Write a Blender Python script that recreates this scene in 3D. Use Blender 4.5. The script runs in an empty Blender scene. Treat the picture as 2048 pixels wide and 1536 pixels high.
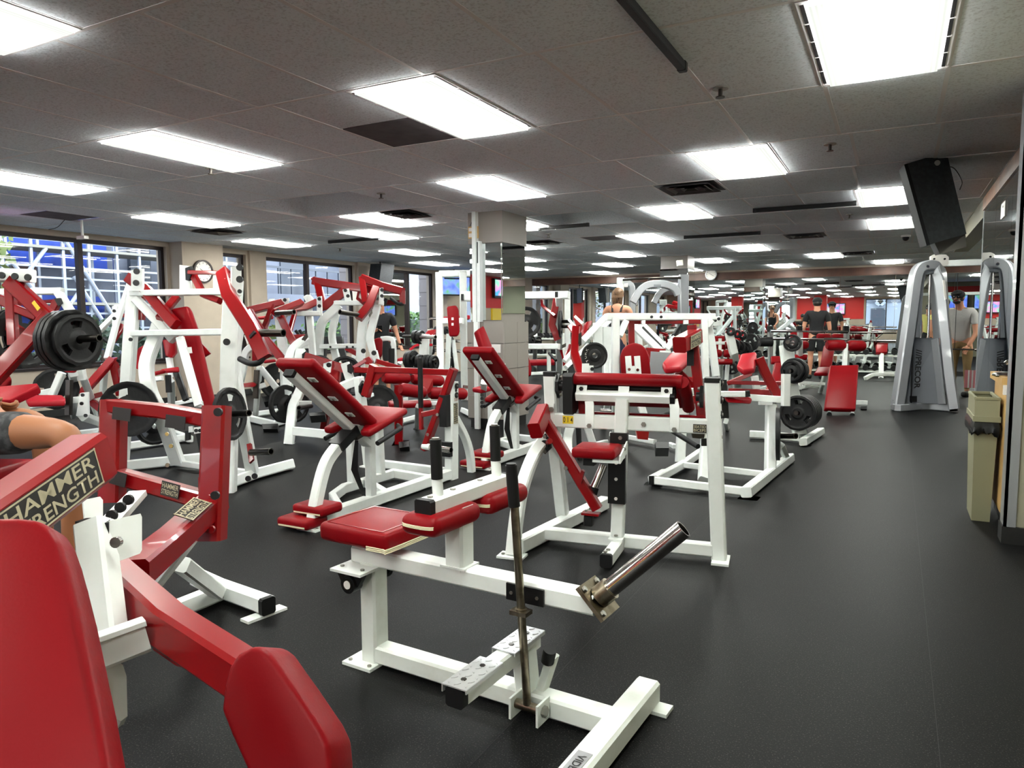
import bpy, bmesh, math, random
import numpy as np
from mathutils import Vector, Matrix, Quaternion
random.seed(7)
SC = bpy.context.scene
COL = SC.collection
PI = math.pi
# ------------------------------------------------------------------ camera
F_PX, VX, VY, ROLL, HC = 1443.7, 1793.3, 639.3, 0.005277, 1.30
CZ = HC + 1.312                                   # ceiling height
_d = np.array([VX-1024, -(VY-768), -F_PX]); _n = np.linalg.norm(_d)
_q = _d + 1000*np.array([math.cos(ROLL), math.sin(ROLL), 0]); _d = _d/_n
_u = np.cross(_q, _d); _u /= np.linalg.norm(_u)
if _u[1] < 0: _u = -_u
R_WC = np.stack([np.cross(_d, _u), _d, _u])       # world = R_WC @ camera
CAM = np.array([0.0, 0.0, HC])
cd = bpy.data.cameras.new('camera'); cam = bpy.data.objects.new('camera', cd); COL.objects.link(cam)
M = Matrix([[*R_WC[0], 0], [*R_WC[1], 0], [*R_WC[2], HC], [0, 0, 0, 1]])
cam.matrix_world = M
cd.sensor_width = 36.0; cd.lens = F_PX/2048*36; cd.clip_start = 0.05; cd.clip_end = 400
SC.camera = cam
# ------------------------------------------------------------------ world, exposure
w = bpy.data.worlds.new('overcast sky'); SC.world = w; w.use_nodes = True
nt = w.node_tree; bg = nt.nodes['Background']
bg.inputs[0].default_value = (0.80, 0.89, 1.0, 1); bg.inputs[1].default_value = 2.2
vs = SC.view_settings
vs.view_transform = 'Standard'; vs.look = 'None'; vs.gamma = 1.0; vs.exposure = 1.78; vs.use_curve_mapping = False
SC.cycles.max_bounces = 12; SC.cycles.diffuse_bounces = 6; SC.cycles.glossy_bounces = 6
SC.cycles.transparent_max_bounces = 16; SC.cycles.sample_clamp_indirect = 6.0
SC.cycles.caustics_reflective = False; SC.cycles.caustics_refractive = False
SC.cycles.use_denoising = True

def ray(px, py):
    return R_WC @ np.array([px-1024.0, -(py-768.0), -F_PX])
def on_z(px, py, z):
    r = ray(px, py); return Vector(CAM + r*((z-HC)/r[2]))
def on_x(px, py, x):
    r = ray(px, py); return Vector(CAM + r*(x/r[0]))
def on_y(px, py, y):
    r = ray(px, py); return Vector(CAM + r*(y/r[1]))
# ------------------------------------------------------------------ materials
def lin(c):
    return tuple((v/12.92 if v <= .04045 else ((v+.055)/1.055)**2.4) for v in [x/255 for x in c])
MATS = {}
def mat(name, rgb, rough=.5, metal=0.0, coat=0.0, spec=.5, noise=None, bump=None, emit=None, estr=1.0):
    m = bpy.data.materials.new(name); m.use_nodes = True; MATS[name] = m
    t = m.node_tree; b = t.nodes['Principled BSDF']
    b.inputs['Base Color'].default_value = (*lin(rgb), 1)
    b.inputs['Roughness'].default_value = rough; b.inputs['Metallic'].default_value = metal
    b.inputs['Coat Weight'].default_value = coat; b.inputs['Specular IOR Level'].default_value = spec
    if noise or bump:
        tc = t.nodes.new('ShaderNodeTexCoord')
    if noise:                                     # (scale, rgb2, lo, hi, detail)
        n = t.nodes.new('ShaderNodeTexNoise'); n.inputs['Scale'].default_value = noise[0]; n.inputs['Detail'].default_value = noise[4] if len(noise) > 4 else 3
        r = t.nodes.new('ShaderNodeValToRGB'); r.color_ramp.elements[0].position = noise[2]; r.color_ramp.elements[1].position = noise[3]
        r.color_ramp.elements[0].color = (*lin(rgb), 1); r.color_ramp.elements[1].color = (*lin(noise[1]), 1)
        t.links.new(tc.outputs['Object'], n.inputs['Vector']); t.links.new(n.outputs['Fac'], r.inputs['Fac'])
        t.links.new(r.outputs['Color'], b.inputs['Base Color'])
    if bump:                                      # (scale, strength, distance)
        n2 = t.nodes.new('ShaderNodeTexNoise'); n2.inputs['Scale'].default_value = bump[0]; n2.inputs['Detail'].default_value = 2
        bp = t.nodes.new('ShaderNodeBump'); bp.inputs['Strength'].default_value = bump[1]; bp.inputs['Distance'].default_value = bump[2]
        t.links.new(tc.outputs['Object'], n2.inputs['Vector']); t.links.new(n2.outputs['Fac'], bp.inputs['Height'])
        t.links.new(bp.outputs['Normal'], b.inputs['Normal'])
    if emit:
        b.inputs['Emission Color'].default_value = (*lin(emit), 1); b.inputs['Emission Strength'].default_value = estr
    return m
WHITE = mat('white powder coat', (230, 234, 231), .36, coat=.1, noise=(9, (220, 224, 220), .45, .8))
CREAM = mat('aged white paint', (226, 231, 225), .42, noise=(14, (212, 215, 205), .5, .85))
RED = mat('red gloss paint', (130, 5, 11), .28, coat=.22, spec=.3)
REDV = mat('red vinyl', (126, 7, 16), .42, spec=.13, bump=(180, .12, .002))
REDL = mat('bright red vinyl', (158, 20, 33), .42, spec=.2, bump=(180, .12, .002))
BLACK = mat('black rubber', (13, 13, 14), .55, spec=.3)
BLACKP = mat('black plastic', (13, 13, 14), .4, spec=.35)
IRON = mat('black cast iron', (17, 17, 18), .45, spec=.3, noise=(26, (24, 24, 25), .4, .75), bump=(60, .25, .004))
STEEL = mat('worn steel', (150, 140, 122), .3, metal=1.0, noise=(30, (112, 101, 84), .4, .7))
CHROME = mat('chrome', (205, 200, 195), .12, metal=1.0)
DARKST = mat('dark steel', (70, 66, 62), .3, metal=1.0)
BOLT = mat('zinc bolt', (150, 148, 140), .35, metal=.9)
PIPING = mat('cream piping', (224, 215, 180), .5)
GREYM = mat('silver grey paint', (150, 152, 156), .32, metal=.35, coat=.2)
GREYP = mat('grey shroud panel', (104, 107, 112), .45)
YELLOW = mat('yellow label', (222, 190, 30), .5)
DECAL = mat('black decal', (24, 24, 22), .4)
GOLD = mat('decal lettering', (176, 168, 140), .45)
WLAB = mat('white label', (226, 222, 216), .5)
SKIN = mat('skin', (196, 140, 112), .5, spec=.35)
SKIN2 = mat('tanned skin', (150, 98, 66), .5, spec=.35)
HAIR = mat('brown hair', (92, 66, 46), .5, noise=(60, (128, 96, 66), .4, .7))
HAIRD = mat('dark hair', (30, 24, 21), .5)
CLOTHB = mat('black cloth', (20, 20, 23), .85, bump=(40, .4, .01))
CLOTHG = mat('pale grey cloth', (176, 174, 170), .85, bump=(30, .4, .01))
CLOTHK = mat('khaki cloth', (128, 104, 66), .85, bump=(30, .4, .01))
CLOTHY = mat('pale yellow cloth', (214, 205, 120), .85)
CLOTHN = mat('navy cloth', (30, 32, 58), .8)
CAMO = mat('dark camouflage cloth', (36, 37, 38), .85, noise=(18, (72, 72, 74), .45, .6))
DIAMOND = mat('diamond plate metal', (206, 207, 208), .36, metal=.55)
BADGE = mat('badge silver', (168, 168, 172), .4, metal=.3)
WOODD = mat('dark oak trim', (84, 50, 34), .5, noise=(5, (66, 38, 26), .35, .7, 8))
# floor: black rubber with pale crumb flecks
FLOOR = bpy.data.materials.new('flecked black rubber floor'); FLOOR.use_nodes = True
t = FLOOR.node_tree; b = t.nodes['Principled BSDF']; tc = t.nodes.new('ShaderNodeTexCoord')
n1 = t.nodes.new('ShaderNodeTexNoise'); n1.inputs['Scale'].default_value = 190; n1.inputs['Detail'].default_value = 2
r1 = t.nodes.new('ShaderNodeValToRGB'); r1.color_ramp.elements[0].position = .58; r1.color_ramp.elements[1].position = .74
r1.color_ramp.elements[0].color = (*lin((12, 12, 13)), 1); r1.color_ramp.elements[1].color = (*lin((64, 62, 59)), 1)
n2 = t.nodes.new('ShaderNodeTexNoise'); n2.inputs['Scale'].default_value = 1.3; n2.inputs['Detail'].default_value = 5
r2 = t.nodes.new('ShaderNodeValToRGB'); r2.color_ramp.elements[0].position = .3; r2.color_ramp.elements[1].position = .7
r2.color_ramp.elements[0].color = (.78, .78, .78, 1); r2.color_ramp.elements[1].color = (1.15, 1.15, 1.16, 1)
mx = t.nodes.new('ShaderNodeMix'); mx.data_type = 'RGBA'; mx.blend_type = 'MULTIPLY'; mx.inputs[0].default_value = 1
t.links.new(tc.outputs['Object'], n1.inputs['Vector']); t.links.new(n1.outputs['Fac'], r1.inputs['Fac'])
t.links.new(tc.outputs['Object'], n2.inputs['Vector']); t.links.new(n2.outputs['Fac'], r2.inputs['Fac'])
t.links.new(r1.outputs['Color'], mx.inputs[6]); t.links.new(r2.outputs['Color'], mx.inputs[7]); 
wet = None                                         # two damp patches on the rubber
for px_, py_, rr_ in ((752, 1392, .17), (915, 1288, .15)):
    p_ = on_z(px_, py_, 0); vd_ = t.nodes.new('ShaderNodeVectorMath'); vd_.operation = 'DISTANCE'; vd_.inputs[1].default_value = p_
    t.links.new(tc.outputs['Object'], vd_.inputs[0]); nn_ = t.nodes.new('ShaderNodeTexNoise'); nn_.inputs['Scale'].default_value = 9; nn_.inputs['Detail'].default_value = 4; t.links.new(tc.outputs['Object'], nn_.inputs['Vector'])
    ad_ = t.nodes.new('ShaderNodeMath'); ad_.operation = 'MULTIPLY_ADD'; ad_.inputs[1].default_value = .25; t.links.new(nn_.outputs['Fac'], ad_.inputs[0]); t.links.new(vd_.outputs['Value'], ad_.inputs[2])
    mr_ = t.nodes.new('ShaderNodeMapRange'); mr_.inputs['From Min'].default_value = rr_*.55+.1; mr_.inputs['From Max'].default_value = rr_+.14; mr_.inputs['To Min'].default_value = .35; mr_.inputs['To Max'].default_value = 1; t.links.new(ad_.outputs[0], mr_.inputs['Value'])
    if wet is None: wet = mr_.outputs[0]
    else:
        mm_ = t.nodes.new('ShaderNodeMath'); mm_.operation = 'MULTIPLY'; t.links.new(wet, mm_.inputs[0]); t.links.new(mr_.outputs[0], mm_.inputs[1]); wet = mm_.outputs[0]
mx2 = t.nodes.new('ShaderNodeMix'); mx2.data_type = 'RGBA'; mx2.blend_type = 'MULTIPLY'; mx2.inputs[0].default_value = 1
t.links.new(mx.outputs[2], mx2.inputs[6]); t.links.new(wet, mx2.inputs[7]); t.links.new(mx2.outputs[2], b.inputs['Base Color'])
bp = t.nodes.new('ShaderNodeBump'); bp.inputs['Strength'].default_value = .3; bp.inputs['Distance'].default_value = .002
t.links.new(n1.outputs['Fac'], bp.inputs['Height']); t.links.new(bp.outputs['Normal'], b.inputs['Normal'])
b.inputs['Roughness'].default_value = .5; b.inputs['Specular IOR Level'].default_value = .09
TILE = mat('mineral fibre tile', (224, 231, 236), .9, spec=.2, noise=(75, (198, 203, 207), .5, .68), bump=(55, .3, .006))
TILED = mat('dark stained ceiling panel', (96, 92, 94), .9, spec=.2, noise=(8, (84, 80, 82), .4, .7))
TBAR = mat('ceiling grid enamel', (216, 214, 214), .5)
WALLB = mat('beige wall paint', (176, 163, 147), .7, noise=(3, (168, 155, 140), .4, .7))
WALLG = mat('greenish grey wall paint', (150, 147, 128), .7)
WALLR = mat('red wall paint', (196, 34, 30), .6)
BRONZE = mat('dark bronze frame', (44, 36, 36), .35, metal=.5)
WOODT = mat('oak trim', (150, 100, 62), .4, coat=.2, noise=(5, (112, 70, 42), .35, .7, 8))
TANW = mat('maple laminate', (204, 166, 104), .45, noise=(4, (190, 150, 90), .4, .7))
CLAD = mat('taupe laminate', (140, 133, 126), .45)
BASEB = mat('black cove base', (18, 18, 18), .5)
MIRROR = mat('mirror silver', (226, 232, 230), .01, metal=1.0)
BIN = mat('beige plastic', (132, 130, 104), .5, spec=.3)
BAG = mat('black bin liner', (14, 14, 15), .25)
SPK = mat('black ash veneer', (34, 38, 40), .5, noise=(30, (48, 53, 55), .4, .7))
def glass_mat():
    m = bpy.data.materials.new('window glass'); m.use_nodes = True; t = m.node_tree
    for n in list(t.nodes): t.nodes.remove(n)
    o = t.nodes.new('ShaderNodeOutputMaterial'); mixn = t.nodes.new('ShaderNodeMixShader')
    tr = t.nodes.new('ShaderNodeBsdfTransparent'); tr.inputs[0].default_value = (.93, .96, .97, 1)
    g = t.nodes.new('ShaderNodeBsdfGlossy'); g.inputs['Roughness'].default_value = .01
    f = t.nodes.new('ShaderNodeFresnel'); f.inputs['IOR'].default_value = 1.5
    t.links.new(f.outputs[0], mixn.inputs[0]); t.links.new(tr.outputs[0], mixn.inputs[1]); t.links.new(g.outputs[0], mixn.inputs[2])
    t.links.new(mixn.outputs[0], o.inputs[0]); return m
GLASS = glass_mat()
def lamp_mat(name, tint, peak):
    m = bpy.data.materials.new(name); m.use_nodes = True; t = m.node_tree
    for n in list(t.nodes): t.nodes.remove(n)
    N = t.nodes.new; L = t.links.new
    o = N('ShaderNodeOutputMaterial'); e = N('ShaderNodeEmission'); tc = N('ShaderNodeTexCoord'); sx = N('ShaderNodeSeparateXYZ')
    L(tc.outputs['Object'], sx.inputs[0])
    def mth(op, a, bv):
        n = N('ShaderNodeMath'); n.operation = op
        if isinstance(a, (int, float)): n.inputs[0].default_value = a
        else: L(a, n.inputs[0])
        if bv is not None:
            if isinstance(bv, (int, float)): n.inputs[1].default_value = bv
            else: L(bv, n.inputs[1])
        return n.outputs[0]
    ax = mth('MULTIPLY', sx.outputs['X'], 1/.088); gx = mth('POWER', 2.718, mth('MULTIPLY', mth('MULTIPLY', ax, ax), -1.0))
    ay = mth('POWER', mth('ABSOLUTE', mth('MULTIPLY', sx.outputs['Y'], 1/.52), None), 8.0); gy = mth('POWER', 2.718, mth('MULTIPLY', ay, -1.0))
    wv = N('ShaderNodeTexWave'); wv.inputs['Scale'].default_value = 14; L(tc.outputs['Object'], wv.inputs['Vector'])
    base = mth('ADD', .27, mth('MULTIPLY', wv.outputs['Fac'], .06))
    s = mth('ADD', base, mth('MULTIPLY', mth('MULTIPLY', gx, gy), peak))
    L(s, e.inputs['Strength']); e.inputs['Color'].default_value = (*tint, 1)
    L(e.outputs[0], o.inputs[0]); return m
LAMP_W = lamp_mat('lit diffuser warm', (.97, 1.0, .92), 27)
LAMP_C = lamp_mat('lit diffuser cool', (.93, .98, 1.0), 27)
LAMP_S = mat('lit lens edge', (230, 230, 226), .4, emit=(255, 255, 250), estr=8.0)
# ------------------------------------------------------------------ geometry collector
class G:
    def __init__(s): s.v = []; s.f = []
    def add(s, vs, fs):
        o = len(s.v); s.v += [tuple(x) for x in vs]; s.f += [tuple(i+o for i in f) for f in fs]; return s
    def box(s, lo, hi):
        x0, y0, z0 = lo; x1, y1, z1 = hi
        return s.add([(x0,y0,z0),(x1,y0,z0),(x1,y1,z0),(x0,y1,z0),(x0,y0,z1),(x1,y0,z1),(x1,y1,z1),(x0,y1,z1)],
                     [(0,3,2,1),(4,5,6,7),(0,1,5,4),(1,2,6,5),(2,3,7,6),(3,0,4,7)])
    def obox(s, c, a, b, n):                      # oriented box from half vectors
        c, a, b, n = Vector(c), Vector(a), Vector(b), Vector(n)
        vs = [c+sa*a+sb*b+sn*n for sn in (-1, 1) for sa, sb in ((-1,-1),(1,-1),(1,1),(-1,1))]
        return s.add(vs, [(0,3,2,1),(4,5,6,7),(0,1,5,4),(1,2,6,5),(2,3,7,6),(3,0,4,7)])
    def quad(s, a, b, c, d): return s.add([a, b, c, d], [(0,1,2,3)])
    def slab(s, pts, n):                          # polygon extruded by vector n
        pts = [Vector(p) for p in pts]; n = Vector(n); k = len(pts)
        vs = pts+[p+n for p in pts]
        return s.add(vs, [tuple(range(k))[::-1], tuple(range(k, 2*k))]+[(i,(i+1)%k,k+(i+1)%k,k+i) for i in range(k)])
    def sweep(s, pts, prof, up=(0,0,1), closed_caps=True):
        pts = [Vector(p) for p in pts]; n = len(pts); k = len(prof); rings = []
        up = Vector(up)
        for i, p in enumerate(pts):
            d0 = (pts[i]-pts[i-1]).normalized() if i > 0 else (pts[1]-pts[0]).normalized()
            d1 = (pts[i+1]-pts[i]).normalized() if i < n-1 else d0
            t = (d0+d1); t = t.normalized() if t.length > 1e-6 else d0
            u = up - t*up.dot(t)
            if u.length < 1e-3: u = Vector((1,0,0)) - t*t.x
            if u.length < 1e-3: u = Vector((0,1,0)) - t*t.y
            u.normalize(); sd = t.cross(u)
            c = max(.45, d0.dot(t)); m = 1/c
            bd = (d1-d0); bd = bd - t*bd.dot(t)
            ring = []
            for a, bb in prof:
                o = sd*a+u*bb
                if bd.length > 1e-4:
                    e = bd.normalized(); o = o + e*(o.dot(e))*(m-1)
                ring.append(p+o)
            rings.append(ring)
        vs = [x for r in rings for x in r]; fs = []
        for i in range(n-1):
            for j in range(k):
                fs.append((i*k+j, i*k+(j+1)%k, (i+1)*k+(j+1)%k, (i+1)*k+j))
        if closed_caps: fs += [tuple(range(k))[::-1], tuple((n-1)*k+j for j in range(k))]
        return s.add(vs, fs)
    def tube(s, pts, w, h, up=(0,0,1), ch=.12):   # rectangular tube, w sideways, h along up
        c = min(w, h)*ch; a, b = w/2, h/2
        return s.sweep(pts, [(a-c,-b),(a,-b+c),(a,b-c),(a-c,b),(-a+c,b),(-a,b-c),(-a,-b+c),(-a+c,-b)], up)
    def rod(s, pts, r, n=12):
        return s.sweep(pts, [(r*math.cos(2*PI*i/n), r*math.sin(2*PI*i/n)) for i in range(n)])
    def pipe(s, p0, p1, r, ri, n=20):             # open hollow tube
        p0, p1 = Vector(p0), Vector(p1); d = (p1-p0).normalized(); u = Vector((0,0,1))-d*d.z
        if u.length < 1e-3: u = Vector((1,0,0))
        u.normalize(); sd = d.cross(u)
        def ring(p, rr): return [p+(sd*math.cos(2*PI*i/n)+u*math.sin(2*PI*i/n))*rr for i in range(n)]
        vs = ring(p0, r)+ring(p1, r)+ring(p1, ri)+ring(p0, ri); fs = []
        for q in range(3):
            for i in range(n): fs.append((q*n+i, q*n+(i+1)%n, (q+1)*n+(i+1)%n, (q+1)*n+i))
        fs.append(tuple(3*n+i for i in range(n)))
        return s.add(vs, fs)
    def disc(s, c, ax, r, th, n=14):              # short cylinder, centre of its base, axis
        c = Vector(c); ax = Vector(ax).normalized(); return s.rod([c, c+ax*th], r, n)
    def ball(s, c, r, n=10, sc=(1,1,1)):
        c = Vector(c); vs = []; fs = []
        for i in range(n+1):
            th = PI*i/n
            for j in range(2*n):
                ph = PI*j/n; vs.append(c+Vector((r*sc[0]*math.sin(th)*math.cos(ph), r*sc[1]*math.sin(th)*math.sin(ph), r*sc[2]*math.cos(th))))
        for i in range(n):
            for j in range(2*n): fs.append((i*2*n+j, (i+1)*2*n+j, (i+1)*2*n+(j+1)%(2*n), i*2*n+(j+1)%(2*n)))
        return s.add(vs, fs)
    def pad(s, c, a, b, n, r=.02, seg=3):         # rounded cushion from half vectors
        c, a, b, n = Vector(c), Vector(a), Vector(b), Vector(n)
        ha, hb, hn = a.length, b.length, n.length; r = min(r, ha*.95, hb*.95, hn*.95)
        m = bmesh.new(); bmesh.ops.create_cube(m, size=2)
        for v in m.verts: v.co = Vector((v.co.x*ha, v.co.y*hb, v.co.z*hn))
        bmesh.ops.bevel(m, geom=m.edges[:], offset=r, segments=seg, profile=.5, affect='EDGES')
        A, B, N = a.normalized(), b.normalized(), n.normalized(); m.verts.index_update()
        s.add([c+A*v.co.x+B*v.co.y+N*v.co.z for v in m.verts], [tuple(v.index for v in f.verts) for f in m.faces]); m.free(); return s
    def polypad(s, pts, n, r=.02, seg=3):         # rounded cushion from an outline and a thickness vector
        m = bmesh.new(); pts = [Vector(p) for p in pts]; n = Vector(n)
        f = m.faces.new([m.verts.new(p) for p in pts])
        g = bmesh.ops.extrude_face_region(m, geom=[f])
        for e in g['geom']:
            if isinstance(e, bmesh.types.BMVert): e.co += n
        bmesh.ops.recalc_face_normals(m, faces=m.faces[:])
        bmesh.ops.bevel(m, geom=m.edges[:], offset=r, segments=seg, profile=.5, affect='EDGES', clamp_overlap=True)
        m.verts.index_update()
        s.add([v.co.copy() for v in m.verts], [tuple(v.index for v in f.verts) for f in m.faces]); m.free(); return s
    def mesh(s, name, m, smooth=True):
        me = bpy.data.meshes.new(name); me.from_pydata([tuple(v) for v in s.v], [], s.f)
        bm = bmesh.new(); bm.from_mesh(me); bmesh.ops.recalc_face_normals(bm, faces=bm.faces[:]); bm.to_mesh(me); bm.free()
        if m: me.materials.append(m)
        if smooth:
            me.shade_smooth(); me.set_sharp_from_angle(angle=math.radians(38))
        me.update(); return me
def spline(pts, k=5):
    pts = [Vector(p) for p in pts]; out = []
    P = [pts[0]*2-pts[1]]+pts+[pts[-1]*2-pts[-2]]
    for i in range(1, len(P)-2):
        for j in range(k):
            t = j/k; a, b, c, d = P[i-1], P[i], P[i+1], P[i+2]
            out.append(.5*((2*b)+(c-a)*t+(2*a-5*b+4*c-d)*t*t+(3*b-a-3*c+d)*t*t*t))
    out.append(pts[-1]); return out
def link(name, me, parent=None, loc=(0,0,0)):
    o = bpy.data.objects.new(name, me); COL.objects.link(o); o.location = loc
    if parent: o.parent = parent
    return o
def tag(o, label, cat, group=None, kind=None):
    if label: o['label'] = label
    if cat: o['category'] = cat
    if group: o['group'] = group
    if kind: o['kind'] = kind
    return o
def empty(name, loc, label, cat, group=None):
    o = bpy.data.objects.new(name, None); COL.objects.link(o); o.location = loc; o.empty_display_size = .1
    return tag(o, label, cat, group)
def struct(name, g, m, parent=None):
    o = link(name, g.mesh(name, m, False), parent)
    if not parent: o['kind'] = 'structure'
    return o
def text_mesh(txt, m, size=1.0, bold=0.0, ext=.0):
    c = bpy.data.curves.new('t', 'FONT'); c.body = txt; c.size = size; c.offset = bold; c.extrude = ext; c.align_x = 'CENTER'; c.align_y = 'CENTER'; c.resolution_u = 3
    o = bpy.data.objects.new('t', c); COL.objects.link(o)
    dg = bpy.context.evaluated_depsgraph_get(); dg.update()
    me = bpy.data.meshes.new_from_object(o.evaluated_get(dg)); bpy.data.objects.remove(o); me.materials.clear(); me.materials.append(m)
    return me
def text_on(name, txt, m, c, rt, up, w, h, parent=None, bold=0.0, off=.0015, ploc=(0,0,0)):
    """lettering fitted into a w x h field centred at c, reading along rt"""
    me = text_mesh(txt, m, bold=bold)
    co = np.array([v.co for v in me.vertices]); lo, hi = co.min(0), co.max(0)
    rt, up = Vector(rt).normalized(), Vector(up).normalized(); n = rt.cross(up); c = Vector(c)-Vector(ploc)
    for v in me.vertices:
        a = (v.co.x-(lo[0]+hi[0])/2)/(hi[0]-lo[0])*w; bb = (v.co.y-(lo[1]+hi[1])/2)/(hi[1]-lo[1])*h
        v.co = c+rt*a+up*bb+n*off
    return link(name, me, parent)
# a machine: an Empty on the floor, a local frame (u right, v away, z up) and parts in world coordinates
class Rig:
    def __init__(s, name, x, y, yaw, label, cat, group=None):
        s.o = Vector((x, y, 0)); s.root = empty(name, s.o, label, cat, group)
        a = math.radians(yaw); s.U = Vector((math.cos(a), math.sin(a), 0)); s.V = Vector((-math.sin(a), math.cos(a), 0)); s.Z = Vector((0,0,1))
    def w(s, u, v, z): return s.o+s.U*u+s.V*v+s.Z*z
    def pu(s, px, py, c):
        r = Vector(ray(px, py)); t = (c-(Vector(CAM)-s.o).dot(s.U))/r.dot(s.U); return Vector(CAM)+r*t
    def pv(s, px, py, c):
        r = Vector(ray(px, py)); t = (c-(Vector(CAM)-s.o).dot(s.V))/r.dot(s.V); return Vector(CAM)+r*t
    def pz(s, px, py, c): return on_z(px, py, c)
    def loc(s, p): d = Vector(p)-s.o; return (round(d.dot(s.U),3), round(d.dot(s.V),3), round(d.z,3))
    def part(s, name, g, m, parent=None, label=None):
        g.v = [tuple(Vector(x)-s.o) for x in g.v]
        o = link(name, g.mesh(name, m), parent or s.root)
        if label: o['label'] = label
        return o
    def text(s, name, txt, m, c, rt, up, w, h, parent=None, bold=0.0): return text_on(name, txt, m, c, rt, up, w, h, parent or s.root, bold, ploc=s.o)
# ================================================================== ROOM
XW, XR, YF, YB, XA = -10.45, 0.79, 19.5, -7.5, 3.6     # window wall, right wall, far wall, back wall, alcove
struct('floor', G().box((XW-.3, YB-.3, -.12), (XA+.2, YF+.3, 0)), FLOOR)
# faint seams of the rubber rolls
seams = G()
for x in np.arange(-9.6, 3, 1.22): seams.box((x-.0008, YB, .0002), (x+.0008, YF, .0005))
sm = link('floor_seams', seams.mesh('floor_seams', BLACK, False), bpy.data.objects['floor'])
# ---- window wall
SILL, HEAD = .68, 2.53
WINS = [(5.30, 7.80, 6.43), (8.75, 9.42, None), (9.87, 12.40, 11.03), (12.95, 15.48, 14.43), (16.6, 19.1, 17.9),
        (1.6, 4.1, 2.85), (-1.4, .9, -.2), (-7.2, -5.0, -6.1)]
g = G(); ys = sorted(WINS)
g.box((XW-.25, YB, 0), (XW, YF, SILL)); g.box((XW-.25, YB, HEAD), (XW, YF, CZ+.1))
y = YB
for a, bb, _m in ys: g.box((XW-.25, y, SILL), (XW, a, HEAD)); y = bb
g.box((XW-.25, y, SILL), (XW, YF, HEAD))
g.box((XW, 7.86, 0), (XW+.30, 8.66, CZ)); g.box((XW, 9.46, 0), (XW+.06, 9.84, CZ)); g.box((XW, 12.45, 0), (XW+.06, 12.75, CZ)); g.box((XW, 15.6, 0), (XW+.3, 16.3, CZ))
struct('wall_left', g, WALLB)
struct('baseboard_left', G().box((XW, YB, 0), (XW+.012, 7.86, .1)).box((XW+.30, 7.86, 0), (XW+.312, 8.66, .1)).box((XW, 8.66, 0), (XW+.012, 15.6, .1)).box((XW, 16.3, 0), (XW+.012, YF, .1)), BASEB)
for i, (a, bb, mu) in enumerate(WINS):
    r = bpy.data.objects.new('window_%d' % (i+1), None); COL.objects.link(r); r['kind'] = 'structure'
    f = G(); x0, x1 = XW-.14, XW-.07
    f.box((x0, a, HEAD-.055), (x1, bb, HEAD)).box((x0, a, SILL), (x1, bb, SILL+.055)).box((x0, a, SILL+.055), (x1, a+.05, HEAD-.055)).box((x0, bb-.05, SILL+.055), (x1, bb, HEAD-.055))
    struct('window_frame', f, BRONZE, r)
    if mu: struct('mullion', G().box((x0, mu-.035, SILL+.055), (x1+.02, mu+.035, HEAD-.055)), BRONZE, r)
    struct('window_sill', G().box((XW-.07, a, SILL-.02), (XW+.03, bb, SILL+.012)), BRONZE, r)
    for p, q in ([(a+.05, mu-.035), (mu+.035, bb-.05)] if mu else [(a+.05, bb-.05)]):
        struct('pane', G().quad((XW-.105, p, SILL+.055), (XW-.105, q, SILL+.055), (XW-.105, q, HEAD-.055), (XW-.105, p, HEAD-.055)), GLASS, r)
# ---- back wall behind the viewer (seen in the mirrors): windows left, red wall with a screen, yellow panel
g = G(); g.box((XW, YB-.2, 0), (-9.6, YB, CZ)); g.box((-9.6, YB-.2, 0), (-5.4, YB, .7)); g.box((-9.6, YB-.2, 2.5), (-5.4, YB, CZ)); g.box((-5.4, YB-.2, 0), (-1.6, YB, CZ))
g.box((-1.6, YB-.2, 0), (.5, YB, .7)).box((-1.6, YB-.2, 2.5), (.5, YB, CZ)).box((.5, YB-.2, 0), (XR+.3, YB, CZ))
struct('wall_back', g, WALLB)
for i, (a, bb) in enumerate(((-9.6, -5.4), (-1.6, .5))):
    r = bpy.data.objects.new('window_%d' % (i+9), None); COL.objects.link(r); r['kind'] = 'structure'
    n = 3 if i == 0 else 2; st = (bb-a)/n
    f = G().box((a, YB-.12, .7), (bb, YB-.06, .76)).box((a, YB-.12, 2.44), (bb, YB-.06, 2.5))
    for k in range(n+1): f.box((a+k*st-.03, YB-.12, .76), (a+k*st+.03, YB-.06, 2.44))
    struct('window_frame', f, BRONZE, r)
    for k in range(n): struct('pane', G().quad((a+k*st, YB-.09, .76), (a+(k+1)*st, YB-.09, .76), (a+(k+1)*st, YB-.09, 2.44), (a+k*st, YB-.09, 2.44)), GLASS, r)
struct('trim_3', G().box((-5.3, YB, 1.35), (-1.7, YB+.02, CZ)), WALLR)
struct('trim_4', G().box((-4.6, YB+.02, .4), (-3.4, YB+.05, 1.34)), YELLOW)
struct('trim_7', G().box((XW, -4.9, 1.70), (XW+.02, -1.55, CZ)), WALLR)
struct('trim_8', G().box((XW, -4.3, .95), (XW+.06, -3.2, 1.69)), YELLOW)
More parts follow.
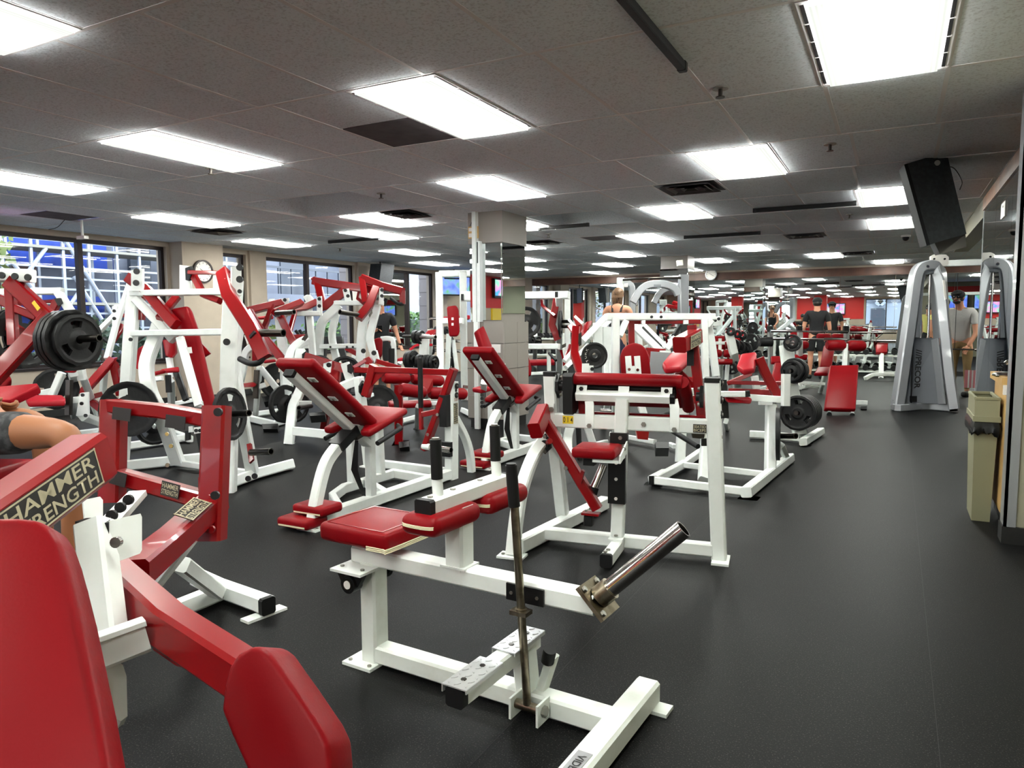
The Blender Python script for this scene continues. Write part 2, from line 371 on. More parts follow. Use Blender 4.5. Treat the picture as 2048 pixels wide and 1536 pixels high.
# ---- right wall, mirror, pilaster, header over the alcove
g = G(); g.box((XR, YB, 0), (XR+.2, 9.22, CZ)).box((XR, 9.22, 2.36), (XR+.2, 14.2, CZ)).box((XR, 14.2, 0), (XR+.2, 14.5, CZ)) if False else g.box((XR, YB, 0), (XR+.2, 9.22, CZ)).box((XR, 9.22, 2.40), (XR+.2, 14.0, CZ))
struct('wall_right', g, WALLG)
struct('wall_alcove', G().box((XA, 9.0, 0), (XA+.2, YF, CZ)).box((XR+.2, 9.0, 0), (XA, 9.2, CZ)), WALLG)
struct('pilaster', G().box((.605, 4.98, .0), (1.1, 5.12, CZ)), WALLG)
struct('trim_5', G().box((.590, 4.965, .1), (.606, 5.12, CZ)).box((.590, 4.965, .1), (.65, 4.981, CZ)), GREYM)
struct('baseboard_right', G().box((.582, 4.957, 0), (1.1, 5.12, .1)).box((XR-.012, 5.9, 0), (XR, 9.22, .1)), BASEB)
mr = bpy.data.objects.new('wall_mirror_right', None); COL.objects.link(mr); mr['kind'] = 'structure'
for a, bb in ((5.2, 7.0), (7.006, 8.10), (8.106, 9.21)):
    struct('mirror_pane', G().box((XR-.012, a, .12), (XR-.004, bb, 2.44)), MIRROR, mr)
struct('edge_channel', G().box((XR-.016, 9.205, .12), (XR, 9.225, 2.44)), GREYM, mr)
struct('trim_1', G().box((XR-.025, YB, 2.445), (XR, 9.22, 2.575)), WOODT)
# ---- far wall: mirror under an oak band
struct('wall_far', G().box((XW, YF, 0), (XA+.2, YF+.2, CZ)), WALLB)
mr = bpy.data.objects.new('wall_mirror_far', None); COL.objects.link(mr); mr['kind'] = 'structure'
xs = [-9.65+1.2*k for k in range(11)]+[XA]
for a, bb in zip(xs[:-1], xs[1:]):
    struct('mirror_pane', G().box((a, YF-.012, .10), (bb-.006, YF-.004, 2.36)), MIRROR, mr)
struct('trim_2', G().box((-9.65, YF-.03, 2.37), (XA, YF, 2.56)), WOODD)
struct('baseboard_far', G().box((XW, YF-.014, 0), (XA, YF, .1)), BASEB)
# ---- ceiling: tiles between the fixtures
ceil = struct('ceiling', G().box((XW-.3, YB-.3, CZ+.45), (XA+.2, YF+.3, CZ+.5)), TILED)
Y0 = .84
LIGHTS = {2: [-.115, -2.50, -4.80, -7.10], 4: [-1.20, -3.55, -8.03], 5: [-5.80], 6: [-.12, -2.38, -4.55, -6.88, -9.10],
          8: [-.10, -3.55, -5.85, -8.10], 10: [-2.4, -4.78, -7.0, -9.20, 2.2], 12: [-1.32, -3.60, -5.87, -8.1, 2.2], 14: [-.20, -2.45, -4.8, -7.10, 2.2],
          0: [-1.2, -3.55, -5.9, -8.1], -2: [-.12, -2.5, -4.8, -7.1, -9.2], -4: [-1.2, -3.55, -5.9, -8.1], -6: [-.12, -2.5, -4.8, -7.1]}
VENTS = {5: [-1.85, -5.33, -8.6], 8: [-5.25], 9: [-1.30], 12: [-.72]}
DARKP = {2: [(-3.10, 3.91)], 8: [(-4.16, 10.6)], 3: [(-9.05, 5.0)]}
HOLES = {4: [(-6.58, -4.90)], 6: [(-4.17, -3.05)]}
tcache = {}
def tile(w, l, m=TILE):
    k = (round(w,3), round(l,3), m.name)
    if k not in tcache:
        tcache[k] = G().add([(-w/2,-l/2,.0),(w/2,-l/2,.0),(w/2,l/2,.0),(-w/2,l/2,.0),(-w/2+.006,-l/2+.006,-.006),(w/2-.006,-l/2+.006,-.006),(w/2-.006,l/2-.006,-.006),(-w/2+.006,l/2-.006,-.006)],
            [(0,1,2,3),(4,7,6,5),(0,4,5,1),(1,5,6,2),(2,6,7,3),(3,7,4,0)]).mesh('ceiling_tile', m, False)
    return tcache[k]
grid = G(); farm = G()
for k in range(-7, 16):
    ya, yb = Y0+1.22*k, min(Y0+1.22*(k+1), YF)
    right = XR if yb < 9.3 else XA
    occ = [(x-.305, x+.305, None) for x in LIGHTS.get(k, [])]+[(x-.305, x+.305, 'v') for x in VENTS.get(k, [])]+[(a, bb, 'h') for a, bb in HOLES.get(k, [])]+[(x-.29, x+.29, yy) for x, yy in DARKP.get(k, [])]
    occ.sort(key=lambda o: o[0]); segs = []; x = XW
    ph = (k*.17) % .61
    for o in occ+[(right, right, None)]:
        if o[0]-x > .12:
            if x == XW:                            # first gap: cut tile at the window wall
                n = int((o[0]-x)//.61); st = o[0]-n*.61
                if st-x > .05: segs.append((x, st))
                segs += [(st+i*.61, st+(i+1)*.61) for i in range(n)]
            else:
                n = max(1, round((o[0]-x)/.6)); d = (o[0]-x)/n; segs += [(x+i*d, x+(i+1)*d) for i in range(n)]
        x = max(x, o[1])
    for a, bb in segs:
        if k < 2 or k > 12:
            farm.box((a+.012, ya+.012, CZ-.004), (bb-.012, yb-.012, CZ+.004))
        else:
            t = link('ceiling_tile', tile(bb-a-.004, yb-ya-.004), ceil, ((a+bb)/2, (ya+yb)/2, CZ+.003+random.uniform(-.0015,.0015)))
        grid.box((bb-.012, ya, CZ-.0055), (bb+.012, yb, CZ+.02))
    for a, bb, w_ in occ:
        if isinstance(w_, float):                  # dark square panel plus the rest of its tile
            link('dark_panel', tile(bb-a-.01, .60, TILED), ceil, ((a+bb)/2, w_+.31, CZ+.003))
            r0, r1 = (ya, w_) if w_-ya > .3 else (w_+.62, yb)
            link('ceiling_tile', tile(bb-a-.016, r1-r0-.016), ceil, ((a+bb)/2, (r0+r1)/2, CZ+.003))
        if w_ == 'h':
            hw = G(); z1 = CZ+.42
            hw.box((a-.02, ya, CZ), (a, yb, z1)).box((bb, ya, CZ), (bb+.02, yb, z1)).box((a, yb-.02, CZ), (bb, yb, z1)).box((a, ya, CZ), (bb, ya+.02, z1)).box((a, ya, z1), (bb, yb, z1+.02))
            link('recess_lining', hw.mesh('recess_lining', TILE, False), ceil)
        if w_ == 'v':                              # the tile behind a vent
            c = (a+bb)/2; link('ceiling_tile', tile(.594, .59), ceil, (c, yb-.31, CZ+.003))
        if w_ is None or w_ == 'v': grid.box((bb-.012, ya, CZ-.0055), (bb+.012, yb, CZ+.02))
    hl = [o for o in occ if o[2] == 'h']
    grid.box((XW, yb-.012, CZ-.006), (right, yb+.012, CZ+.02))
link('ceiling_grid', grid.mesh('ceiling_grid', TBAR, False), ceil)
o = link('distant_ceiling_tiles', farm.mesh('distant_ceiling_tiles', TILE, False), ceil); o['kind'] = 'stuff'
# ---- fixtures
def light_src(kind):
    cool = kind == 'c'; d = G()
    wd = .255 if kind == 's' else .285
    d.box((-wd, -.58, -.026), (wd, .58, 0))              # shallow drop lens: bright underside, lit edges
    dm = d.mesh('diffuser', LAMP_C if cool else LAMP_W, False); dm.materials.append(LAMP_S)
    for p in dm.polygons: p.material_index = 0 if p.normal.z < -.5 else 1
    f = G(); z0, z1 = -.010, .02
    for x in (-1, 1): f.box((x*wd if x > 0 else -.303, -.603, z0), (.303 if x > 0 else -wd, .603, z1))
    f.box((-wd, -.603, z0), (wd, -.58, z1)).box((-wd, .58, z0), (wd, .603, z1)).box((-.29, -.59, .02), (.29, .59, .10))
    sl = G()
    if kind == 's':
        for x in (-.28, .28):
            pass
        sl.box((-.008, -.105, -.0125), (.008, .105, -.0095))
    return dm, f.mesh('light_frame', TBAR, False), (sl.mesh('air_slot', BLACKP, False) if kind == 's' else None)
LS = {k: light_src(k) for k in 'swc'}
ORD = ['first', 'second', 'third', 'fourth', 'fifth', 'sixth', 'seventh', 'eighth', 'ninth', 'tenth', 'eleventh', 'twelfth']
ROWS = {14: 'row nearest the end wall', 12: 'second row from the end wall', 10: 'third row from the end wall', 8: 'fourth row from the end wall', 6: 'fifth row from the end wall', 5: 'row behind the recess', 4: 'row of the recess', 2: 'row nearest the viewer', 0: 'row just overhead, out of frame', -2: 'second row behind the viewer', -4: 'third row behind the viewer', -6: 'last row behind the viewer'}
LLAB = {(2,-.115): 'large lit ceiling panel at top right with slotted edges, cut by frame top', (2,-2.5): 'lit ceiling panel with slotted edges next to a dark square panel, top centre',
 (2,-4.8): 'long lit ceiling panel at upper left with a sprinkler head just below it', (2,-7.1): 'lit ceiling panel cut by the left frame edge above the first window',
 (4,-1.2): 'lit ceiling panel just in front of the square vent left of the big hanging speaker', (4,-3.55): 'bluish white ceiling panel in front of the mirrored column top', (4,-8.03): 'lit ceiling panel above the beige window pillar, left of the ceiling recess',
 (5,-5.8): 'lit ceiling panel directly behind the recessed ceiling opening', (6,-2.38): 'lit ceiling panel left of the near end of the dark track on the right', (6,-.12): 'larger of two lit panels overlapped by the hanging speaker',
 (8,-.1): 'smaller, farther lit panel overlapped by the hanging speaker', (6,-6.88): 'lit ceiling panel just behind the panel at the recess, above the dark thin track', (6,-9.1): 'lit ceiling panel above the narrow window by the beige pillar',
 (6,-4.55): 'lit ceiling panel half hidden right behind the mirrored column top', (8,-3.55): 'lit ceiling panel with a dark square panel on its left, right of the column'}
for k, xs in LIGHTS.items():
    for x in xs:
        kind = 's' if k == 2 and x > -3 else ('c' if (k, x) in ((4,-3.55),(2,-7.1),(6,-6.88),(8,-8.1),(10,-9.2),(10,-4.78)) else 'w')
        e = empty('ceiling_light', (x, Y0+1.22*(k+.5), CZ), None, 'ceiling light')
        if (k, x) in LLAB: e['label'] = LLAB[(k, x)]
        else:
            n_ = sorted(xs, reverse=True).index(x); e['label'] = 'lit ceiling panel, %s from the right in the %s' % (ORD[n_], ROWS[k]); e['group'] = 'far ceiling panels' if k > 0 else 'ceiling panels behind the viewer'
        dm, fm, sm_ = LS[kind]
        link('light_frame', fm, e); link('diffuser', dm, e)
        if sm_:
            for q in range(10): link('air_slot', sm_, e, ((-.28, .28)[q % 2], -.465+.23*(q//2), 0))
# vents
vf = G(); vf.box((-.29, -.29, -.004), (.29, .29, 0))
vl = [G() for _ in range(4)]
def ring_lou(g, r, z):
    w2 = .022
    for sx, sy in ((1,0),(-1,0),(0,1),(0,-1)):
        if sx: g.add([(sx*r, -r, z),(sx*r, r, z),(sx*(r+w2*2), r+w2*2, z-.02),(sx*(r+w2*2), -r-w2*2, z-.02)], [(0,1,2,3)])
        else: g.add([(-r, sy*r, z),(r, sy*r, z),(r+w2*2, sy*(r+w2*2), z-.02),(-r-w2*2, sy*(r+w2*2), z-.02)], [(0,1,2,3)])
VB = vf.mesh('vent_back', BLACKP, False); VLm = []
for i, r in enumerate((.03, .09, .15, .21)):
    g = G(); ring_lou(g, r, -.004); VLm.append(g.mesh('vent_louvre', TILED if i % 2 else DARKST, False))
VLAB = {(5,-1.85): 'square ceiling vent behind the lit panel left of the hanging speaker', (5,-5.33): 'square ceiling vent behind the lit panel at the recess', (5,-8.6): 'square ceiling vent above the left window pillar',
 (8,-5.25): 'square ceiling vent just right of the mirrored column', (9,-1.3): 'square ceiling vent beyond the right-hand dark track', (12,-.72): 'farthest square ceiling vent, near the end wall'}
for k, xs in VENTS.items():
    for x in xs:
        e = empty('ceiling_vent', (x, Y0+1.22*k+.31, CZ-.001), VLAB[(k, x)], 'ceiling vent')
        link('vent_back', VB, e)
        for me in VLm: link('vent_louvre', me, e)
# sprinklers
SPR = [((-.926, 4.27), 'sprinkler head beside the end of the black overhead track'), ((-.486, 5.99), 'sprinkler head left of the hanging speaker'), ((-5.17, 4.32), 'sprinkler head below the long upper-left light panel'),
 ((-4.68, 5.99), 'sprinkler head right of the ceiling recess'), ((-4.65, 9.94), 'sprinkler head right of the mirrored column'), ((-8.73, 9.98), 'sprinkler head below the thin track near the windows'), ((-.56, 10.03), 'sprinkler head behind the right-hand track')]
sp1 = G().disc((0,0,-.008), (0,0,1), .045, .008).mesh('escutcheon', BOLT); sp2 = G().rod([(0,0,-.05),(0,0,0)], .012).disc((0,0,-.055), (0,0,1), .026, .005).mesh('deflector', DARKST)
for (x, y), lb in SPR:
    e = empty('sprinkler', (x, y, CZ-.002), lb, 'sprinkler'); link('escutcheon', sp1, e); link('deflector', sp2, e)
cam_d = empty('dome_camera', (.08, 12.94, CZ-.002), 'small ceiling dome camera left of the hanging speaker bottom', 'camera')
link('base', G().disc((0,0,-.03), (0,0,1), .07, .03).mesh('base', WLAB), cam_d); link('dome', G().ball((0,0,-.04), .05, 8).mesh('dome', BLACKP), cam_d)
# light tracks (no lamps)
def track(p, q, lb):
    p, q = Vector((*p, CZ-.03)), Vector((*q, CZ-.03)); c = (p+q)/2
    e = empty('light_track', c, lb, 'light track')
    link('channel', G().tube([p-c, q-c], .04, .045).mesh('channel', BLACK), e); d = (q-p).normalized()
    link('end_cap', G().tube([q-c-d*.03, q-c+d*.004], .046, .05).mesh('end_cap', BLACKP), e); link('end_cap', G().tube([p-c-d*.004, p-c+d*.03], .046, .05).mesh('end_cap', BLACKP), e)
track((-1.005, 2.3), (-1.005, 3.76), 'black track bar overhead pointing away from the viewer, top centre')
track((-1.53, 8.94), (-.44, 8.94), 'black track bar crossing the ceiling left of the hanging speaker')
track((-4.42, 9.14), (-3.67, 9.10), 'black track bar emerging from behind the mirrored column')
track((-8.05, 8.95), (-7.05, 8.95), 'thin dark track bar over the double window')
track((-2.94, 11.23), (-1.82, 11.23), 'faint grey track bar further back, right of centre')
# ---- column
cx0, cx1, cy0, cy1 = -4.6, -4.17, 7.6, 8.2
struct('column', G().box((cx0, cy0, 0), (cx1, cy1, CZ)), CLAD)
colo = bpy.data.objects['column']
for nm, z0, z1, e_, m_ in (('header_panel', 2.24, CZ, .02, GREYP),):
    link(nm, G().box((cx0-e_, cy0-e_, z0), (cx1+e_, cy1+e_, z1)).mesh(nm, CLAD, False), colo)
for k in range(2):                                 # mirror panes of the two visible faces
    pass
link('mirror_pane', G().box((cx0+.004, cy0-.010, 1.32), (cx1-.004, cy0-.002, 2.235)).mesh('mirror_pane', MIRROR, False), colo)
link('mirror_pane', G().box((cx1+.002, cy0+.004, 1.40), (cx1+.010, cy1-.004, 2.235)).mesh('mirror_pane', MIRROR, False), colo)
link('mirror_pane', G().box((cx0-.010, cy0+.004, 1.32), (cx0-.002, cy1-.004, 2.235)).mesh('mirror_pane', MIRROR, False), colo)
link('mirror_pane', G().box((cx0+.004, cy1+.002, 1.32), (cx1-.004, cy1+.010, 2.235)).mesh('mirror_pane', MIRROR, False), colo)
zz = [.12, .40, .73, 1.04, 1.30]
for a, bb in zip(zz[:-1], zz[1:]):
    e_ = .035
    for q in ((cx0-e_, cy0-e_, cx0+.19, cy0), (cx0+.196, cy0-e_, cx1+e_, cy0), (cx1, cy0+.003, cx1+e_, cy0+.33), (cx1, cy0+.336, cx1+e_, cy1+e_)):
        link('cladding_panel', G().box((q[0], q[1], a+.003), (q[2], q[3], bb-.003)).mesh('cladding_panel', CLAD, False), colo)
link('toe_kick', G().box((cx0-.01, cy0-.01, 0), (cx1+.01, cy1+.01, .12)).mesh('toe_kick', BASEB, False), colo)
link('paper_notice', G().box((cx0+.22, cy0-.042, .93), (cx0+.43, cy0-.036, 1.03)).mesh('paper_notice', WLAB, False), colo)
e = empty('conduit_channel', (-4.47, 7.54, 0), 'white vertical steel channel running up the front of the mirrored column', 'channel')
link('channel', G().box((-.055, -.03, 1.3), (-.004, .05, CZ)).box((.004, -.02, 1.3), (.045, .05, 2.26)).mesh('channel', WHITE, False), e)
link('lower_rail', G().box((-.03, -.05, .0), (.03, -.005, 1.3)).mesh('lower_rail', WHITE, False), e)
link('key_slot', G().box((.01, -.024, 2.0), (.022, -.019, 2.25)).mesh('key_slot', BLACKP, False), e)
e = empty('hanging_sign', (-4.53, 7.57, 2.30), 'small framed notice hanging at the top left of the mirrored column', 'sign')
link('board', G().box((-.07, -.02, 0), (.07, -.006, .14)).mesh('board', TANW, False), e)
link('slip', G().box((-.058, -.025, .085), (.058, -.019, .125)).mesh('slip', WLAB, False), e); link('slip', G().box((-.058, -.025, .015), (.058, -.019, .06)).mesh('slip', WLAB, False), e)
link('cord', G().rod([(-.05,-.013,.14),(0,-.013,.24),(.05,-.013,.14)], .003, 6).mesh('cord', BLACKP), e)
# second mirrored column far back and red ones behind the viewer
struct('column_2', G().box((-4.30, 14.6, 0), (-3.75, 15.15, CZ)), CLAD)
c2 = bpy.data.objects['column_2']
link('mirror_pane', G().box((-4.30, 14.585, .5), (-3.75, 14.597, 2.35)).mesh('mirror_pane', MIRROR, False), c2); link('mirror_pane', G().box((-3.747, 14.6, .5), (-3.735, 15.15, 2.35)).mesh('mirror_pane', MIRROR, False), c2)
link('mirror_pane', G().box((-4.30, 15.153, .5), (-3.75, 15.165, 2.35)).mesh('mirror_pane', MIRROR, False), c2); link('mirror_pane', G().box((-4.315, 14.6, .5), (-4.303, 15.15, 2.35)).mesh('mirror_pane', MIRROR, False), c2)
struct('column_3', G().box((-3.9, -3.2, 0), (-3.3, -2.6, CZ)), WALLR)
struct('column_4', G().box((-8.2, -3.2, 0), (-7.6, -2.6, CZ)), WALLR)
# ================================================================== OUTSIDE
def mesh_thing(name, g, m, label, cat, group=None, smooth=True):
    return tag(link(name, g.mesh(name, m, smooth)), label, cat, group)
ASPH = mat('wet asphalt', (96, 100, 106), .6, noise=(1.2, (120, 124, 130), .4, .7))
struct('ground', G().box((-70, -40, -.9), (XW-.26, 70, -.6)).box((-70, -60, -.9), (30, YB-.26, -.6)), ASPH)
CONC = mat('grey stucco', (112, 116, 127), .8, noise=(.8, (98, 102, 112), .4, .7))
CONC2 = mat('pale siding', (140, 147, 158), .7)
TARP = mat('blue tarpaulin', (40, 74, 176), .5, noise=(2, (28, 56, 140), .4, .7))
SCAF = mat('galvanised scaffold', (168, 174, 184), .35, metal=.4)
PLANK = mat('scaffold board', (140, 136, 124), .7)
BRICKB = mat('brown brick building', (104, 84, 76), .8)
LEAF = mat('leaves', (62, 96, 44), .6, noise=(3, (92, 120, 56), .4, .7))
LEAFY = mat('yellowing leaves', (118, 126, 66), .6, noise=(3, (84, 108, 56), .4, .7))
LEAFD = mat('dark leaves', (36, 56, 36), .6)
BARK = mat('bark', (80, 64, 52), .9)
DARKW = mat('dark window', (60, 66, 76), .2)
PBRICK = mat('pale brick pier', (134, 127, 126), .8)
# scaffolded building opposite the first window
xs = -17.0
e = empty('scaffolded_building', (xs-1.5, 11.5, -.6), 'building wrapped in blue tarpaulin and scaffolding outside the left window', 'building')
def eb(name, m, boxes, parent=None):
    g = G()
    for lo, hi in boxes: g.box([lo[i]-e.location[i] for i in range(3)], [hi[i]-e.location[i] for i in range(3)])
    return link(name, g.mesh(name, m, False), parent or e)
eb('wall', BRICKB, [((xs-3, 2, -.6), (xs-1.4, 10.2, 8))]); eb('wall', CONC, [((xs-3, 10.2, -.6), (xs-1.5, 15.2, 8))])
eb('tarpaulin', TARP, [((xs-1.35, 7.6, 2.7), (xs-1.3, 11.9, 4.6))]); eb('tarpaulin', TARP, [((xs-1.25, 8.6, .6), (xs-1.2, 11.7, 2.0))]); eb('tarpaulin', TARP, [((xs-1.1, 9.0, -.6), (xs-1.05, 11.9, .2))])
for yy in (7.0, 9.0, 12.6, 14.0): eb('window', DARKW, [((xs-1.5, yy, 2.2), (xs-1.36, yy+.6, 3.4))])
for i, yy in enumerate((6.2, 7.1, 8.0, 8.7, 9.3, 10.0, 10.6, 11.3, 11.9, 12.6, 13.2, 13.9, 14.6)):
    for dx in (0, -1.0): eb('scaffold_pole', SCAF, [((xs+dx-.03, yy-.03, -.6), (xs+dx+.03, yy+.03, 5))])
for z in (-.1, .3, .62, .9, 1.2, 1.55, 2.1, 2.35, 2.6, 3.2, 3.45, 3.7): eb('ledger', SCAF, [((xs-.025, 5.5, z-.022), (xs+.025, 15, z+.022))])
for z in (1.75, 3.0): eb('scaffold_deck', PLANK, [((xs-1.0, 5.8, z), (xs+.1, 14.8, z+.06))])
for (a, za, bb, zb) in ((7.5, .2, 9.6, 3.0), (9.8, 3.6, 12.2, -.3), (11, -.3, 13.4, 2.6), (8.2, 3.6, 9.4, 1.9), (12.4, 3.4, 13.8, 1.0), (7.0, 3.2, 9.0, .2), (8.6, -.3, 10.4, 2.2), (10.2, 2.4, 11.6, .1), (11.6, .1, 12.8, 2.6), (13.0, 2.8, 14.4, .2), (6.4, .4, 7.8, 2.4)):
    g = G().rod([Vector((xs+.06, a, za))-e.location, Vector((xs+.06, bb, zb))-e.location], .045, 8); link('brace', g.mesh('brace', SCAF), e)
# grey building with balcony opposite the double windows
e = empty('grey_building', (-19, 24, -.6), 'pale grey building with a balcony outside the double window', 'building')
eb('wall', CONC, [((-21, 15.6, -.6), (-19, 34, 9))]); eb('wing', CONC2, [((-21, 22, -.6), (-17.4, 26.0, 9))])
eb('balcony_slab', CONC, [((-19, 16.2, 2.0), (-17.9, 21.2, 2.25))])
for i in range(9): eb('baluster', DARKW, [((-17.95, 16.3+i*.58, 2.25), (-17.9, 16.35+i*.58, 3.1))])
eb('handrail', DARKW, [((-17.96, 16.2, 3.08), (-17.88, 21.2, 3.15))]); eb('balcony_door', DARKW, [((-19.0, 18.6, 2.25), (-18.95, 19.8, 4.2))])
for i in range(5): eb('window', DARKW, [((-17.4, 22.4+i*.8, 3.6), (-17.35, 22.8+i*.8, 5))]) if i % 2 == 0 else None
eb('wall', CONC2, [((-16, 34, -.6), (-14, 60, 9))])
e = empty('white_brick_building', (-17, -4, -.6), 'white brick building outside the windows behind the viewer, seen mirrored', 'building')
eb('wall', CONC2, [((-19, -30, -.6), (-17, 2, 9))])
for i in range(6): eb('window', DARKW, [((-17, -16+i*2.6, 1.8), (-16.95, -14.8+i*2.6, 3.4))])
# brick piers outside beside the window reveals
for y_, lb in ((13.15, 'pale brick pier outside the right edge of the double window'), (16.3, 'pale brick pier outside the far window behind the hedge')):
    e = empty('brick_pier', (XW-.75, y_, -.6), lb, 'pier')
    link('core', G().box((-.19, -.17, 0), (.19, .17, 4)).mesh('core', PBRICK, False), e)
    bm_ = G().box((-.2, -.105, 0), (.2, .105, .17)).mesh('block', PBRICK, False)
    for j in range(21): link('block', bm_, e, (.01, -.075 if j % 2 else .075, j*.18))
# foliage: crowns of separate leaf cards
def bush(name, c, sz, m, n, label, cat, leaf=.09, trunk=None):
    e = empty(name, (c[0], c[1], -.6), label, cat); rn = random.Random(hash(label) % 9999 if False else len(label)*7+n); g = G(); b0 = Vector((0, 0, c[2]+.6))
    for i in range(n):
        d = Vector((rn.gauss(0,1), rn.gauss(0,1), rn.gauss(0,1))).normalized()*(.55+.45*rn.random()**.5)
        if name == 'hedge': d = Vector((rn.uniform(-1,1), rn.uniform(-1,1), rn.uniform(-1,1)))
        p = b0+Vector((d.x*sz[0], d.y*sz[1], d.z*sz[2])); a = Vector((rn.uniform(-1,1), rn.uniform(-1,1), rn.uniform(-1,1))).normalized(); bb = a.orthogonal().normalized()
        s_ = leaf*rn.uniform(.6, 1.3); g.add([p-a*s_, p+bb*s_*.55, p+a*s_, p-bb*s_*.55], [(0,1,2,3)])
    o = link('foliage', g.mesh('foliage', m, False), e); o['kind'] = 'stuff'
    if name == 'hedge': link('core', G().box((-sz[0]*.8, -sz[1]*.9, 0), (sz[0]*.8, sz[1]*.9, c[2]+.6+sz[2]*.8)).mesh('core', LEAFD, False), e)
    if trunk: link('trunk', G().rod([(0,0,0),(.1,.05,(c[2]+.6)*.6),(0,0,c[2]+.6+sz[2]*.3)], trunk, 8).mesh('trunk', BARK), e)
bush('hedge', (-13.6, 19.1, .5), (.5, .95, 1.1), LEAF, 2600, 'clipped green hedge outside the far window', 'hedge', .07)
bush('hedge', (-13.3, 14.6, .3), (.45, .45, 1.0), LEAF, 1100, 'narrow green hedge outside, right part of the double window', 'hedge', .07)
bush('shrub', (-13.2, 12.0, .6), (.6, 1.6, .7), LEAFY, 700, 'yellowing shrub outside the double window', 'shrub', .09, .03)
bush('shrub', (-13.4, 17.3, .6), (.45, .5, .8), LEAFY, 400, 'yellowing shrub outside, left of the clipped hedge', 'shrub', .09, .03)
bush('tree', (-13.4, 6.1, 2.3), (.9, .9, 1.3), LEAFY, 420, 'tree with yellow green leaves at the left edge of the first window', 'tree', .10, .07)
bush('tree', (-14.2, 9.0, .5), (1.0, 1.2, .9), LEAFD, 900, 'dark tree behind the scaffold in the first window', 'tree', .11, .07)
# gabled house beyond the back windows (seen in the end mirror)
e = empty('gabled_house', (-1.5, -24, -.6), 'pale gabled house seen mirrored at the far right end', 'house')
eb('wall', CONC2, [((-7, -26, -.6), (4.5, -24, 2.8))])
for a in (-6, -.5):
    link('gable', G().slab([(a+1.5-.6, .05, 3.2), (a+1.5+4.8, .05, 3.2), (a+1.5+2.1, .05, 6.0)], (0, -.4, 0)).mesh('gable', CONC, False), e)
    link('fascia', G().tube([(a+1.5-.9, .3, 3.05), (a+1.5+2.1, .3, 6.15), (a+1.5+5.1, .3, 3.05)], .4, .3, (0,1,0)).mesh('fascia', CONC2, False), e)
for i in range(5): eb('window', DARKW, [((-6.2+i*2.2, -24.0, .4), (-5.2+i*2.2, -23.95, 2.2))])
# ================================================================== MACHINES: shared bits
def on_d(px, py, D):                               # point at a given distance along the optical axis
    return Vector(CAM + ray(px, py)*(D/F_PX))
def T(rg, name, m, pts, w=.075, h=.075, up=(0,0,1), parent=None, label=None):
    return rg.part(name, G().tube(pts, w, h, up), m, parent, label)
def RODP(rg, name, m, pts, r, parent=None, n=12, label=None):
    return rg.part(name, G().rod(pts, r, n), m, parent, label)
def bolts(rg, pts, ax, r=.012, th=.008, parent=None, m=None, name='bolt'):
    for p in pts: rg.part(name, G().disc(p, ax, r, th, 6), m or BOLT, parent)
def knobs(rg, pts, ax, r=.022, parent=None):       # black bolt cups with a zinc centre
    for p in pts:
        k = rg.part('bolt_cap', G().disc(p, ax, r, .008, 14), BLACKP, parent)
        if parent is None: rg.part('bolt', G().disc(Vector(p)+Vector(ax).normalized()*.008, ax, r*.45, .006, 6), BOLT, k)
def footplate(rg, c, a, b, parent=None, m=None):
    c = Vector(c); return rg.part('foot_plate', G().obox(c+Vector((0,0,.006)), a, b, (0,0,.006)), m or WHITE, parent)
def cap(rg, c, d, w, h, up=(0,0,1), parent=None):  # black end plug of a tube
    c = Vector(c); d = Vector(d).normalized(); return rg.part('end_cap', G().tube([c-d*.02, c+d*.006], w*1.015, h*1.015, up), BLACK, parent)
def flange(rg, c, ax, up, s=.055, parent=None):    # four-bolt pillow bearing
    c, ax, up = Vector(c), Vector(ax).normalized(), Vector(up).normalized(); sd = ax.cross(up)
    f = rg.part('flange_bearing', G().slab([c+up*s*1.2, c+sd*s*.75+up*s*.45, c+sd*s*.75-up*s*.45, c-up*s*1.2, c-sd*s*.75-up*s*.45, c-sd*s*.75+up*s*.45], ax*.018).disc(c+ax*.018, ax, s*.5, .02, 14), BLACKP, parent)
    if parent is None:
        for q in (1, -1): rg.part('bolt', G().disc(c+up*q*s*.85+ax*.018, ax, .010, .012, 6), BOLT, f)
    return f
def decal(rg, c, rt, up, w, h, lines, parent=None, plate=None, ink=None, name='name_plate', frame=True):
    c, rt, up = Vector(c), Vector(rt).normalized(), Vector(up).normalized(); n = rt.cross(up)
    g = G().obox(c+n*.001, rt*w/2, up*h/2, n*.001)
    pl = rg.part(name, g, plate or DECAL, parent)
    k = len(lines)
    for i, tx in enumerate(lines):
        rg.text('lettering', tx, ink or GOLD, c+up*(h*.44-(i+.5)*h*.88/k)+n*.0008, rt, up, w*.90, h*.88/k*.80, pl if parent is None else parent, bold=.012)
    if frame and parent is None:
        fr = G()
        for s_ in (1, -1):
            fr.obox(c+up*s_*(h/2-.003)+n*.0025, rt*w/2, up*.0018, n*.0006); fr.obox(c+rt*s_*(w/2-.003)+n*.0025, rt*.0018, up*h/2, n*.0006)
        rg.part('border', fr, ink or GOLD, pl)
    return pl
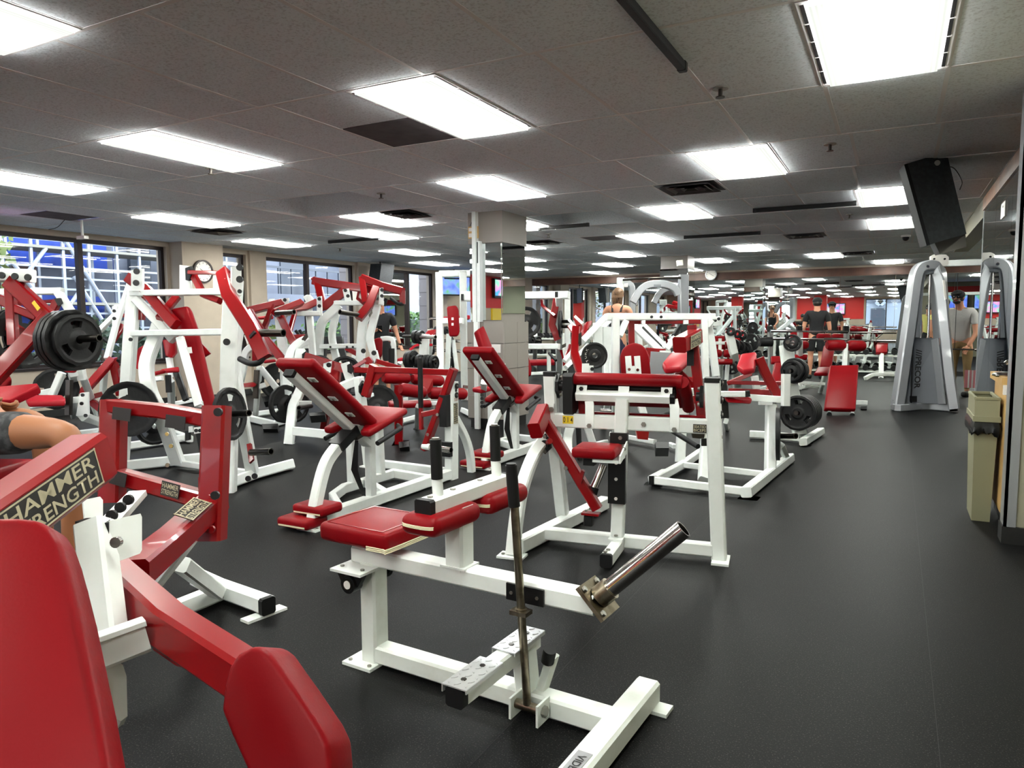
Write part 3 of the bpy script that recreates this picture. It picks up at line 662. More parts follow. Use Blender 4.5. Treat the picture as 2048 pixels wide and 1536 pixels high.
# weight plate: twelve-sided iron disc with hub, rim and three grip slots
_pl = {}
def plate_mesh(R, th, grips=True, facets=True):
    k = (R, th, grips, facets)
    if k in _pl: return _pl[k]
    N = 36; rr = [.026, .052, .062, .40*R, .48*R, .74*R, .82*R, .88*R, R]; hz = [.5, .5, .32, .30, .30, .30, .34, .5, .44]
    if not grips: pass
    vs = []; fs = []
    def rad(i, j):
        r = rr[j]
        if facets and j >= 7:
            a = 2*PI*i/N; s_ = 2*PI/12; f = math.cos(s_/2)/math.cos(((a+s_/2) % s_)-s_/2); r *= f
        return r
    for sd in (1, -1):
        for i in range(N):
            for j in range(len(rr)):
                r = rad(i, j); a = 2*PI*i/N; vs.append((r*math.cos(a), r*math.sin(a), sd*hz[j]*th))
    J = len(rr); I = lambda sd, i, j: (0 if sd > 0 else N*J)+(i % N)*J+j
    hole = lambda i, j: grips and j == 4 and (i % 12) in (4, 5, 6, 7)
    for i in range(N):
        for j in range(J-1):
            if hole(i, j): continue
            fs.append((I(1,i,j), I(1,i,j+1), I(1,i+1,j+1), I(1,i+1,j))); fs.append((I(-1,i,j), I(-1,i+1,j), I(-1,i+1,j+1), I(-1,i,j+1)))
        fs.append((I(1,i,J-1), I(-1,i,J-1), I(-1,i+1,J-1), I(1,i+1,J-1))); fs.append((I(1,i,0), I(1,i+1,0), I(-1,i+1,0), I(-1,i,0)))
        if grips:
            for ii in range(N):
                pass
    if grips:
        for b0 in (4, 16, 28):
            for i in range(b0, b0+4):
                fs.append((I(1,i,4), I(1,i+1,4), I(-1,i+1,4), I(-1,i,4))); fs.append((I(1,i,5), I(-1,i,5), I(-1,i+1,5), I(1,i+1,5)))
            fs.append((I(1,b0,4), I(-1,b0,4), I(-1,b0,5), I(1,b0,5))); fs.append((I(1,b0+4,4), I(1,b0+4,5), I(-1,b0+4,5), I(-1,b0+4,4)))
    g = G(); g.add(vs, fs); _pl[k] = g.mesh('weight_plate', IRON); return _pl[k]
def plate(c, ax, label, R=.21, th=.035, grips=True, facets=True, group=None, spin=None, m=None):
    o = link('weight_plate', plate_mesh(R, th, grips, facets), None, Vector(c)); ax = Vector(ax).normalized()
    q = ax.to_track_quat('Z', 'Y'); o.rotation_mode = 'QUATERNION'
    o.rotation_quaternion = q @ Quaternion((0,0,1), spin if spin is not None else random.uniform(0, 2))
    return tag(o, label, 'weight plate', group)
def copy_tree(o, parent=None):
    c = o.copy(); COL.objects.link(c)
    if parent: c.parent = parent
    for ch in list(o.children): copy_tree(ch, c)
    return c
# ================================================================== A  seated calf raise, centre foreground
A = Rig('calf_raise_machine', -1.25, 2.09, -3.3, 'white seated calf raise with chrome sleeve and tall black-gripped lever, centre foreground', 'weight machine')
a = A.w; U, V, Z = A.U, A.V, A.Z
T(A, 'base_beam', CREAM, [a(-.50,0,.045), a(.50,0,.045)], .076, .068)
T(A, 'rear_post', CREAM, [a(-.478,0,.012), a(-.478,0,.40)], .082, .076, U)
T(A, 'seat_beam', WHITE, [a(-.555,0,.42), a(.455,0,.42)], .076, .064)
T(A, 'base_crossbar', CREAM, [a(.535,-.62,.05), a(.535,.24,.05)], .082, .078)
cap(A, a(-.555,0,.42), -U, .07, .058)
footplate(A, a(-.50,-.01,0), U*.07, V*.075, m=CREAM); footplate(A, a(.535,.215,0), U*.085, V*.035, m=CREAM); footplate(A, a(.535,-.58,0), U*.085, V*.035, m=CREAM)
bolts(A, [a(-.55,-.06,.012), a(-.45,-.065,.012)], Z, .008, .006)
T(A, 'knee_post', WHITE, [a(-.075,0,.44), a(-.075,0,.665)], .08, .076, U)
A.part('weld_collar', G().obox(a(-.075,0,.452), U*.052, V*.046, Z*.004), WHITE)
kb = T(A, 'knee_pad_bar', WHITE, [a(-.10,-.165,.688), a(-.10,.335,.688)], .066, .054)
cap(A, a(-.10,-.165,.688), -V, .066, .054, parent=kb); cap(A, a(-.10,.335,.688), V, .066, .054, parent=kb)
bolts(A, [a(-.10,v_,.714) for v_ in (-.13, 0.0, .17, .30)], Z, .010, .007, kb)
for v0 in (-.20, .135):
    kp = A.part('knee_pad', G().pad(a(-.10, v0+.135, .633), U*.078, V*.14, Z*.036, .032, 4), REDV)
    e = v0-.004
    for i in range(4): A.part('piping', G().rod(spline([a(-.10-.070,e+.02,.640-i*.004), a(-.10-.055,e,.638-i*.004), a(-.10+.0,e-.004,.637-i*.004), a(-.10+.055,e,.638-i*.004), a(-.10+.070,e+.02,.640-i*.004)], 3), .0018, 6), PIPING, kp) if i < 3 else None
for v0, top in ((-.085, .985), (.285, .985)):
    RODP(A, 'handle_post', WHITE, [a(-.10,v0,.71), a(-.105,v0,.78)], .019)
    RODP(A, 'handle_grip', BLACK, [a(-.104,v0,.77), a(-.108,v0,.905)], .020)
    A.part('grip_end', G().disc(a(-.108,v0,.905), Z, .013, .006, 12), BOLT)
st = A.part('seat', G().pad(a(-.475,.035,.517), U*.168, V*.155, Z*.036, .022, 4), REDV)
A.part('seat_seam', G().tube([a(-.61,-.10,.5535), a(-.34,-.10,.5535), a(-.34,.16,.5535), a(-.61,.16,.5535), a(-.61,-.10,.5535)], .003, .003), RED, st)
for i in range(3): A.part('piping', G().rod(spline([a(-.40,-.121,.497-i*.006), a(-.325,-.118,.497-i*.006), a(-.306,-.10,.497-i*.006), a(-.305,.16,.497-i*.006)], 3), .0026, 6), PIPING, st)
T(A, 'seat_post', WHITE, [a(-.455,0,.45), a(-.455,0,.485)], .10, .085, U)
# wheels under the seat end
A.part('wheel_plate', G().obox(a(-.50,-.02,.384), U*.075, V*.11, Z*.005), WHITE)
bolts(A, [a(-.55,-.09,.389), a(-.45,-.09,.389)], Z, .008, .006)
for s_ in (-1, 1):
    v_ = -.02+s_*.085
    wb = A.part('wheel_bracket', G().slab([a(-.57,v_,.379), a(-.43,v_,.379), a(-.46,v_,.33), a(-.50,v_,.305), a(-.54,v_,.33)], V*.02), BLACK)
    wh = A.part('wheel', G().disc(a(-.50, v_-.012, .335), V, .034, .045, 18), BLACKP); A.part('wheel_hub', G().disc(a(-.50, v_-.016, .335), V, .016, .006, 14), WLAB, wh); A.part('hub_ring', G().disc(a(-.50, v_-.014, .335), V, .024, .004, 16), DARKST, wh)
# lever with black grip
lv = RODP(A, 'lever', STEEL, [a(.247,-.085,.07), a(.214,-.105,.74)], .0135); A.part('lever_grip', G().rod([a(.214,-.105,.72), a(.206,-.11,.852)], .0185).disc(a(.206,-.11,.852), Z, .016, .006), BLACK, lv)
A.part('lever_collar', G().obox(a(.231,-.096,.378), U*.030, V*.022, Z*.007).disc(a(.231,-.096,.383), Z, .02, .008), STEEL, lv)
RODP(A, 'pivot_pin', STEEL, [a(.20,-.08,.06), a(.30,-.08,.06)], .016)
for u_ in (.195, .295): A.part('pivot_lug', G().slab([a(u_,-.035,.09), a(u_,-.035,.02), a(u_,-.115,.02), a(u_,-.115,.09)], U*.008), CREAM)
bolts(A, [a(.303,-.08,.06)], U, .018, .012)
bp_ = A.part('bumper_plate', G().obox(a(.215,-.042,.414), U*.07, V*.004, Z*.028), BLACKP); bolts(A, [a(.165,-.046,.412), a(.262,-.046,.412)], -V, .006, .004, bp_)
# chrome sleeve on an inclined plate
d = (a(.70,.06,.675)-a(.455,-.0,.437)).normalized(); c0 = a(.455,0,.435); pu_ = d.cross(V).normalized()
sp = A.part('sleeve_plate', G().obox(c0, V*.062, pu_*.062, d*.006), STEEL); bolts(A, [c0-V*.045-pu_*.045+d*.006, c0+V*.045+pu_*.045+d*.006, c0-V*.045+pu_*.045+d*.006], d, .010, .008, sp)
A.part('sleeve_collar', G().pipe(c0+d*.006, c0+d*.055, .036, .029, 24), STEEL, sp)
A.part('weight_sleeve', G().pipe(c0+d*.01, c0+d*.355, .0285, .023, 24), CHROME)
# foot rests of diamond plate
T(A, 'foot_post', CREAM, [a(.20,.0,.07), a(.185,0,.21)], .075, .06, U)
fb = T(A, 'foot_bar', WHITE, [a(.18,-.385,.215), a(.18,.07,.215)], .062, .06); cap(A, a(.18,-.385,.215), -V, .062, .06, parent=fb)
for v0, v1 in ((-.395, -.195), (-.125, .075)):
    tp = A.part('tread_plate', G().obox(a(.182,(v0+v1)/2,.249), U*.042, V*(v1-v0)/2, Z*.002).obox(a(.140,(v0+v1)/2,.238), U*.002, V*(v1-v0)/2, Z*.012).obox(a(.224,(v0+v1)/2,.244), U*.002, V*(v1-v0)/2, Z*.006), DIAMOND)
    lz = G()
    for i in range(7):
        for j in range(3):
            c = a(.152+j*.030, v0+.018+i*.028, .2512); s_ = 1 if (i+j) % 2 else -1; q = (U*.6+V*s_*.8)*.011; r_ = Vector((-q.y, q.x, 0))*.28; lz.slab([c-q, c-r_, c+q, c+r_], Z*.0016)
    o = A.part('tread_lugs', lz, DIAMOND, tp); o['kind'] = 'stuff'; bolts(A, [a(.182,v0+.05,.251), a(.182,v1-.05,.251)], Z, .009, .003, tp, DARKST, 'screw')
T(A, 'stop_post', CREAM, [a(.245,.015,.07), a(.285,.02,.20)], .045, .03, U); A.part('rubber_stop', G().disc(a(.275,.0,.185), (.3,-.2,1), .022, .05, 16), BLACK)
lb = A.part('maker_badge', G().obox(a(.535,-.33,.0905), U*.022, V*.075, Z*.001), BADGE); A.text('lettering', 'VIDEX', DECAL, a(.537,-.325,.0915), -V, U, .10, .024, lb, .01)
A.part('badge_mark', G().slab([a(.525,-.385,.0918), a(.535,-.398,.0918), a(.545,-.385,.0918)], Z*.0004), RED, lb)
# ================================================================== B  seated preacher machine tagged 014
B = Rig('biceps_machine', -1.86, 3.75, 8, 'white and red arm curl machine with yellow number tag 014 and long rolled pad', 'weight machine')
b_ = B.w; U, V, Z = B.U, B.V, B.Z
T(B, 'base_rail', WHITE, [b_(-.0,-.26,.05), b_(.24,.86,.05)], .07, .085)
footplate(B, b_(-.02,-.30,0), U*.075, V*.05); bolts(B, [b_(-.07,-.31,.012), b_(.03,-.32,.012)], Z, .010, .01)
T(B, 'curved_leg', WHITE, spline([b_(-.02,-.29,.01), b_(-.015,-.24,.20), b_(0,-.18,.37), b_(.04,-.08,.54), b_(.095,.02,.64)], 4), .07, .07, V)
T(B, 'left_post', WHITE, [b_(.09,.33,.09), b_(.118,.02,.72), b_(.105,.02,1.005)], .072, .072, V); cap(B, b_(.105,.02,1.005), Z, .072, .072, V)
T(B, 'right_post', WHITE, [b_(1.065,.02,.01), b_(1.012,.02,.99)], .078, .10, V); cap(B, b_(1.012,.02,.99), Z, .078, .10, V)
footplate(B, b_(1.075,.0,0), U*.045, V*.085)
T(B, 'base_beam', WHITE, [b_(.04,0,.06), b_(1.03,0,.06)], .06, .07)
T(B, 'upper_beam', WHITE, [b_(.135,-.005,.735), b_(1.0,-.005,.735)], .05, .08)
B.part('mount_plate', G().obox(b_(.125,-.035,.735), U*.020, V*.006, Z*.095), WHITE)
bolts(B, [b_(.13,-.042,.80), b_(.13,-.042,.67)], -V, .014, .012)
knobs(B, [b_(1.058,.0,z_) for z_ in (.97,.88,.80,.68,.56,.20,.14)], U, .022)
T(B, 'seat_post', WHITE, [b_(.512,-.02,.07), b_(.535,-.02,.87)], .072, .06, V)
T(B, 'seat_foot', WHITE, [b_(.52,.02,.045), b_(.515,-.33,.045)], .062, .07); cap(B, b_(.515,-.33,.045), -V, .062, .07)
bolts(B, [b_(.505,-.30,.081), b_(.512,-.26,.081), b_(.512,-.06,.10)], Z, .011, .008)
B.part('post_shoe', G().obox(b_(.513,-.055,.085), U*.04, V*.04, Z*.006), WHITE)
# pad on slanted bracket
pn = (Z*.55-V*.0+V*.0).normalized(); D1 = (V*.30-Z*.20)
pdn = D1.cross(U).normalized(); pdn = pdn if pdn.z > 0 else -pdn
pc = b_(.545,.145,.90)
B.part('arm_pad', G().pad(pc, U*.315, D1.normalized()*.16, pdn*.03, .028, 4).pad(b_(.545,.01,.975), U*.315, (V*.3+Z*.1).normalized()*.040, (Z*.3-V*.1).normalized()*.031, .030, 4), REDV)
B.part('pad_end_roll', G().rod([b_(.855,-.0,.968), b_(.862,.12,.90), b_(.862,.27,.80)], .036, 14).rod([b_(.83,0,.968), b_(.855,-.0,.968)], .04, 14), REDV)
B.part('pad_backing', G().obox(b_(.545,.06,.925), U*.27, D1.normalized()*.04, pdn*.03), BLACK)
T(B, 'pad_bar', WHITE, [b_(.27,-.015,.882), b_(.815,-.015,.882)], .055, .05, (0,-.4,1)); cap(B, b_(.815,-.015,.882), U, .055, .05, (0,-.4,1))
for u_ in (.30, .54, .775):
    tb = B.part('pad_tab', G().obox(b_(u_,-.015,.918), U*.03, (V*.3+Z).normalized()*.022, V*.004), WHITE)
    if u_ != .54: bolts(B, [b_(u_,-.022,.921)], -V, .013, .006, tb, BLACKP)
for u_ in (.33, .80): B.part('pad_strut', G().tube([b_(u_+.01,-.01,.872), b_(u_+.022,-.034,.83), b_(u_+.022,-.036,.70)], .05, .012, V), WHITE); bolts(B, [b_(u_+.022,-.044,.715)], -V, .014, .008)
bolts(B, [b_(.655,-.032,.735)], -V, .014, .008)
decal(B, b_(.225,-.031,.742), U, Z, .062, .045, ['0 1 4'], plate=YELLOW, ink=DECAL, name='number_tag', frame=False)
decal(B, b_(.955,-.031,.725), U, Z, .07, .045, ['SEATED', 'BICEPS'], name='name_plate', frame=False)
# moving arm: cam, red yoke, grip bar
flange(B, b_(.145,.02,.93), U, Z, .06)
cm = B.part('counterweight_cam', G().slab([b_(.20,-.06,.99), b_(.20,-.02,1.01), b_(.20,.10,1.0), b_(.20,.10,.80), b_(.20,.0,.76), b_(.20,-.05,.78)], U*.055), BLACK)
T(B, 'yoke_arm', RED, [b_(.285,.06,.98), b_(.285,.10,.72)], .06, .05, U); T(B, 'yoke_bar', RED, [b_(.26,.10,.752), b_(1.0,.10,.752)], .05, .05)
# lever arm with counterweight box and stop foot
T(B, 'weight_arm', RED, [B.pv(1083,828,-.06), B.pv(1195,1018,-.06)], .055, .062, V)
T(B, 'arm_box', RED, [B.pv(1088,822,-.04), B.pv(1070,862,-.24)], .07, .095, V)
flange(B, B.pv(1092,887,-.02), -V, Z, .05); B.part('pivot_shaft', G().rod([B.pv(1094,886,-.02), B.pv(1100,882,-.10)], .016), RED)
ft = B.part('stop_plate', G().obox(B.pv(1182,1027,-.07), U*.05, V*.03, Z*.006), RED); B.part('rubber_stop', G().tube([B.pv(1178,1031,-.08), B.pv(1177,1050,-.08)], .05, .05, V), BLACK); bolts(B, [B.pv(1172,1023,-.08), B.pv(1181,1019,-.08)], Z, .008, .01, ft)
B.part('arm_lug', G().slab([B.pv(1155,958,-.10), B.pv(1163,940,-.10), B.pv(1168,944,-.10), B.pv(1162,968,-.10)], V*.03), RED); bolts(B, [B.pv(1132,936,-.095)], -V, .012, .01)
h0, h1 = B.pv(1207,930,.02), B.pv(1186,978,-.02); B.part('weight_horn', G().pipe(h1, h0, .024, .019, 18), CHROME); B.part('rubber_collar', G().rod([B.pv(1188,974,-.02), B.pv(1182,994,-.03)], .03, 14), BLACK)
st = B.part('seat', G().pad(b_(.435,-.20,.605), U*.118, V*.11, Z*.03, .022, 4), REDV)
B.part('seat_bracket', G().obox(b_(.50,-.20,.566), U*.07, V*.09, Z*.008).slab([b_(.575,-.30,.56), b_(.575,-.11,.59), b_(.575,-.11,.65), b_(.575,-.30,.60)], U*.008), WHITE)
B.part('seat_stop', G().obox(b_(.40,-.22,.555), U*.03, V*.03, Z*.025), BLACK)
ad = B.part('seat_adjuster', G().obox(b_(.517,-.065,.43), U*.048, V*.018, Z*.14).obox(b_(.525,-.055,.655), U*.048, V*.018, Z*.03), BLACKP); bolts(B, [b_(.515,-.085,z_) for z_ in (.52,.43,.32)], -V, .010, .003, ad, WLAB, 'pin_hole')
bolts(B, [b_(.535,-.075,.66), b_(.58,-.19,.62)], -V, .011, .008)
# ================================================================== C, D  leg extension machines
def leg_extension(x, y, label, full=True):
    r = Rig('leg_extension_machine', x, y, 0, label, 'weight machine'); c = r.w; U, V, Z = r.U, r.V, r.Z
    dn = Vector((0, .717, -.544)).normalized(); n = Vector((0, .604, .797)).normalized()
    T(r, 'backrest_spine', WHITE, [c(0,-.90,1.0), c(0,-.187,.458)], .075, .045, n); cap(r, c(0,-.90,1.0), -dn, .075, .045, n)
    pc = c(0,-.57,.835)+n*.012
    bk = r.part('backrest', G().pad(pc, U*.155, dn*.375, n*.032, .026, 4), REDV)
    for t_ in (-.22, .0, .2): tb = r.part('pad_tab', G().obox(pc-n*.036+dn*t_+U*.055, U*.03, dn*.022, n*.003), WHITE, bk); r.part('bolt', G().disc(pc-n*.04+dn*t_+U*.062, -n, .011, .006, 6), BOLT, bk)
    T(r, 'front_leg', WHITE, spline([c(0,-.745,.01), c(0,-.70,.18), c(0,-.62,.37), c(0,-.53,.46), c(0,-.38,.545), c(0,-.25,.60)], 4), .07, .07, V)
    r.part('leg_bracket', G().obox(c(0,-.42,.535), U*.05, (V+Z*.55).normalized()*.10, (Z-V*.55).normalized()*.032), BLACKP)
    footplate(r, c(0,-.75,0), U*.08, V*.05); bolts(r, [c(.055,-.76,.012), c(-.055,-.76,.012)], Z, .009, .006)
    T(r, 'base_beam', WHITE, [c(0,-.70,.05), c(0,.86,.05)], .07, .085)
    r.part('seat', G().polypad([c(-.20,.03,.655), c(.20,.03,.655), c(.20,-.40,.545), c(.12,-.40,.545), c(.06,-.26,.58), c(-.06,-.26,.58), c(-.12,-.40,.545), c(-.20,-.40,.545)], (0,-.012,.048), .02, 3), REDV)
    T(r, 'seat_post', WHITE, [c(0,-.16,.09), c(0,-.16,.58)], .06, .06, V)
    T(r, 'seat_carriage', DARKST, [c(0,-.35,.525), c(0,.02,.62)], .10, .03)
    RODP(r, 'seat_handle', BLACK, [c(.14,-.30,.53), c(.24,-.36,.50), c(.245,-.12,.575)], .017) if False else None
    for s_ in (1, -1):
        r.part('hand_grip', G().rod([c(s_*.16,-.05,.58), c(s_*.22,-.10,.57), c(s_*.225,-.36,.505)], .017), BLACK)
    T(r, 'outrigger', WHITE, [c(-.02,-.46,.05), c(-.32,-.20,.05), c(-.43,.05,.05), c(-.43,.66,.05), c(0,.60,.05)], .05, .07)
    T(r, 'rear_leg', WHITE, [c(-.43,.15,.08), c(-.43,.14,.50), c(-.05,-.05,.58)], .07, .06, V); T(r, 'rear_leg', WHITE, [c(-.44,.50,.08), c(-.42,.46,.46), c(-.04,.02,.58)], .07, .06, V)
    T(r, 'cross_strut', WHITE, [c(.02,-.30,.05), c(.5,-.22,.05), c(.9,.1,.05)] if False else [c(0,.02,.05), c(-.43,.30,.05)], .05, .07)
    r.part('seat_belt', G().add([c(-.015,-.30,.50), c(.015,-.30,.50), c(-.03,-.33,.30), c(.03,-.33,.30), c(-.012,-.24,.10), c(.012,-.23,.10)], [(0,1,3,2),(2,3,5,4)]), BLACK)
    for (u0, v0, z0, aa, bb) in ((-.08,-.745,.045,.13,.10), (-.03,-.66,.115,.13,.10)):
        p = r.part('foot_pad', G().pad(c(u0,v0,z0), U*aa, V*bb, Z*.032, .022, 3), REDV); r.part('piping', G().tube([c(u0-aa+.02,v0-bb+.002,z0-.014), c(u0+aa-.02,v0-bb+.002,z0-.014)], .004, .012), PIPING, p)
    if not full: return r
    # towers and swinging yoke
    tw = T(r, 'tower', WHITE, [c(.0,.88,.0), c(.0,.90,.81)], .075, .11, V)
    T(r, 'tower_leg', WHITE, spline([c(0,.95,.50), c(.0,1.10,.32), c(.0,1.18,.15), c(.0,1.20,.0)], 3), .06, .06, V)
    knobs(r, [c(.040,.91,.775), c(.040,.905,.70)], U, .024); r.part('tower_hole', G().disc(c(.038,.905,.74), U, .014, .003, 12), BLACKP)
    r.part('adjuster_block', G().obox(c(-.005,.80,.58), U*.035, V*.03, Z*.13), BLACKP)
    decal(r, c(.0395,.895,.55), Z, -V, .17, .065, ['HAMMER', 'STRENGTH']); decal(r, c(.0395,.90,.665), V, Z, .055, .03, ['STAY CLEAR', 'OF WEIGHTS'], plate=WLAB, ink=RED, name='warning_label', frame=False)
    T(r, 'pivot_tower', WHITE, [c(-.95,.98,0), c(-.95,.87,.82)], .075, .075, V); footplate(r, c(-.95,.98,0), U*.06, V*.06)
    T(r, 'rear_beam', WHITE, [c(-.95,.95,.05), c(0,.90,.05)], .05, .07)
    flange(r, c(-.91,.86,.72), U, Z, .06)
    T(r, 'yoke_side', RED, [c(-.86,.85,.66), c(-.76,.85,.93)], .06, .075, U); T(r, 'yoke_bar', RED, [c(-.80,.85,.895), c(.05,.85,.89)], .05, .05)
    T(r, 'yoke_arm', RED, [r.pv(908,738,.82) if x == -3.22 else c(.08,.82,.92), c(-.075,.80,.55), c(-.21,.80,.245)], .05, .075, V)
    r.part('gusset', G().slab([c(-.74,.84,.87), c(-.62,.84,.88), c(-.80,.84,.74)], V*.012), RED); bolts(r, [c(-.08,.765,.61), c(-.05,.765,.55), c(-.15,.765,.38)], -V, .014, .01)
    T(r, 'grip_stem', RED, [c(-.205,.75,.60), c(-.205,.75,.42)], .03, .03, V); RODP(r, 'yoke_grip', BLACK, [c(-.206,.75,1.01), c(-.206,.75,.60)], .021); T(r, 'grip_arm', RED, [c(-.19,.75,.545), c(-.06,.78,.575)], .035, .045)
    r.part('weight_horn', G().pipe(c(-.20,.78,.275), c(.09,.74,.272), .024, .018, 18), CHROME); r.part('horn_sleeve', G().rod([c(-.21,.78,.275), c(-.13,.77,.274)], .027, 14), WHITE)
    r.part('rubber_stop', G().obox(c(.0,.82,.26), U*.04, V*.02, Z*.06), BLACK)
    return r
C1 = leg_extension(-3.22, 4.1, 'red and white leg extension with raised red backrest and strap, behind the calf raise seat')
D1_ = leg_extension(-3.18, 6.21, 'red and white leg extension between the mirrored column and the 014 machine', False)
# ================================================================== kits: parts laid out at a distance along the optical axis
CR, CU, CF = Vector(R_WC[:,0]), Vector(R_WC[:,1]), -Vector(R_WC[:,2])
MM = dict(w=WHITE, c=CREAM, r=RED, v=REDV, l=REDL, b=BLACK, k=BLACKP, s=STEEL, x=CHROME, d=DARKST, g=GREYM, y=YELLOW, t=WLAB, p=GREYP)
def rig_at(name, px, py, label, cat='weight machine', group=None):
    p = on_z(px, py, 0); return Rig(name, p.x, p.y, 0, label, cat, group)
def P3(D, q):                                      # (px, py[, offset]) ; offset 'f' = on the floor, ('z',h) = at height h
    if len(q) > 2:
        if q[2] == 'f': return on_z(q[0], q[1], 0)
        if isinstance(q[2], tuple): return on_z(q[0], q[1], q[2][1])
        return on_d(q[0], q[1], D+q[2])
    return on_d(q[0], q[1], D)
def kit(r, D, spec):
    made = {}
    for s in spec:
        k, nm, m = s[0], s[1], MM[s[2]]
        if k == 't':   # tube w h pts
            pts = [P3(D, q) for q in s[5:]]; d_ = (pts[-1]-pts[0]).normalized()
            up = CF.cross(d_) if abs(d_.dot(CF)) < .97 else Z3
            o = r.part(nm, G().tube(pts, s[4], s[3], up), m)
        elif k == 'c':
            pts = [P3(D, q) for q in s[5:]]; d_ = (pts[-1]-pts[0]).normalized()
            o = r.part(nm, G().tube(spline(pts, 4), s[4], s[3], CF.cross(d_)), m)
        elif k == 'r': o = r.part(nm, G().rod(spline([P3(D, q) for q in s[4:]], 3) if len(s) > 6 else [P3(D, q) for q in s[4:]], s[3], 12), m)
        elif k == 'h':                             # hollow horn
            o = r.part(nm, G().pipe(P3(D, s[4]), P3(D, s[5]), s[3], s[3]*.75, 16), m)
        elif k == 'p':                             # cushion: outline, thickness, edge radius
            pts = [P3(D, q) for q in s[5:]]; n_ = (pts[1]-pts[0]).cross(pts[2]-pts[0]).normalized()
            if n_.dot(CF) < 0: n_ = -n_
            o = r.part(nm, G().polypad(pts, n_*s[3], s[4], 3), m)
        elif k == 's':                             # plate: outline, thickness
            pts = [P3(D, q) for q in s[4:]]; n_ = (pts[1]-pts[0]).cross(pts[2]-pts[0]).normalized()
            if n_.dot(CF) < 0: n_ = -n_
            o = r.part(nm, G().slab(pts, n_*s[3]), m)
        elif k == 'k':                             # black bolt cups facing the viewer
            for q in s[4:]:
                o = r.part(nm, G().disc(P3(D, q), -CF, s[3], .012, 14), m)
        elif k == 'e':                             # roller: capsule
            a_, b2 = P3(D, s[4]), P3(D, s[5]); rr = s[3]; dd = (b2-a_).normalized()
            prof = []
            pts = [a_+dd*rr*.06, a_+dd*rr*.5, b2-dd*rr*.5, b2-dd*rr*.06]
            g = G(); u_ = dd.orthogonal().normalized(); w_ = dd.cross(u_); rs = [rr*.72, rr, rr, rr*.72]; vs = []; fs = []; N = 16
            for p_, q_ in zip(pts, rs): vs += [p_+(u_*math.cos(2*PI*i/N)+w_*math.sin(2*PI*i/N))*q_ for i in range(N)]
            for j in range(3):
                for i in range(N): fs.append((j*N+i, j*N+(i+1)%N, (j+1)*N+(i+1)%N, (j+1)*N+i))
            fs += [tuple(range(N))[::-1], tuple(3*N+i for i in range(N))]
            o = r.part(nm, g.add(vs, fs), m)
        made[nm] = o
    return made
Z3 = Vector((0,0,1))
def name_plate(r, c, rt, up, w, h, lines=('HAMMER', 'STRENGTH')): return decal(r, c, rt, up, w, h, list(lines))
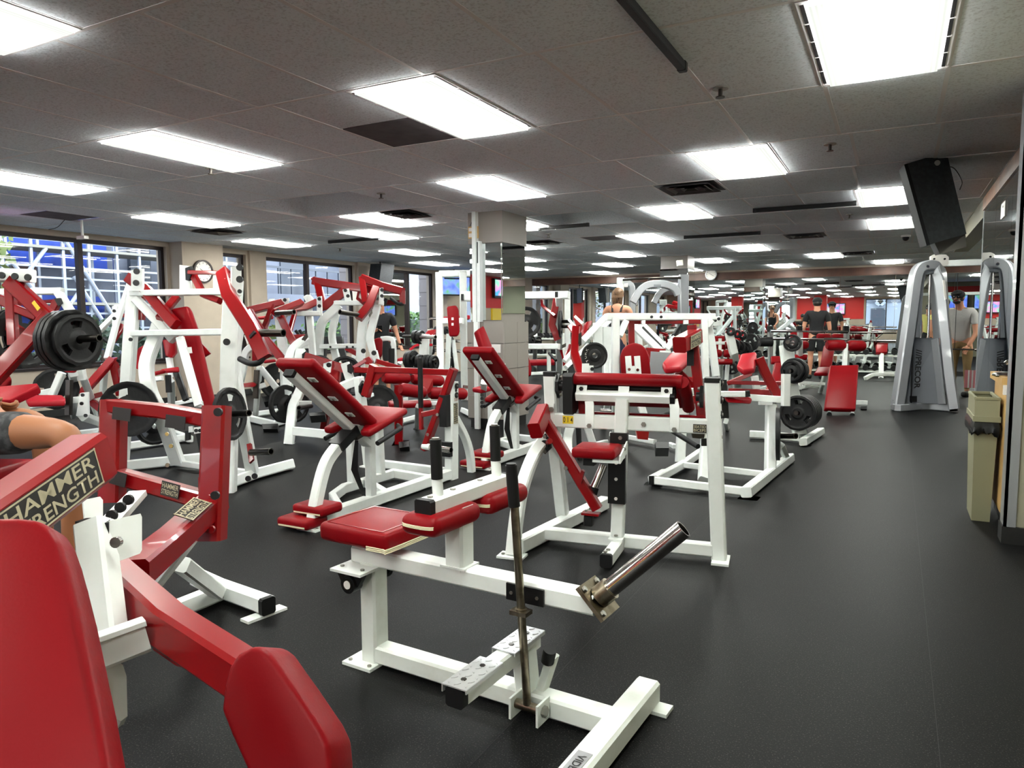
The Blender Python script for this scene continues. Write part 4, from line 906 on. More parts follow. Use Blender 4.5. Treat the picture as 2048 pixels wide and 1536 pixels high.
# ================================================================== M1 foreground left
r = Rig('plate_loaded_machine', -1.75, 1.35, 0, 'nearest red machine at lower left, large logo plate on its arm and red padded roller', 'weight machine')
kit(r, 1.0, [
 ('p','back_pad','v',.055,.026,(-170,1060,0.051),(-170,1036,0.06),(35,1034,0.061),(70,1038,0.059),(98,1052,0.054),(116,1080,0.044),(130,1120,0.03),(142,1165,0.014),(160,1240,-0.013),(178,1330,-0.046),(198,1430,-0.082),(217,1540,-0.121),(242,1700,-0.179),(-170,1700,-0.179)),
 ('t','main_post','w',.068,.06,(188,1046,.62),(219,1318,.50)), ('s','post_cap','b',.07,(150,1043,.60),(172,1036,.64),(222,1034,.64),(217,1046,.60)),
 ('s','pivot_plate','w',.012,(216,1042,.61),(281,1027,.66),(284,1034,.66),(284,1100,.64),(280,1107,.64),(222,1128,.59)),
 ('s','far_plate','w',.012,(166,1000,.85),(200,993,.88),(206,1000,.88),(206,1040,.86),(170,1042,.83)),
 ('t','seat_bracket','w',.062,.055,(170,1318,.44),(294,1270,.50)), ('t','bracket_lip','w',.012,.07,(170,1284,.44),(289,1242,.50)),
 ('s','hook_plate','w',.03,(208,1332,.48),(228,1318,.50),(246,1330,.50),(253,1352,.50),(255,1432,.48),(242,1442,.47),(222,1434,.46),(212,1385,.46)),
 ('t','lever_arm','r',.078,.075,(500,1358,.37),(335,1250,.52),(215,1138,.80)),
 ('s','gusset','r',.012,(308,1275,.60),(372,1300,.52),(360,1334,.52),(352,1332,.53),(306,1300,.60)),
 ('p','roller_pad','v',.085,.03,(440,1420,0.197),(446,1375,0.21),(456,1334,0.221),(474,1306,0.227),(500,1292,0.228),(522,1294,0.225),(540,1308,0.219),(590,1380,0.191),(640,1455,0.163),(656,1490,0.15),(660,1540,0.135),(655,1680,0.093),(550,1680,0.106),(500,1560,0.148),(460,1470,0.18)),
 ('t','link_arm','r',.075,.085,(262,1150,.78),(345,1080,1.15),(432,1000,1.45)),
 ('t','yoke_left','r',.075,.07,(228,800,1.62),(224,1005,1.58)), ('t','yoke_right','r',.078,.075,(434,812,1.42),(424,1080,1.38)),
 ('t','yoke_top','r',.05,.07,(225,812,1.62),(330,822,1.52),(440,842,1.42)), ('t','yoke_crossbar','r',.055,.06,(232,950,1.60),(410,1000,1.42)),
 ('s','yoke_lug','r',.03,(196,905,1.7),(212,905,1.68),(212,975,1.66),(190,985,1.68)),
 ('s','side_plate','r',.02,(396,955,1.45),(412,950,1.44),(408,1060,1.42),(398,1080,1.42)),
 ('s','adjuster_strip','w',.02,(205,1034,1.30),(258,982,1.46),(292,980,1.46),(236,1044,1.32)),
 ('t','inclined_post','w',.075,.075,(292,1178,1.75),(398,1040,1.62)),
 ('t','brace','w',.06,.06,(362,1128,1.8),(436,1185,('z',.07))),
 ('t','base_beam','w',.075,.07,(330,1228,('z',.05)),(440,1183,('z',.05))), ('t','front_beam','w',.07,.075,(395,1155,('z',.05)),(436,1174,('z',.05)),(536,1210,('z',.05))),
 ('k','bolt_cap','k',.017,(226,1030,1.27),(243,1014,1.31),(259,999,1.35)), ('k','bolt','x',.012,(444,1192,2.35),(236,1083,.58)), ('k','yoke_bolt','k',.014,(438,824,1.36),(432,990,1.32)), ('k','red_bolt','r',.012,(424,1058,1.32)),
])
for q in ((-.02,0,0),): pass
c = on_z(536,1212,.05); d_ = (on_z(536,1212,.05)-on_z(436,1174,.05)).normalized(); cap(r, c, d_, .07, .075)
s_ = Vector((-d_.y, d_.x, 0)); footplate(r, Vector((c.x, c.y, 0))-d_*.03, s_*.10, d_*.03)
# logo arm: four-sided tube, face towards the viewer
p0, p1 = on_d(186,913,1.80), on_d(-150,1150,1.30); ax = (p0-p1).normalized(); nn = Vector(CAM)-(p0+p1)/2; nn = (nn-ax*nn.dot(ax)).normalized(); upv = nn.cross(ax)
nn = nn*math.cos(.5)-upv*math.sin(.5); upv = nn.cross(ax)
r.part('logo_arm', G().tube([p1, p0], .10, .122, upv), RED)
cD = p1+(p0-p1)*.565+nn*.0505
decal(r, cD, ax, upv, .335, .092, ['HAMMER', 'STRENGTH'])
q0, q1 = on_d(345,1080,2.15), on_d(432,1000,2.45); ax = (q1-q0).normalized(); vv = Vector(CAM)-(q0+q1)/2; vv = (vv-ax*vv.dot(ax)).normalized(); upv = CF.cross((q1-on_d(262,1150,1.78)).normalized()); upv = (upv-ax*upv.dot(ax)).normalized(); nn = ax.cross(upv); nn = (vv*.85+nn*(.5 if nn.dot(vv) > 0 else -.5)).normalized(); nn = (nn-ax*nn.dot(ax)).normalized(); upv = nn.cross(ax)
decal(r, q0+(q1-q0)*.36+nn*.0540, ax, upv, .135, .062, ['HAMMER', 'STRENGTH'])
decal(r, q0+(q1-q0)*.42-upv*.0437 if False else q0+(q1-q0)*.80+nn*.0545-upv*.012, ax, upv, .045, .024, ['STAY CLEAR', 'OF MOVING ARM'], plate=WLAB, ink=RED, name='warning_label', frame=False)
for (x_, y_, D_, tx) in ((358,978,2.46,['HAMMER','STRENGTH']), (254,956,2.56,None)):
    ax = (on_d(410,1000,2.42)-on_d(232,950,2.60)).normalized(); nn = (-CF-ax*(-CF).dot(ax)).normalized(); upv = nn.cross(ax); c = on_d(x_, y_, D_)+nn*.035
    if tx: decal(r, c, ax, upv, .085, .048, tx, frame=False)
    else: r.part('black_plate', G().obox(c, ax*.04, upv*.024, nn*.001), DECAL)
for (x_, y_, D_) in ((258,828,2.56), (365,844,2.46)):
    ax = (on_d(440,842,2.42)-on_d(225,812,2.62)).normalized(); nn = (-CF-ax*(-CF).dot(ax)).normalized(); upv = nn.cross(ax); c = on_d(x_, y_, D_)+nn*.030
    r.part('black_plate', G().obox(c, ax*.045, upv*.022, nn*.001), DECAL)
# ================================================================== M2 tall white frame machine at left
r = Rig('row_machine', -5.2, 3.9, -8, 'tall white framed pulldown machine with red swinging arms and red back pad, left of centre', 'weight machine')
kit(r, 5.75, [
 ('t','left_upright','w',.10,.09,(243,938,'f'),(262,660,.55),(272,545,.62)), ('t','right_upright','w',.13,.09,(454,984,'f'),(462,666,-.2),(468,560,-.13)),
 ('t','top_crossbar','w',.05,.06,(258,587,.60),(480,583,-.13)), ('t','middle_crossbar','w',.05,.05,(262,667,.55),(450,664,-.2)),
 ('s','top_plate','w',.02,(262,540,.5),(285,537,.45),(285,582,.45),(262,582,.5)), ('s','top_plate','w',.03,(464,533,-.25),(483,530,-.2),(483,592,-.2),(464,588,-.25)), ('s','inner_plate','w',.02,(359,530,.3),(378,532,.28),(382,578,.28),(359,580,.3)), ('s','inner_plate','w',.02,(426,552,.3),(440,552,.3),(440,580,.3),(426,580,.3)),
 ('k','bolt_cap','k',.026,(274,543,.42),(273,566,.42),(480,535,-.3),(480,559,-.3),(454,684,-.3)), ('k','pin_hole','k',.016,(262,679,.4),(256,793,.3),(480,583,-.3)),
 ('s','bearing','k',.03,(370,536,.25),(378,533,.2),(383,545,.2),(378,562,.2),(371,560,.25)),
 ('t','pivot_bar','r',.03,.03,(378,545,.2),(462,546,-.05)), ('t','arm_brace','r',.05,.05,(385,548,.25),(408,590,.1),(440,602,0)),
 ('t','right_arm','r',.10,.07,(446,545,0),(458,590,-.3),(500,655,-.45),(530,716,-.5)), ('t','right_arm_strut','k',.06,.03,(492,650,-.4),(508,672,-.5)),
 ('h','weight_horn','d',.028,(508,666,-.42),(567,666,-.55)), ('r','grip','b',.022,(480,718,-.3),(500,727,-.45),(518,725,-.5),(527,714,-.5)),
 ('t','left_arm','r',.09,.07,(258,556,.6),(292,580,.5),(335,632,.35),(352,650,.3)), ('t','left_arm_strut','r',.06,.06,(355,592,.5),(330,622,.45),(318,638,.4)), ('t','left_drop','r',.05,.05,(283,580,.6),(283,640,.6)),
 ('t','diagonal_brace','w',.075,.06,(272,598,.55),(318,645,.45),(348,680,.4)),
 ('c','left_leg','w',.11,.08,(318,650,.5),(308,682,.5),(293,730,.45),(300,783,.4),(320,826,.45),(356,925,('z',.06))),
 ('c','right_leg','w',.09,.08,(480,640,-.1),(471,680,-.1),(468,728,-.1),(476,790,-.15),(505,946,('z',.06))),
 ('s','name_plate','d',.006,(462,622,-.34),(470,605,-.34),(484,630,-.34),(477,648,-.34)),
 ('s','white_label','t',.006,(488,672,-.2),(495,662,-.2),(500,675,-.2),(495,690,-.2)),
 ('t','base_beam','w',.09,.08,(245,932,('z',.05)),(405,915,('z',.05))), ('t','right_base','w',.085,.08,(453,968,('z',.05)),(508,948,('z',.05)),(582,928,('z',.05))), ('t','rear_cross','w',.05,.06,(350,925,('z',.05)),(500,946,('z',.05))),
 ('s','foot_plate','w',.01,(444,990,'f'),(470,985,'f'),(462,978,'f'),(440,983,'f')), ('s','foot_plate','w',.01,(562,938,'f'),(586,938,'f'),(584,932,'f'),(566,930,'f')),
 ('p','back_pad','v',.06,.025,(339,618,.45),(372,612,.42),(380,625,.42),(392,660,.40),(428,815,.25),(400,820,.25),(352,680,.42)),
 ('t','back_spine','w',.06,.05,(360,675,.30),(398,812,.12)), ('s','spine_tab','w',.01,(370,695,.26),(382,694,.26),(384,706,.26),(373,707,.26)), ('s','spine_tab','w',.01,(394,803,.12),(405,802,.12),(407,814,.12),(397,815,.12)),
 ('s','seat_lock','w',.03,(388,855,-.1),(417,851,-.1),(417,863,-.1),(388,868,-.1)), ('s','seat_lock','w',.02,(377,853,0),(386,852,0),(386,864,0),(377,865,0)), ('k','lock_pin','k',.014,(393,861,-.16),(401,861,-.16)), ('t','seat_post','k',.06,.05,(395,840,0),(409,905,0)), ('t','seat_rail','w',.04,.04,(406,862,.05),(414,925,('z',.06))),
 ('s','arm_fin','r',.02,(394,676,.5),(420,706,.45),(404,716,.45),(398,712,.45)),
 ('s','horn_plate','r',.03,(493,888,-.15),(501,886,-.15),(506,918,-.2),(498,926,-.2)), ('h','storage_horn','d',.026,(502,905,-.2),(542,903,-.35)), ('k','bolt_cap','k',.02,(497,957,-.75),(510,952,-.75)), ('k','brace_bolt','x',.016,(335,868,-.1),(343,892,-.2),(336,930,-.3)),
 ('h','loaded_horn','d',.024,(455,828,-.3),(498,826,-.5)),
])
def axis_at(c, k_):
    v = (Vector(CAM)-c).normalized(); sd = Z3.cross(v).normalized(); return v*k_+sd*math.sqrt(1-k_*k_)
c_ = on_d(460,828,5.42)
plate(c_, axis_at(c_, .56), 'black plate loaded on right horn of the tall white pulldown frame', R=.205, spin=.35)
plate(on_d(258,818,6.0), (-CF+CR*.25), 'black plate behind left upright of the tall white pulldown frame', R=.235, spin=.9)
plate(on_d(308,852,6.35), (-CF*.6+CR*.8), 'lower black plate seen through legs of the tall white pulldown frame', R=.17, spin=.5)
# ================================================================== L1 machine cut by the left edge, with loaded plates
r = rig_at('press_machine', 40, 960, 'red armed press machine cut by left frame edge, loaded with thick black plates')
kit(r, 4.75, [
 ('t','top_bar','w',.085,.07,(-60,549,0),(66,552,0)), ('k','bolt_cap','k',.022,(5,551,-.06),(31,553,-.06),(57,555,-.06)),
 ('t','upper_arm','r',.095,.075,(20,563,0),(100,638,-.05)), ('t','lower_arm','r',.10,.075,(101,634,-.05),(-5,748,-.15),(-90,835,-.2)), ('t','arm_strut','r',.06,.05,(20,566,.02),(27,690,0)), ('t','arm_strut','r',.05,.05,(28,616,.02),(75,634,0)),
 ('t','rear_arm','r',.07,.06,(-40,585,.15),(35,612,.1)), ('t','rear_arm','r',.07,.06,(-40,615,.15),(40,665,.1)), ('s','arm_label','y',.004,(63,606,-.1),(68,601,-.1),(80,616,-.1),(75,622,-.1)),
 ('h','weight_horn','d',.024,(110,680,.05),(199,676,-.12)), ('t','post','w',.09,.08,(-45,560,.1),(-60,985,'f')), ('t','base','w',.08,.08,(-130,960,('z',.05)),(60,930,('z',.05))),
 ('p','seat','l',.05,.02,(-60,800,-.3),(0,772,-.2),(75,766,-.2),(76,774,-.2),(20,800,-.3)), ('t','seat_arm','w',.05,.05,(-30,800,-.1),(72,780,-.1)), ('p','back_pad','v',.06,.03,(-60,690,.1),(14,735,.1),(26,760,.05),(-10,800,0),(-60,800,0)),
 ('t','seat_post','k',.06,.05,(-5,800,-.1),(12,820,-.1)), ('s','seat_tab','w',.02,(4,797,-.2),(14,790,-.2),(18,797,-.2),(8,806,-.2)),
])
ax = (on_d(199,676,4.63)-on_d(110,680,4.80)).normalized(); c0 = on_d(156,680,4.70)
for i, (dx, R_) in enumerate(((0, .17), (-.045, .205), (-.09, .205), (-.13, .205))):
    plate(c0+ax*dx, ax, ('smaller black plate outermost on the horn at the left edge', 'black plate, second from outside on the horn at the left edge', 'black plate, third from outside on the horn at the left edge', 'innermost black plate on the horn at the left edge')[i], R=R_, spin=.6)
c0 = on_d(46,676,4.95)
for i in range(2): plate(c0-ax*.05*i, ax, ('large black plate behind the red lattice arm at the left edge', 'second large black plate behind the red lattice arm, partly out of frame')[i], R=.215, spin=.2)
# ================================================================== L1b, L1c machines by the first window
r = rig_at('chest_press_machine', 150, 900, 'white machine with low red seat in front of the first window, behind the plates')
kit(r, 6.7, [
 ('t','top_bar','w',.06,.06,(-30,585,.1),(125,582,0)), ('t','front_strut','w',.07,.06,(116,584,0),(141,622,0),(165,760,.1)), ('t','red_arm','r',.07,.06,(95,640,0),(116,602,0)), ('t','red_bar','r',.03,.03,(75,604,.1),(112,602,0)), ('s','bearing','k',.04,(108,597,-.05),(120,596,-.05),(124,606,-.05),(116,612,-.05)),
 ('t','front_post','w',.08,.07,(146,745,0),(147,832,('z',.1))), ('t','slotted_post','d',.05,.05,(139,760,-.1),(137,830,-.1)), ('t','back_leg','w',.07,.06,(165,752,.2),(205,855,('z',.05))), ('t','left_leg','w',.06,.06,(124,745,.1),(104,792,.1)),
 ('p','seat','l',.05,.02,(50,794,-.3),(60,789,-.2),(125,789,-.2),(131,795,-.3),(130,803,-.35),(55,805,-.35)), ('t','seat_arm','w',.06,.05,(60,812,-.2),(168,798,0)), ('s','seat_cap','k',.03,(56,805,-.3),(64,805,-.3),(64,812,-.3),(56,812,-.3)), ('s','lock_plate','w',.03,(160,786,-.1),(175,784,-.1),(176,830,-.1),(152,832,-.1)), ('k','lock_bolt','k',.016,(166,790,-.18),(164,807,-.18),(172,831,-.18)),
 ('t','base','w',.08,.07,(165,832,0),(210,848,('z',.06)),(250,872,('z',.05))), ('t','base','w',.08,.07,(60,880,('z',.05)),(205,862,('z',.05)),(205,848,('z',.05))), ('p','knee_pad','l',.06,.02,(122,737,-.1),(150,735,-.1),(146,746,-.1),(128,745,-.1)),
 ('t','bench_beam','w',.06,.05,(62,792,.2),(106,782,.1)), ('t','floor_beam','w',.07,.07,(118,900,('z',.05)),(210,880,('z',.05))), ('t','floor_brace','w',.06,.05,(182,905,('z',.04)),(206,862,('z',.3))),
])
plate(on_d(112,778,6.9), (CR*.55-CF*.8), 'black plate hanging low under the first window sill', R=.20, spin=.2)
r = rig_at('incline_press_machine', 240, 858, 'machine with red A shaped lever standing close to the first window')
kit(r, 7.6, [
 ('t','lever','r',.08,.07,(162,790,-.2),(226,718,0)), ('t','lever','r',.075,.07,(225,716,0),(241,790,.1)), ('t','lever_cross','r',.05,.05,(165,800,-.1),(205,788,0)), ('t','lower_lever','r',.07,.06,(172,795,0),(205,820,-.1)),
 ('t','long_rail','w',.05,.06,(214,718,0),(232,650,.2),(262,560,.6)), ('t','rail','w',.05,.06,(192,668,.3),(260,600,.6)), ('t','upper_frame','w',.06,.05,(228,615,.5),(258,612,.6),(262,642,.5),(234,650,.4)), ('s','end_plate','w',.02,(224,612,.3),(234,612,.3),(235,650,.3),(224,650,.3)), ('k','bolt_cap','k',.018,(229,622,.2),(229,637,.2)),
 ('t','red_arm','r',.06,.05,(224,683,.2),(246,650,.3)), ('t','red_bar','r',.04,.04,(236,632,.3),(262,630,.4)), ('r','grip','b',.022,(206,676,.1),(222,688,.1)), ('r','grip','b',.02,(236,722,-.1),(262,690,.1),(290,670,.3)),
 ('t','front_post','w',.06,.06,(210,730,0),(200,850,('z',.05))), ('t','base','w',.07,.07,(190,870,('z',.05)),(270,838,('z',.05)),(380,878,('z',.05))), ('t','side_beam','w',.08,.08,(256,892,('z',.05)),(378,874,('z',.05))),
 ('p','seat','l',.05,.02,(270,726,.2),(284,700,.2),(300,690,.3),(298,712,.3),(278,742,.2)), ('p','back_pad','v',.05,.02,(324,680,.3),(348,676,.3),(352,706,.3),(344,716,.2),(330,712,.2)), ('t','pad_post','w',.06,.05,(338,715,.3),(344,755,.3)), ('p','seat','l',.05,.015,(322,738,.1),(358,733,.2),(360,744,.2),(326,746,.1)), ('t','seat_post','w',.07,.06,(341,760,.2),(345,845,('z',.05))), ('t','slotted_post','k',.05,.05,(336,750,.1),(338,785,.1)),
 ('t','seat_base','w',.06,.06,(310,815,('z',.05)),(385,800,('z',.05))), ('p','thigh_pad','v',.05,.02,(300,745,0),(328,738,0),(330,746,0),(304,752,0)), ('t','low_tube','w',.05,.05,(300,760,0),(325,756,0)), ('t','rear_post','k',.06,.05,(352,742,.3),(372,800,.2)), ('s','foot_rubber','k',.05,(370,862,-.2),(378,861,-.2),(378,880,-.2),(370,882,-.2)),
])
# ================================================================== M5a, M5b, M5c machines left of the column
r = rig_at('shoulder_press_machine', 560, 858, 'white and red press machine with crossing red arms in front of the double window')
kit(r, 8.9, [
 ('t','left_arm','r',.09,.07,(494,623,-.6),(562,606,0)), ('t','long_arm','r',.085,.07,(498,622,-.6),(530,676,-.7),(572,728,-.8)), ('t','arm_strut','r',.06,.05,(545,612,-.2),(527,660,-.6)),
 ('t','right_arm','r',.08,.07,(549,626,-.5),(602,605,0)), ('t','right_arm','r',.08,.06,(560,622,-.3),(612,614,.1),(633,604,.2)), ('t','right_lever','r',.08,.06,(560,632,-.4),(586,684,-.5),(606,712,-.5)), ('t','arm_strut','r',.05,.05,(590,624,-.1),(578,668,-.4)), ('t','lever_bar','r',.05,.05,(584,674,-.4),(612,673,-.2)),
 ('h','weight_horn','d',.028,(552,626,-.6),(588,624,-.8)), ('s','horn_cup','k',.05,(548,622,-.62),(556,618,-.62),(558,632,-.62),(550,634,-.62)),
 ('s','top_plate','w',.03,(562,597,0),(577,596,0),(577,612,0),(562,612,0)), ('s','end_plate','w',.03,(633,594,.1),(643,592,.1),(644,631,.1),(634,632,.1)), ('s','far_plate','w',.02,(537,598,.6),(548,597,.6),(548,608,.6),(537,608,.6)), ('k','bolt_cap','k',.022,(570,600,-.08),(639,598,.02),(639,612,.02)),
 ('c','hook_post','w',.09,.07,(611,600,.3),(618,597,.3),(622,606,.3)), ('t','crossbar','w',.06,.06,(560,627,0),(640,627,.1)), ('t','left_post','w',.11,.08,(566,628,0),(560,640,0),(570,740,.1),(572,800,.1)), ('t','right_post','w',.08,.07,(616,604,.2),(620,640,.2),(626,715,.2)),
 ('p','back_pad','v',.06,.02,(503,694,-.2),(510,678,-.2),(532,690,-.2),(535,712,-.2),(524,724,-.2),(503,725,-.2)), ('c','seat_frame','w',.08,.07,(508,690,-.1),(492,705,-.1),(487,735,-.1),(480,765,-.1)), ('p','upper_seat','l',.05,.015,(525,720,-.3),(550,718,-.3),(551,724,-.3),(527,727,-.3)),
 ('p','seat','v',.05,.02,(478,768,-.3),(505,764,-.3),(512,769,-.3),(508,774,-.35),(480,775,-.35)), ('t','seat_arm','w',.06,.05,(504,778,-.2),(530,770,-.1)), ('t','slotted_post','d',.06,.05,(514,740,-.2),(511,797,-.2)), ('t','seat_post','w',.06,.06,(519,735,-.1),(511,832,('z',.05))), ('t','diagonal','w',.07,.06,(520,735,-.1),(566,792,0)),
 ('t','base','w',.07,.08,(494,830,('z',.05)),(555,822,('z',.05))), ('t','base','w',.08,.08,(496,836,('z',.05)),(548,848,('z',.05)),(575,838,('z',.05))), ('s','rubber_foot','k',.08,(524,848,-.2),(556,847,-.2),(555,858,-.3),(526,858,-.3)), ('s','rubber_foot','k',.08,(523,793,.2),(556,790,.2),(554,800,.1),(528,804,.1)),
 ('r','grip','b',.02,(591,661,-.1),(600,672,-.1)), ('r','grip','b',.02,(599,660,0),(605,672,0)), ('t','shelf_bar','w',.05,.05,(563,693,.2),(620,693,.2)),
 ('p','head_pad','l',.06,.02,(513,633,.8),(545,630,.8),(545,638,.8),(516,639,.8)),
])
plate(on_d(556,762,9.2), (CR*.6-CF*.8), 'black plate on the press machine in front of the double window', R=.24, spin=.1)
r = rig_at('lat_pulldown_machine', 745, 830, 'tall machine with high red V arms and black handles near the man holding a phone')
kit(r, 9.3, [
 ('t','left_top_arm','r',.10,.08,(627,562,.2),(765,583,-.1)), ('t','left_drop','r',.09,.07,(634,560,.2),(648,618,0)), ('t','left_arm','r',.11,.08,(648,614,0),(690,582,0)), ('t','arm_end','r',.10,.08,(626,564,.2),(634,560,.2)),
 ('t','right_top_arm','r',.10,.08,(724,556,-.1),(765,572,-.2),(806,583,-.3)), ('t','right_drop','r',.07,.06,(805,581,-.3),(805,608,-.3)), ('t','right_strut','r',.08,.06,(724,555,-.1),(731,606,-.3)), ('t','lower_arm','r',.10,.08,(752,576,-.2),(738,612,-.4),(717,637,-.5)), ('t','arm_loop','r',.04,.04,(719,583,0),(716,598,-.1),(731,610,-.2)),
 ('h','weight_horn','d',.03,(716,630,-.5),(680,624,-.75)), ('r','grip','b',.022,(782,596,-.3),(796,607,-.35),(806,608,-.3)), ('r','grip','b',.022,(772,597,0),(768,612,0)),
 ('s','top_plate','w',.03,(685,579,-.1),(697,577,-.1),(702,602,-.1),(690,603,-.1)), ('s','top_plate','w',.04,(759,576,-.3),(766,575,-.3),(766,609,-.3),(757,609,-.3)), ('s','inner_plate','w',.03,(704,577,.2),(714,577,.2),(716,604,.2),(706,604,.2)), ('s','inner_plate','w',.03,(732,580,.2),(740,580,.2),(740,604,.2),(732,604,.2)), ('k','bolt_cap','k',.022,(691,581,-.18),(696,592,-.18),(764,580,-.38),(764,592,-.38)),
 ('t','crossbar','w',.06,.06,(664,606,0),(766,606,-.2)), ('c','left_post','w',.11,.08,(678,610,0),(662,626,0),(644,645,0),(638,680,.1),(638,720,.1),(640,800,.1)), ('c','left_brace','w',.09,.07,(677,612,.1),(667,650,.1),(664,675,.1),(672,715,.1),(682,760,.1)),
 ('c','right_post','w',.11,.08,(752,612,-.2),(736,628,-.2),(726,648,-.2),(722,700,-.2),(720,780,-.2),(718,840,'f')), ('c','right_brace','w',.09,.07,(755,612,-.2),(745,650,-.3),(740,675,-.3),(745,702,-.3)), ('s','arm_socket','w',.10,(738,702,-.5),(752,700,-.5),(758,722,-.5),(744,728,-.5)), ('k','bolt_cap','k',.03,(748,706,-.6),(727,702,-.35)),
 ('t','middle_bar','w',.06,.06,(640,693,.1),(722,692,-.2)), ('k','pin_hole','k',.014,(661,694,-.05),(694,694,-.15),(706,694,-.2)), ('p','back_pad','v',.08,.03,(747,678,-.1),(760,674,-.1),(764,680,-.1),(763,712,-.1),(757,718,-.1),(748,714,-.1)),
 ('c','knee_loop','w',.06,.06,(762,678,.1),(778,677,.1),(786,683,.1),(789,715,.1),(790,760,.1)), ('r','knee_grip','b',.04,(783,697,0),(783,728,0)), ('s','name_plate','d',.01,(737,630,-.42),(744,619,-.42),(745,626,-.42),(739,635,-.42)),
 ('p','bench_pad','k',.10,.02,(624,672,.8),(686,671,.8),(688,688,.7),(624,690,.7)), ('t','bench_leg','k',.08,.06,(650,690,.7),(644,728,.6)), ('t','bench_leg','k',.08,.06,(682,690,.7),(690,724,.6)), ('t','tread','w',.05,.05,(704,714,.6),(722,714,.6)), ('t','red_lever','r',.06,.05,(694,697,.3),(718,710,.1)),
])
r = rig_at('leg_curl_machine', 590, 886, 'low machine with red lever, white cradle base and iron plates, behind the leg extension backrest')
kit(r, 7.9, [
 ('c','front_leg','w',.10,.08,(602,778,.1),(594,796,.05),(586,815,0),(582,850,-.1),(578,888,'f')), ('s','foot_plate','w',.012,(570,890,'f'),(590,888,'f'),(592,884,'f'),(574,884,'f')), ('t','low_beam','w',.09,.05,(588,862,('z',.18)),(648,868,('z',.18)),(690,872,('z',.18))), ('t','side_arm','w',.05,.05,(594,806,0),(620,806,.2)), ('h','weight_horn','d',.026,(622,812,.2),(598,816,-.1)),
 ('c','curved_frame','w',.10,.08,(612,680,.4),(598,688,.3),(583,705,.2),(577,730,.1),(576,770,.1),(578,795,.1)), ('s','name_plate','d',.01,(603,678,.3),(614,665,.3),(616,674,.3),(607,686,.3)),
 ('t','bearing_post','w',.10,.07,(602,700,.2),(596,730,.1),(604,780,.1)), ('s','bearing','k',.04,(604,708,.1),(612,702,.1),(615,712,.1),(611,722,.1),(604,722,.1)), ('t','red_lever','r',.09,.06,(612,713,.1),(690,738,-.1)), ('t','red_rod','r',.03,.03,(618,720,.05),(640,732,0)), ('t','red_block','r',.12,.10,(672,730,0),(668,765,-.1)), ('t','red_pedestal','r',.08,.08,(662,770,0),(648,858,'f')),
 ('s','inner_post','w',.06,(647,727,-.1),(663,722,-.1),(660,762,-.1),(645,760,-.1)), ('k','bolt_cap','k',.026,(658,730,-.2),(654,747,-.2)), ('t','right_post','w',.09,.07,(690,726,-.1),(702,765,-.1)), ('s','bearing','k',.04,(694,730,-.2),(702,726,-.2),(706,738,-.2),(702,748,-.2),(695,744,-.2)), ('c','cradle','w',.09,.07,(650,758,-.1),(662,770,-.2),(676,776,-.25),(692,770,-.2),(712,762,-.1)),
 ('t','red_link','r',.04,.04,(706,736,-.2),(730,722,-.1)), ('t','red_lever','r',.06,.06,(708,740,-.2),(760,742,-.1)), ('s','red_box','r',.10,(726,718,0),(738,713,0),(745,722,0),(742,730,0),(730,728,0)), ('t','red_wedge','r',.05,.08,(752,722,0),(800,736,.1)), ('t','rear_beam','w',.07,.07,(650,800,('z',.1)),(745,790,('z',.1))), ('s','rubber_foot','k',.08,(618,826,-.1),(650,823,-.1),(650,830,-.2),(620,832,-.2)),
])
plate(on_d(570,808,7.9), (CR*.85-CF*.55), 'upright black plate leaning on the low white machine, left of the leg extension backrest', R=.215, spin=.2); plate(on_d(590,810,8.1), (CR*.85-CF*.55), 'second upright black plate just behind the leaning one, left of the leg extension backrest', R=.20, spin=.5)
for q, lb, R_ in (((638,738), 'dark plate low between the white posts behind the leg extension backrest', .17), ((690,745), 'dark plate behind the curved white cradle', .2), ((706,762), 'lower dark plate at the right end of the curved white cradle', .18)): plate(on_d(*q, 8.5), (CR*.5-CF*.85), lb, R=R_)
plate(on_d(755,812,6.9), (CR*.15-CF), 'grey edged plate with round grip hole standing behind the red seat of the leg extension', R=.21, spin=1.1)
# C3 red pedestal with rollers
r = rig_at('roller_bench', 803, 892, 'red pedestal machine with fat red rollers behind the red yoke bar')
kit(r, 7.6, [
 ('t','pedestal','r',.085,.07,(797,770,0),(798,888,'f')), ('s','pedestal_base','r',.02,(783,892,'f'),(816,888,'f'),(818,880,'f'),(788,882,'f')), ('s','rubber_foot','k',.06,(797,884,-.2),(818,882,-.2),(818,893,-.3),(799,896,-.3)), ('s','gusset','r',.03,(784,764,0),(806,764,0),(800,786,0),(794,786,0)),
 ('e','roller','v',.062,(766,755,-.1),(818,757,.1)), ('e','roller','v',.062,(824,757,.1),(885,762,.35)), ('e','roller','v',.065,(800,778,-.3),(850,786,-.1)), ('e','roller','v',.065,(858,786,.1),(932,788,.35)), ('s','roller_plate','r',.02,(836,755,0),(866,758,.1),(866,782,.1),(850,790,0)),
 ('p','bench_pad','v',.06,.02,(775,800,.5),(862,799,.6),(864,806,.5),(778,809,.4)), ('t','bench_frame','w',.05,.05,(780,812,.5),(874,806,.6)), ('t','bench_leg','w',.05,.05,(836,812,.4),(834,858,'f')), ('t','floor_beam','w',.06,.06,(803,842,('z',.05)),(838,832,('z',.05))), ('s','foot_plate','w',.01,(826,860,'f'),(850,858,'f'),(848,854,'f'),(828,855,'f')),
 ('p','side_pad','v',.06,.02,(692,803,.3),(706,797,.3),(708,804,.3),(694,810,.3)),
])
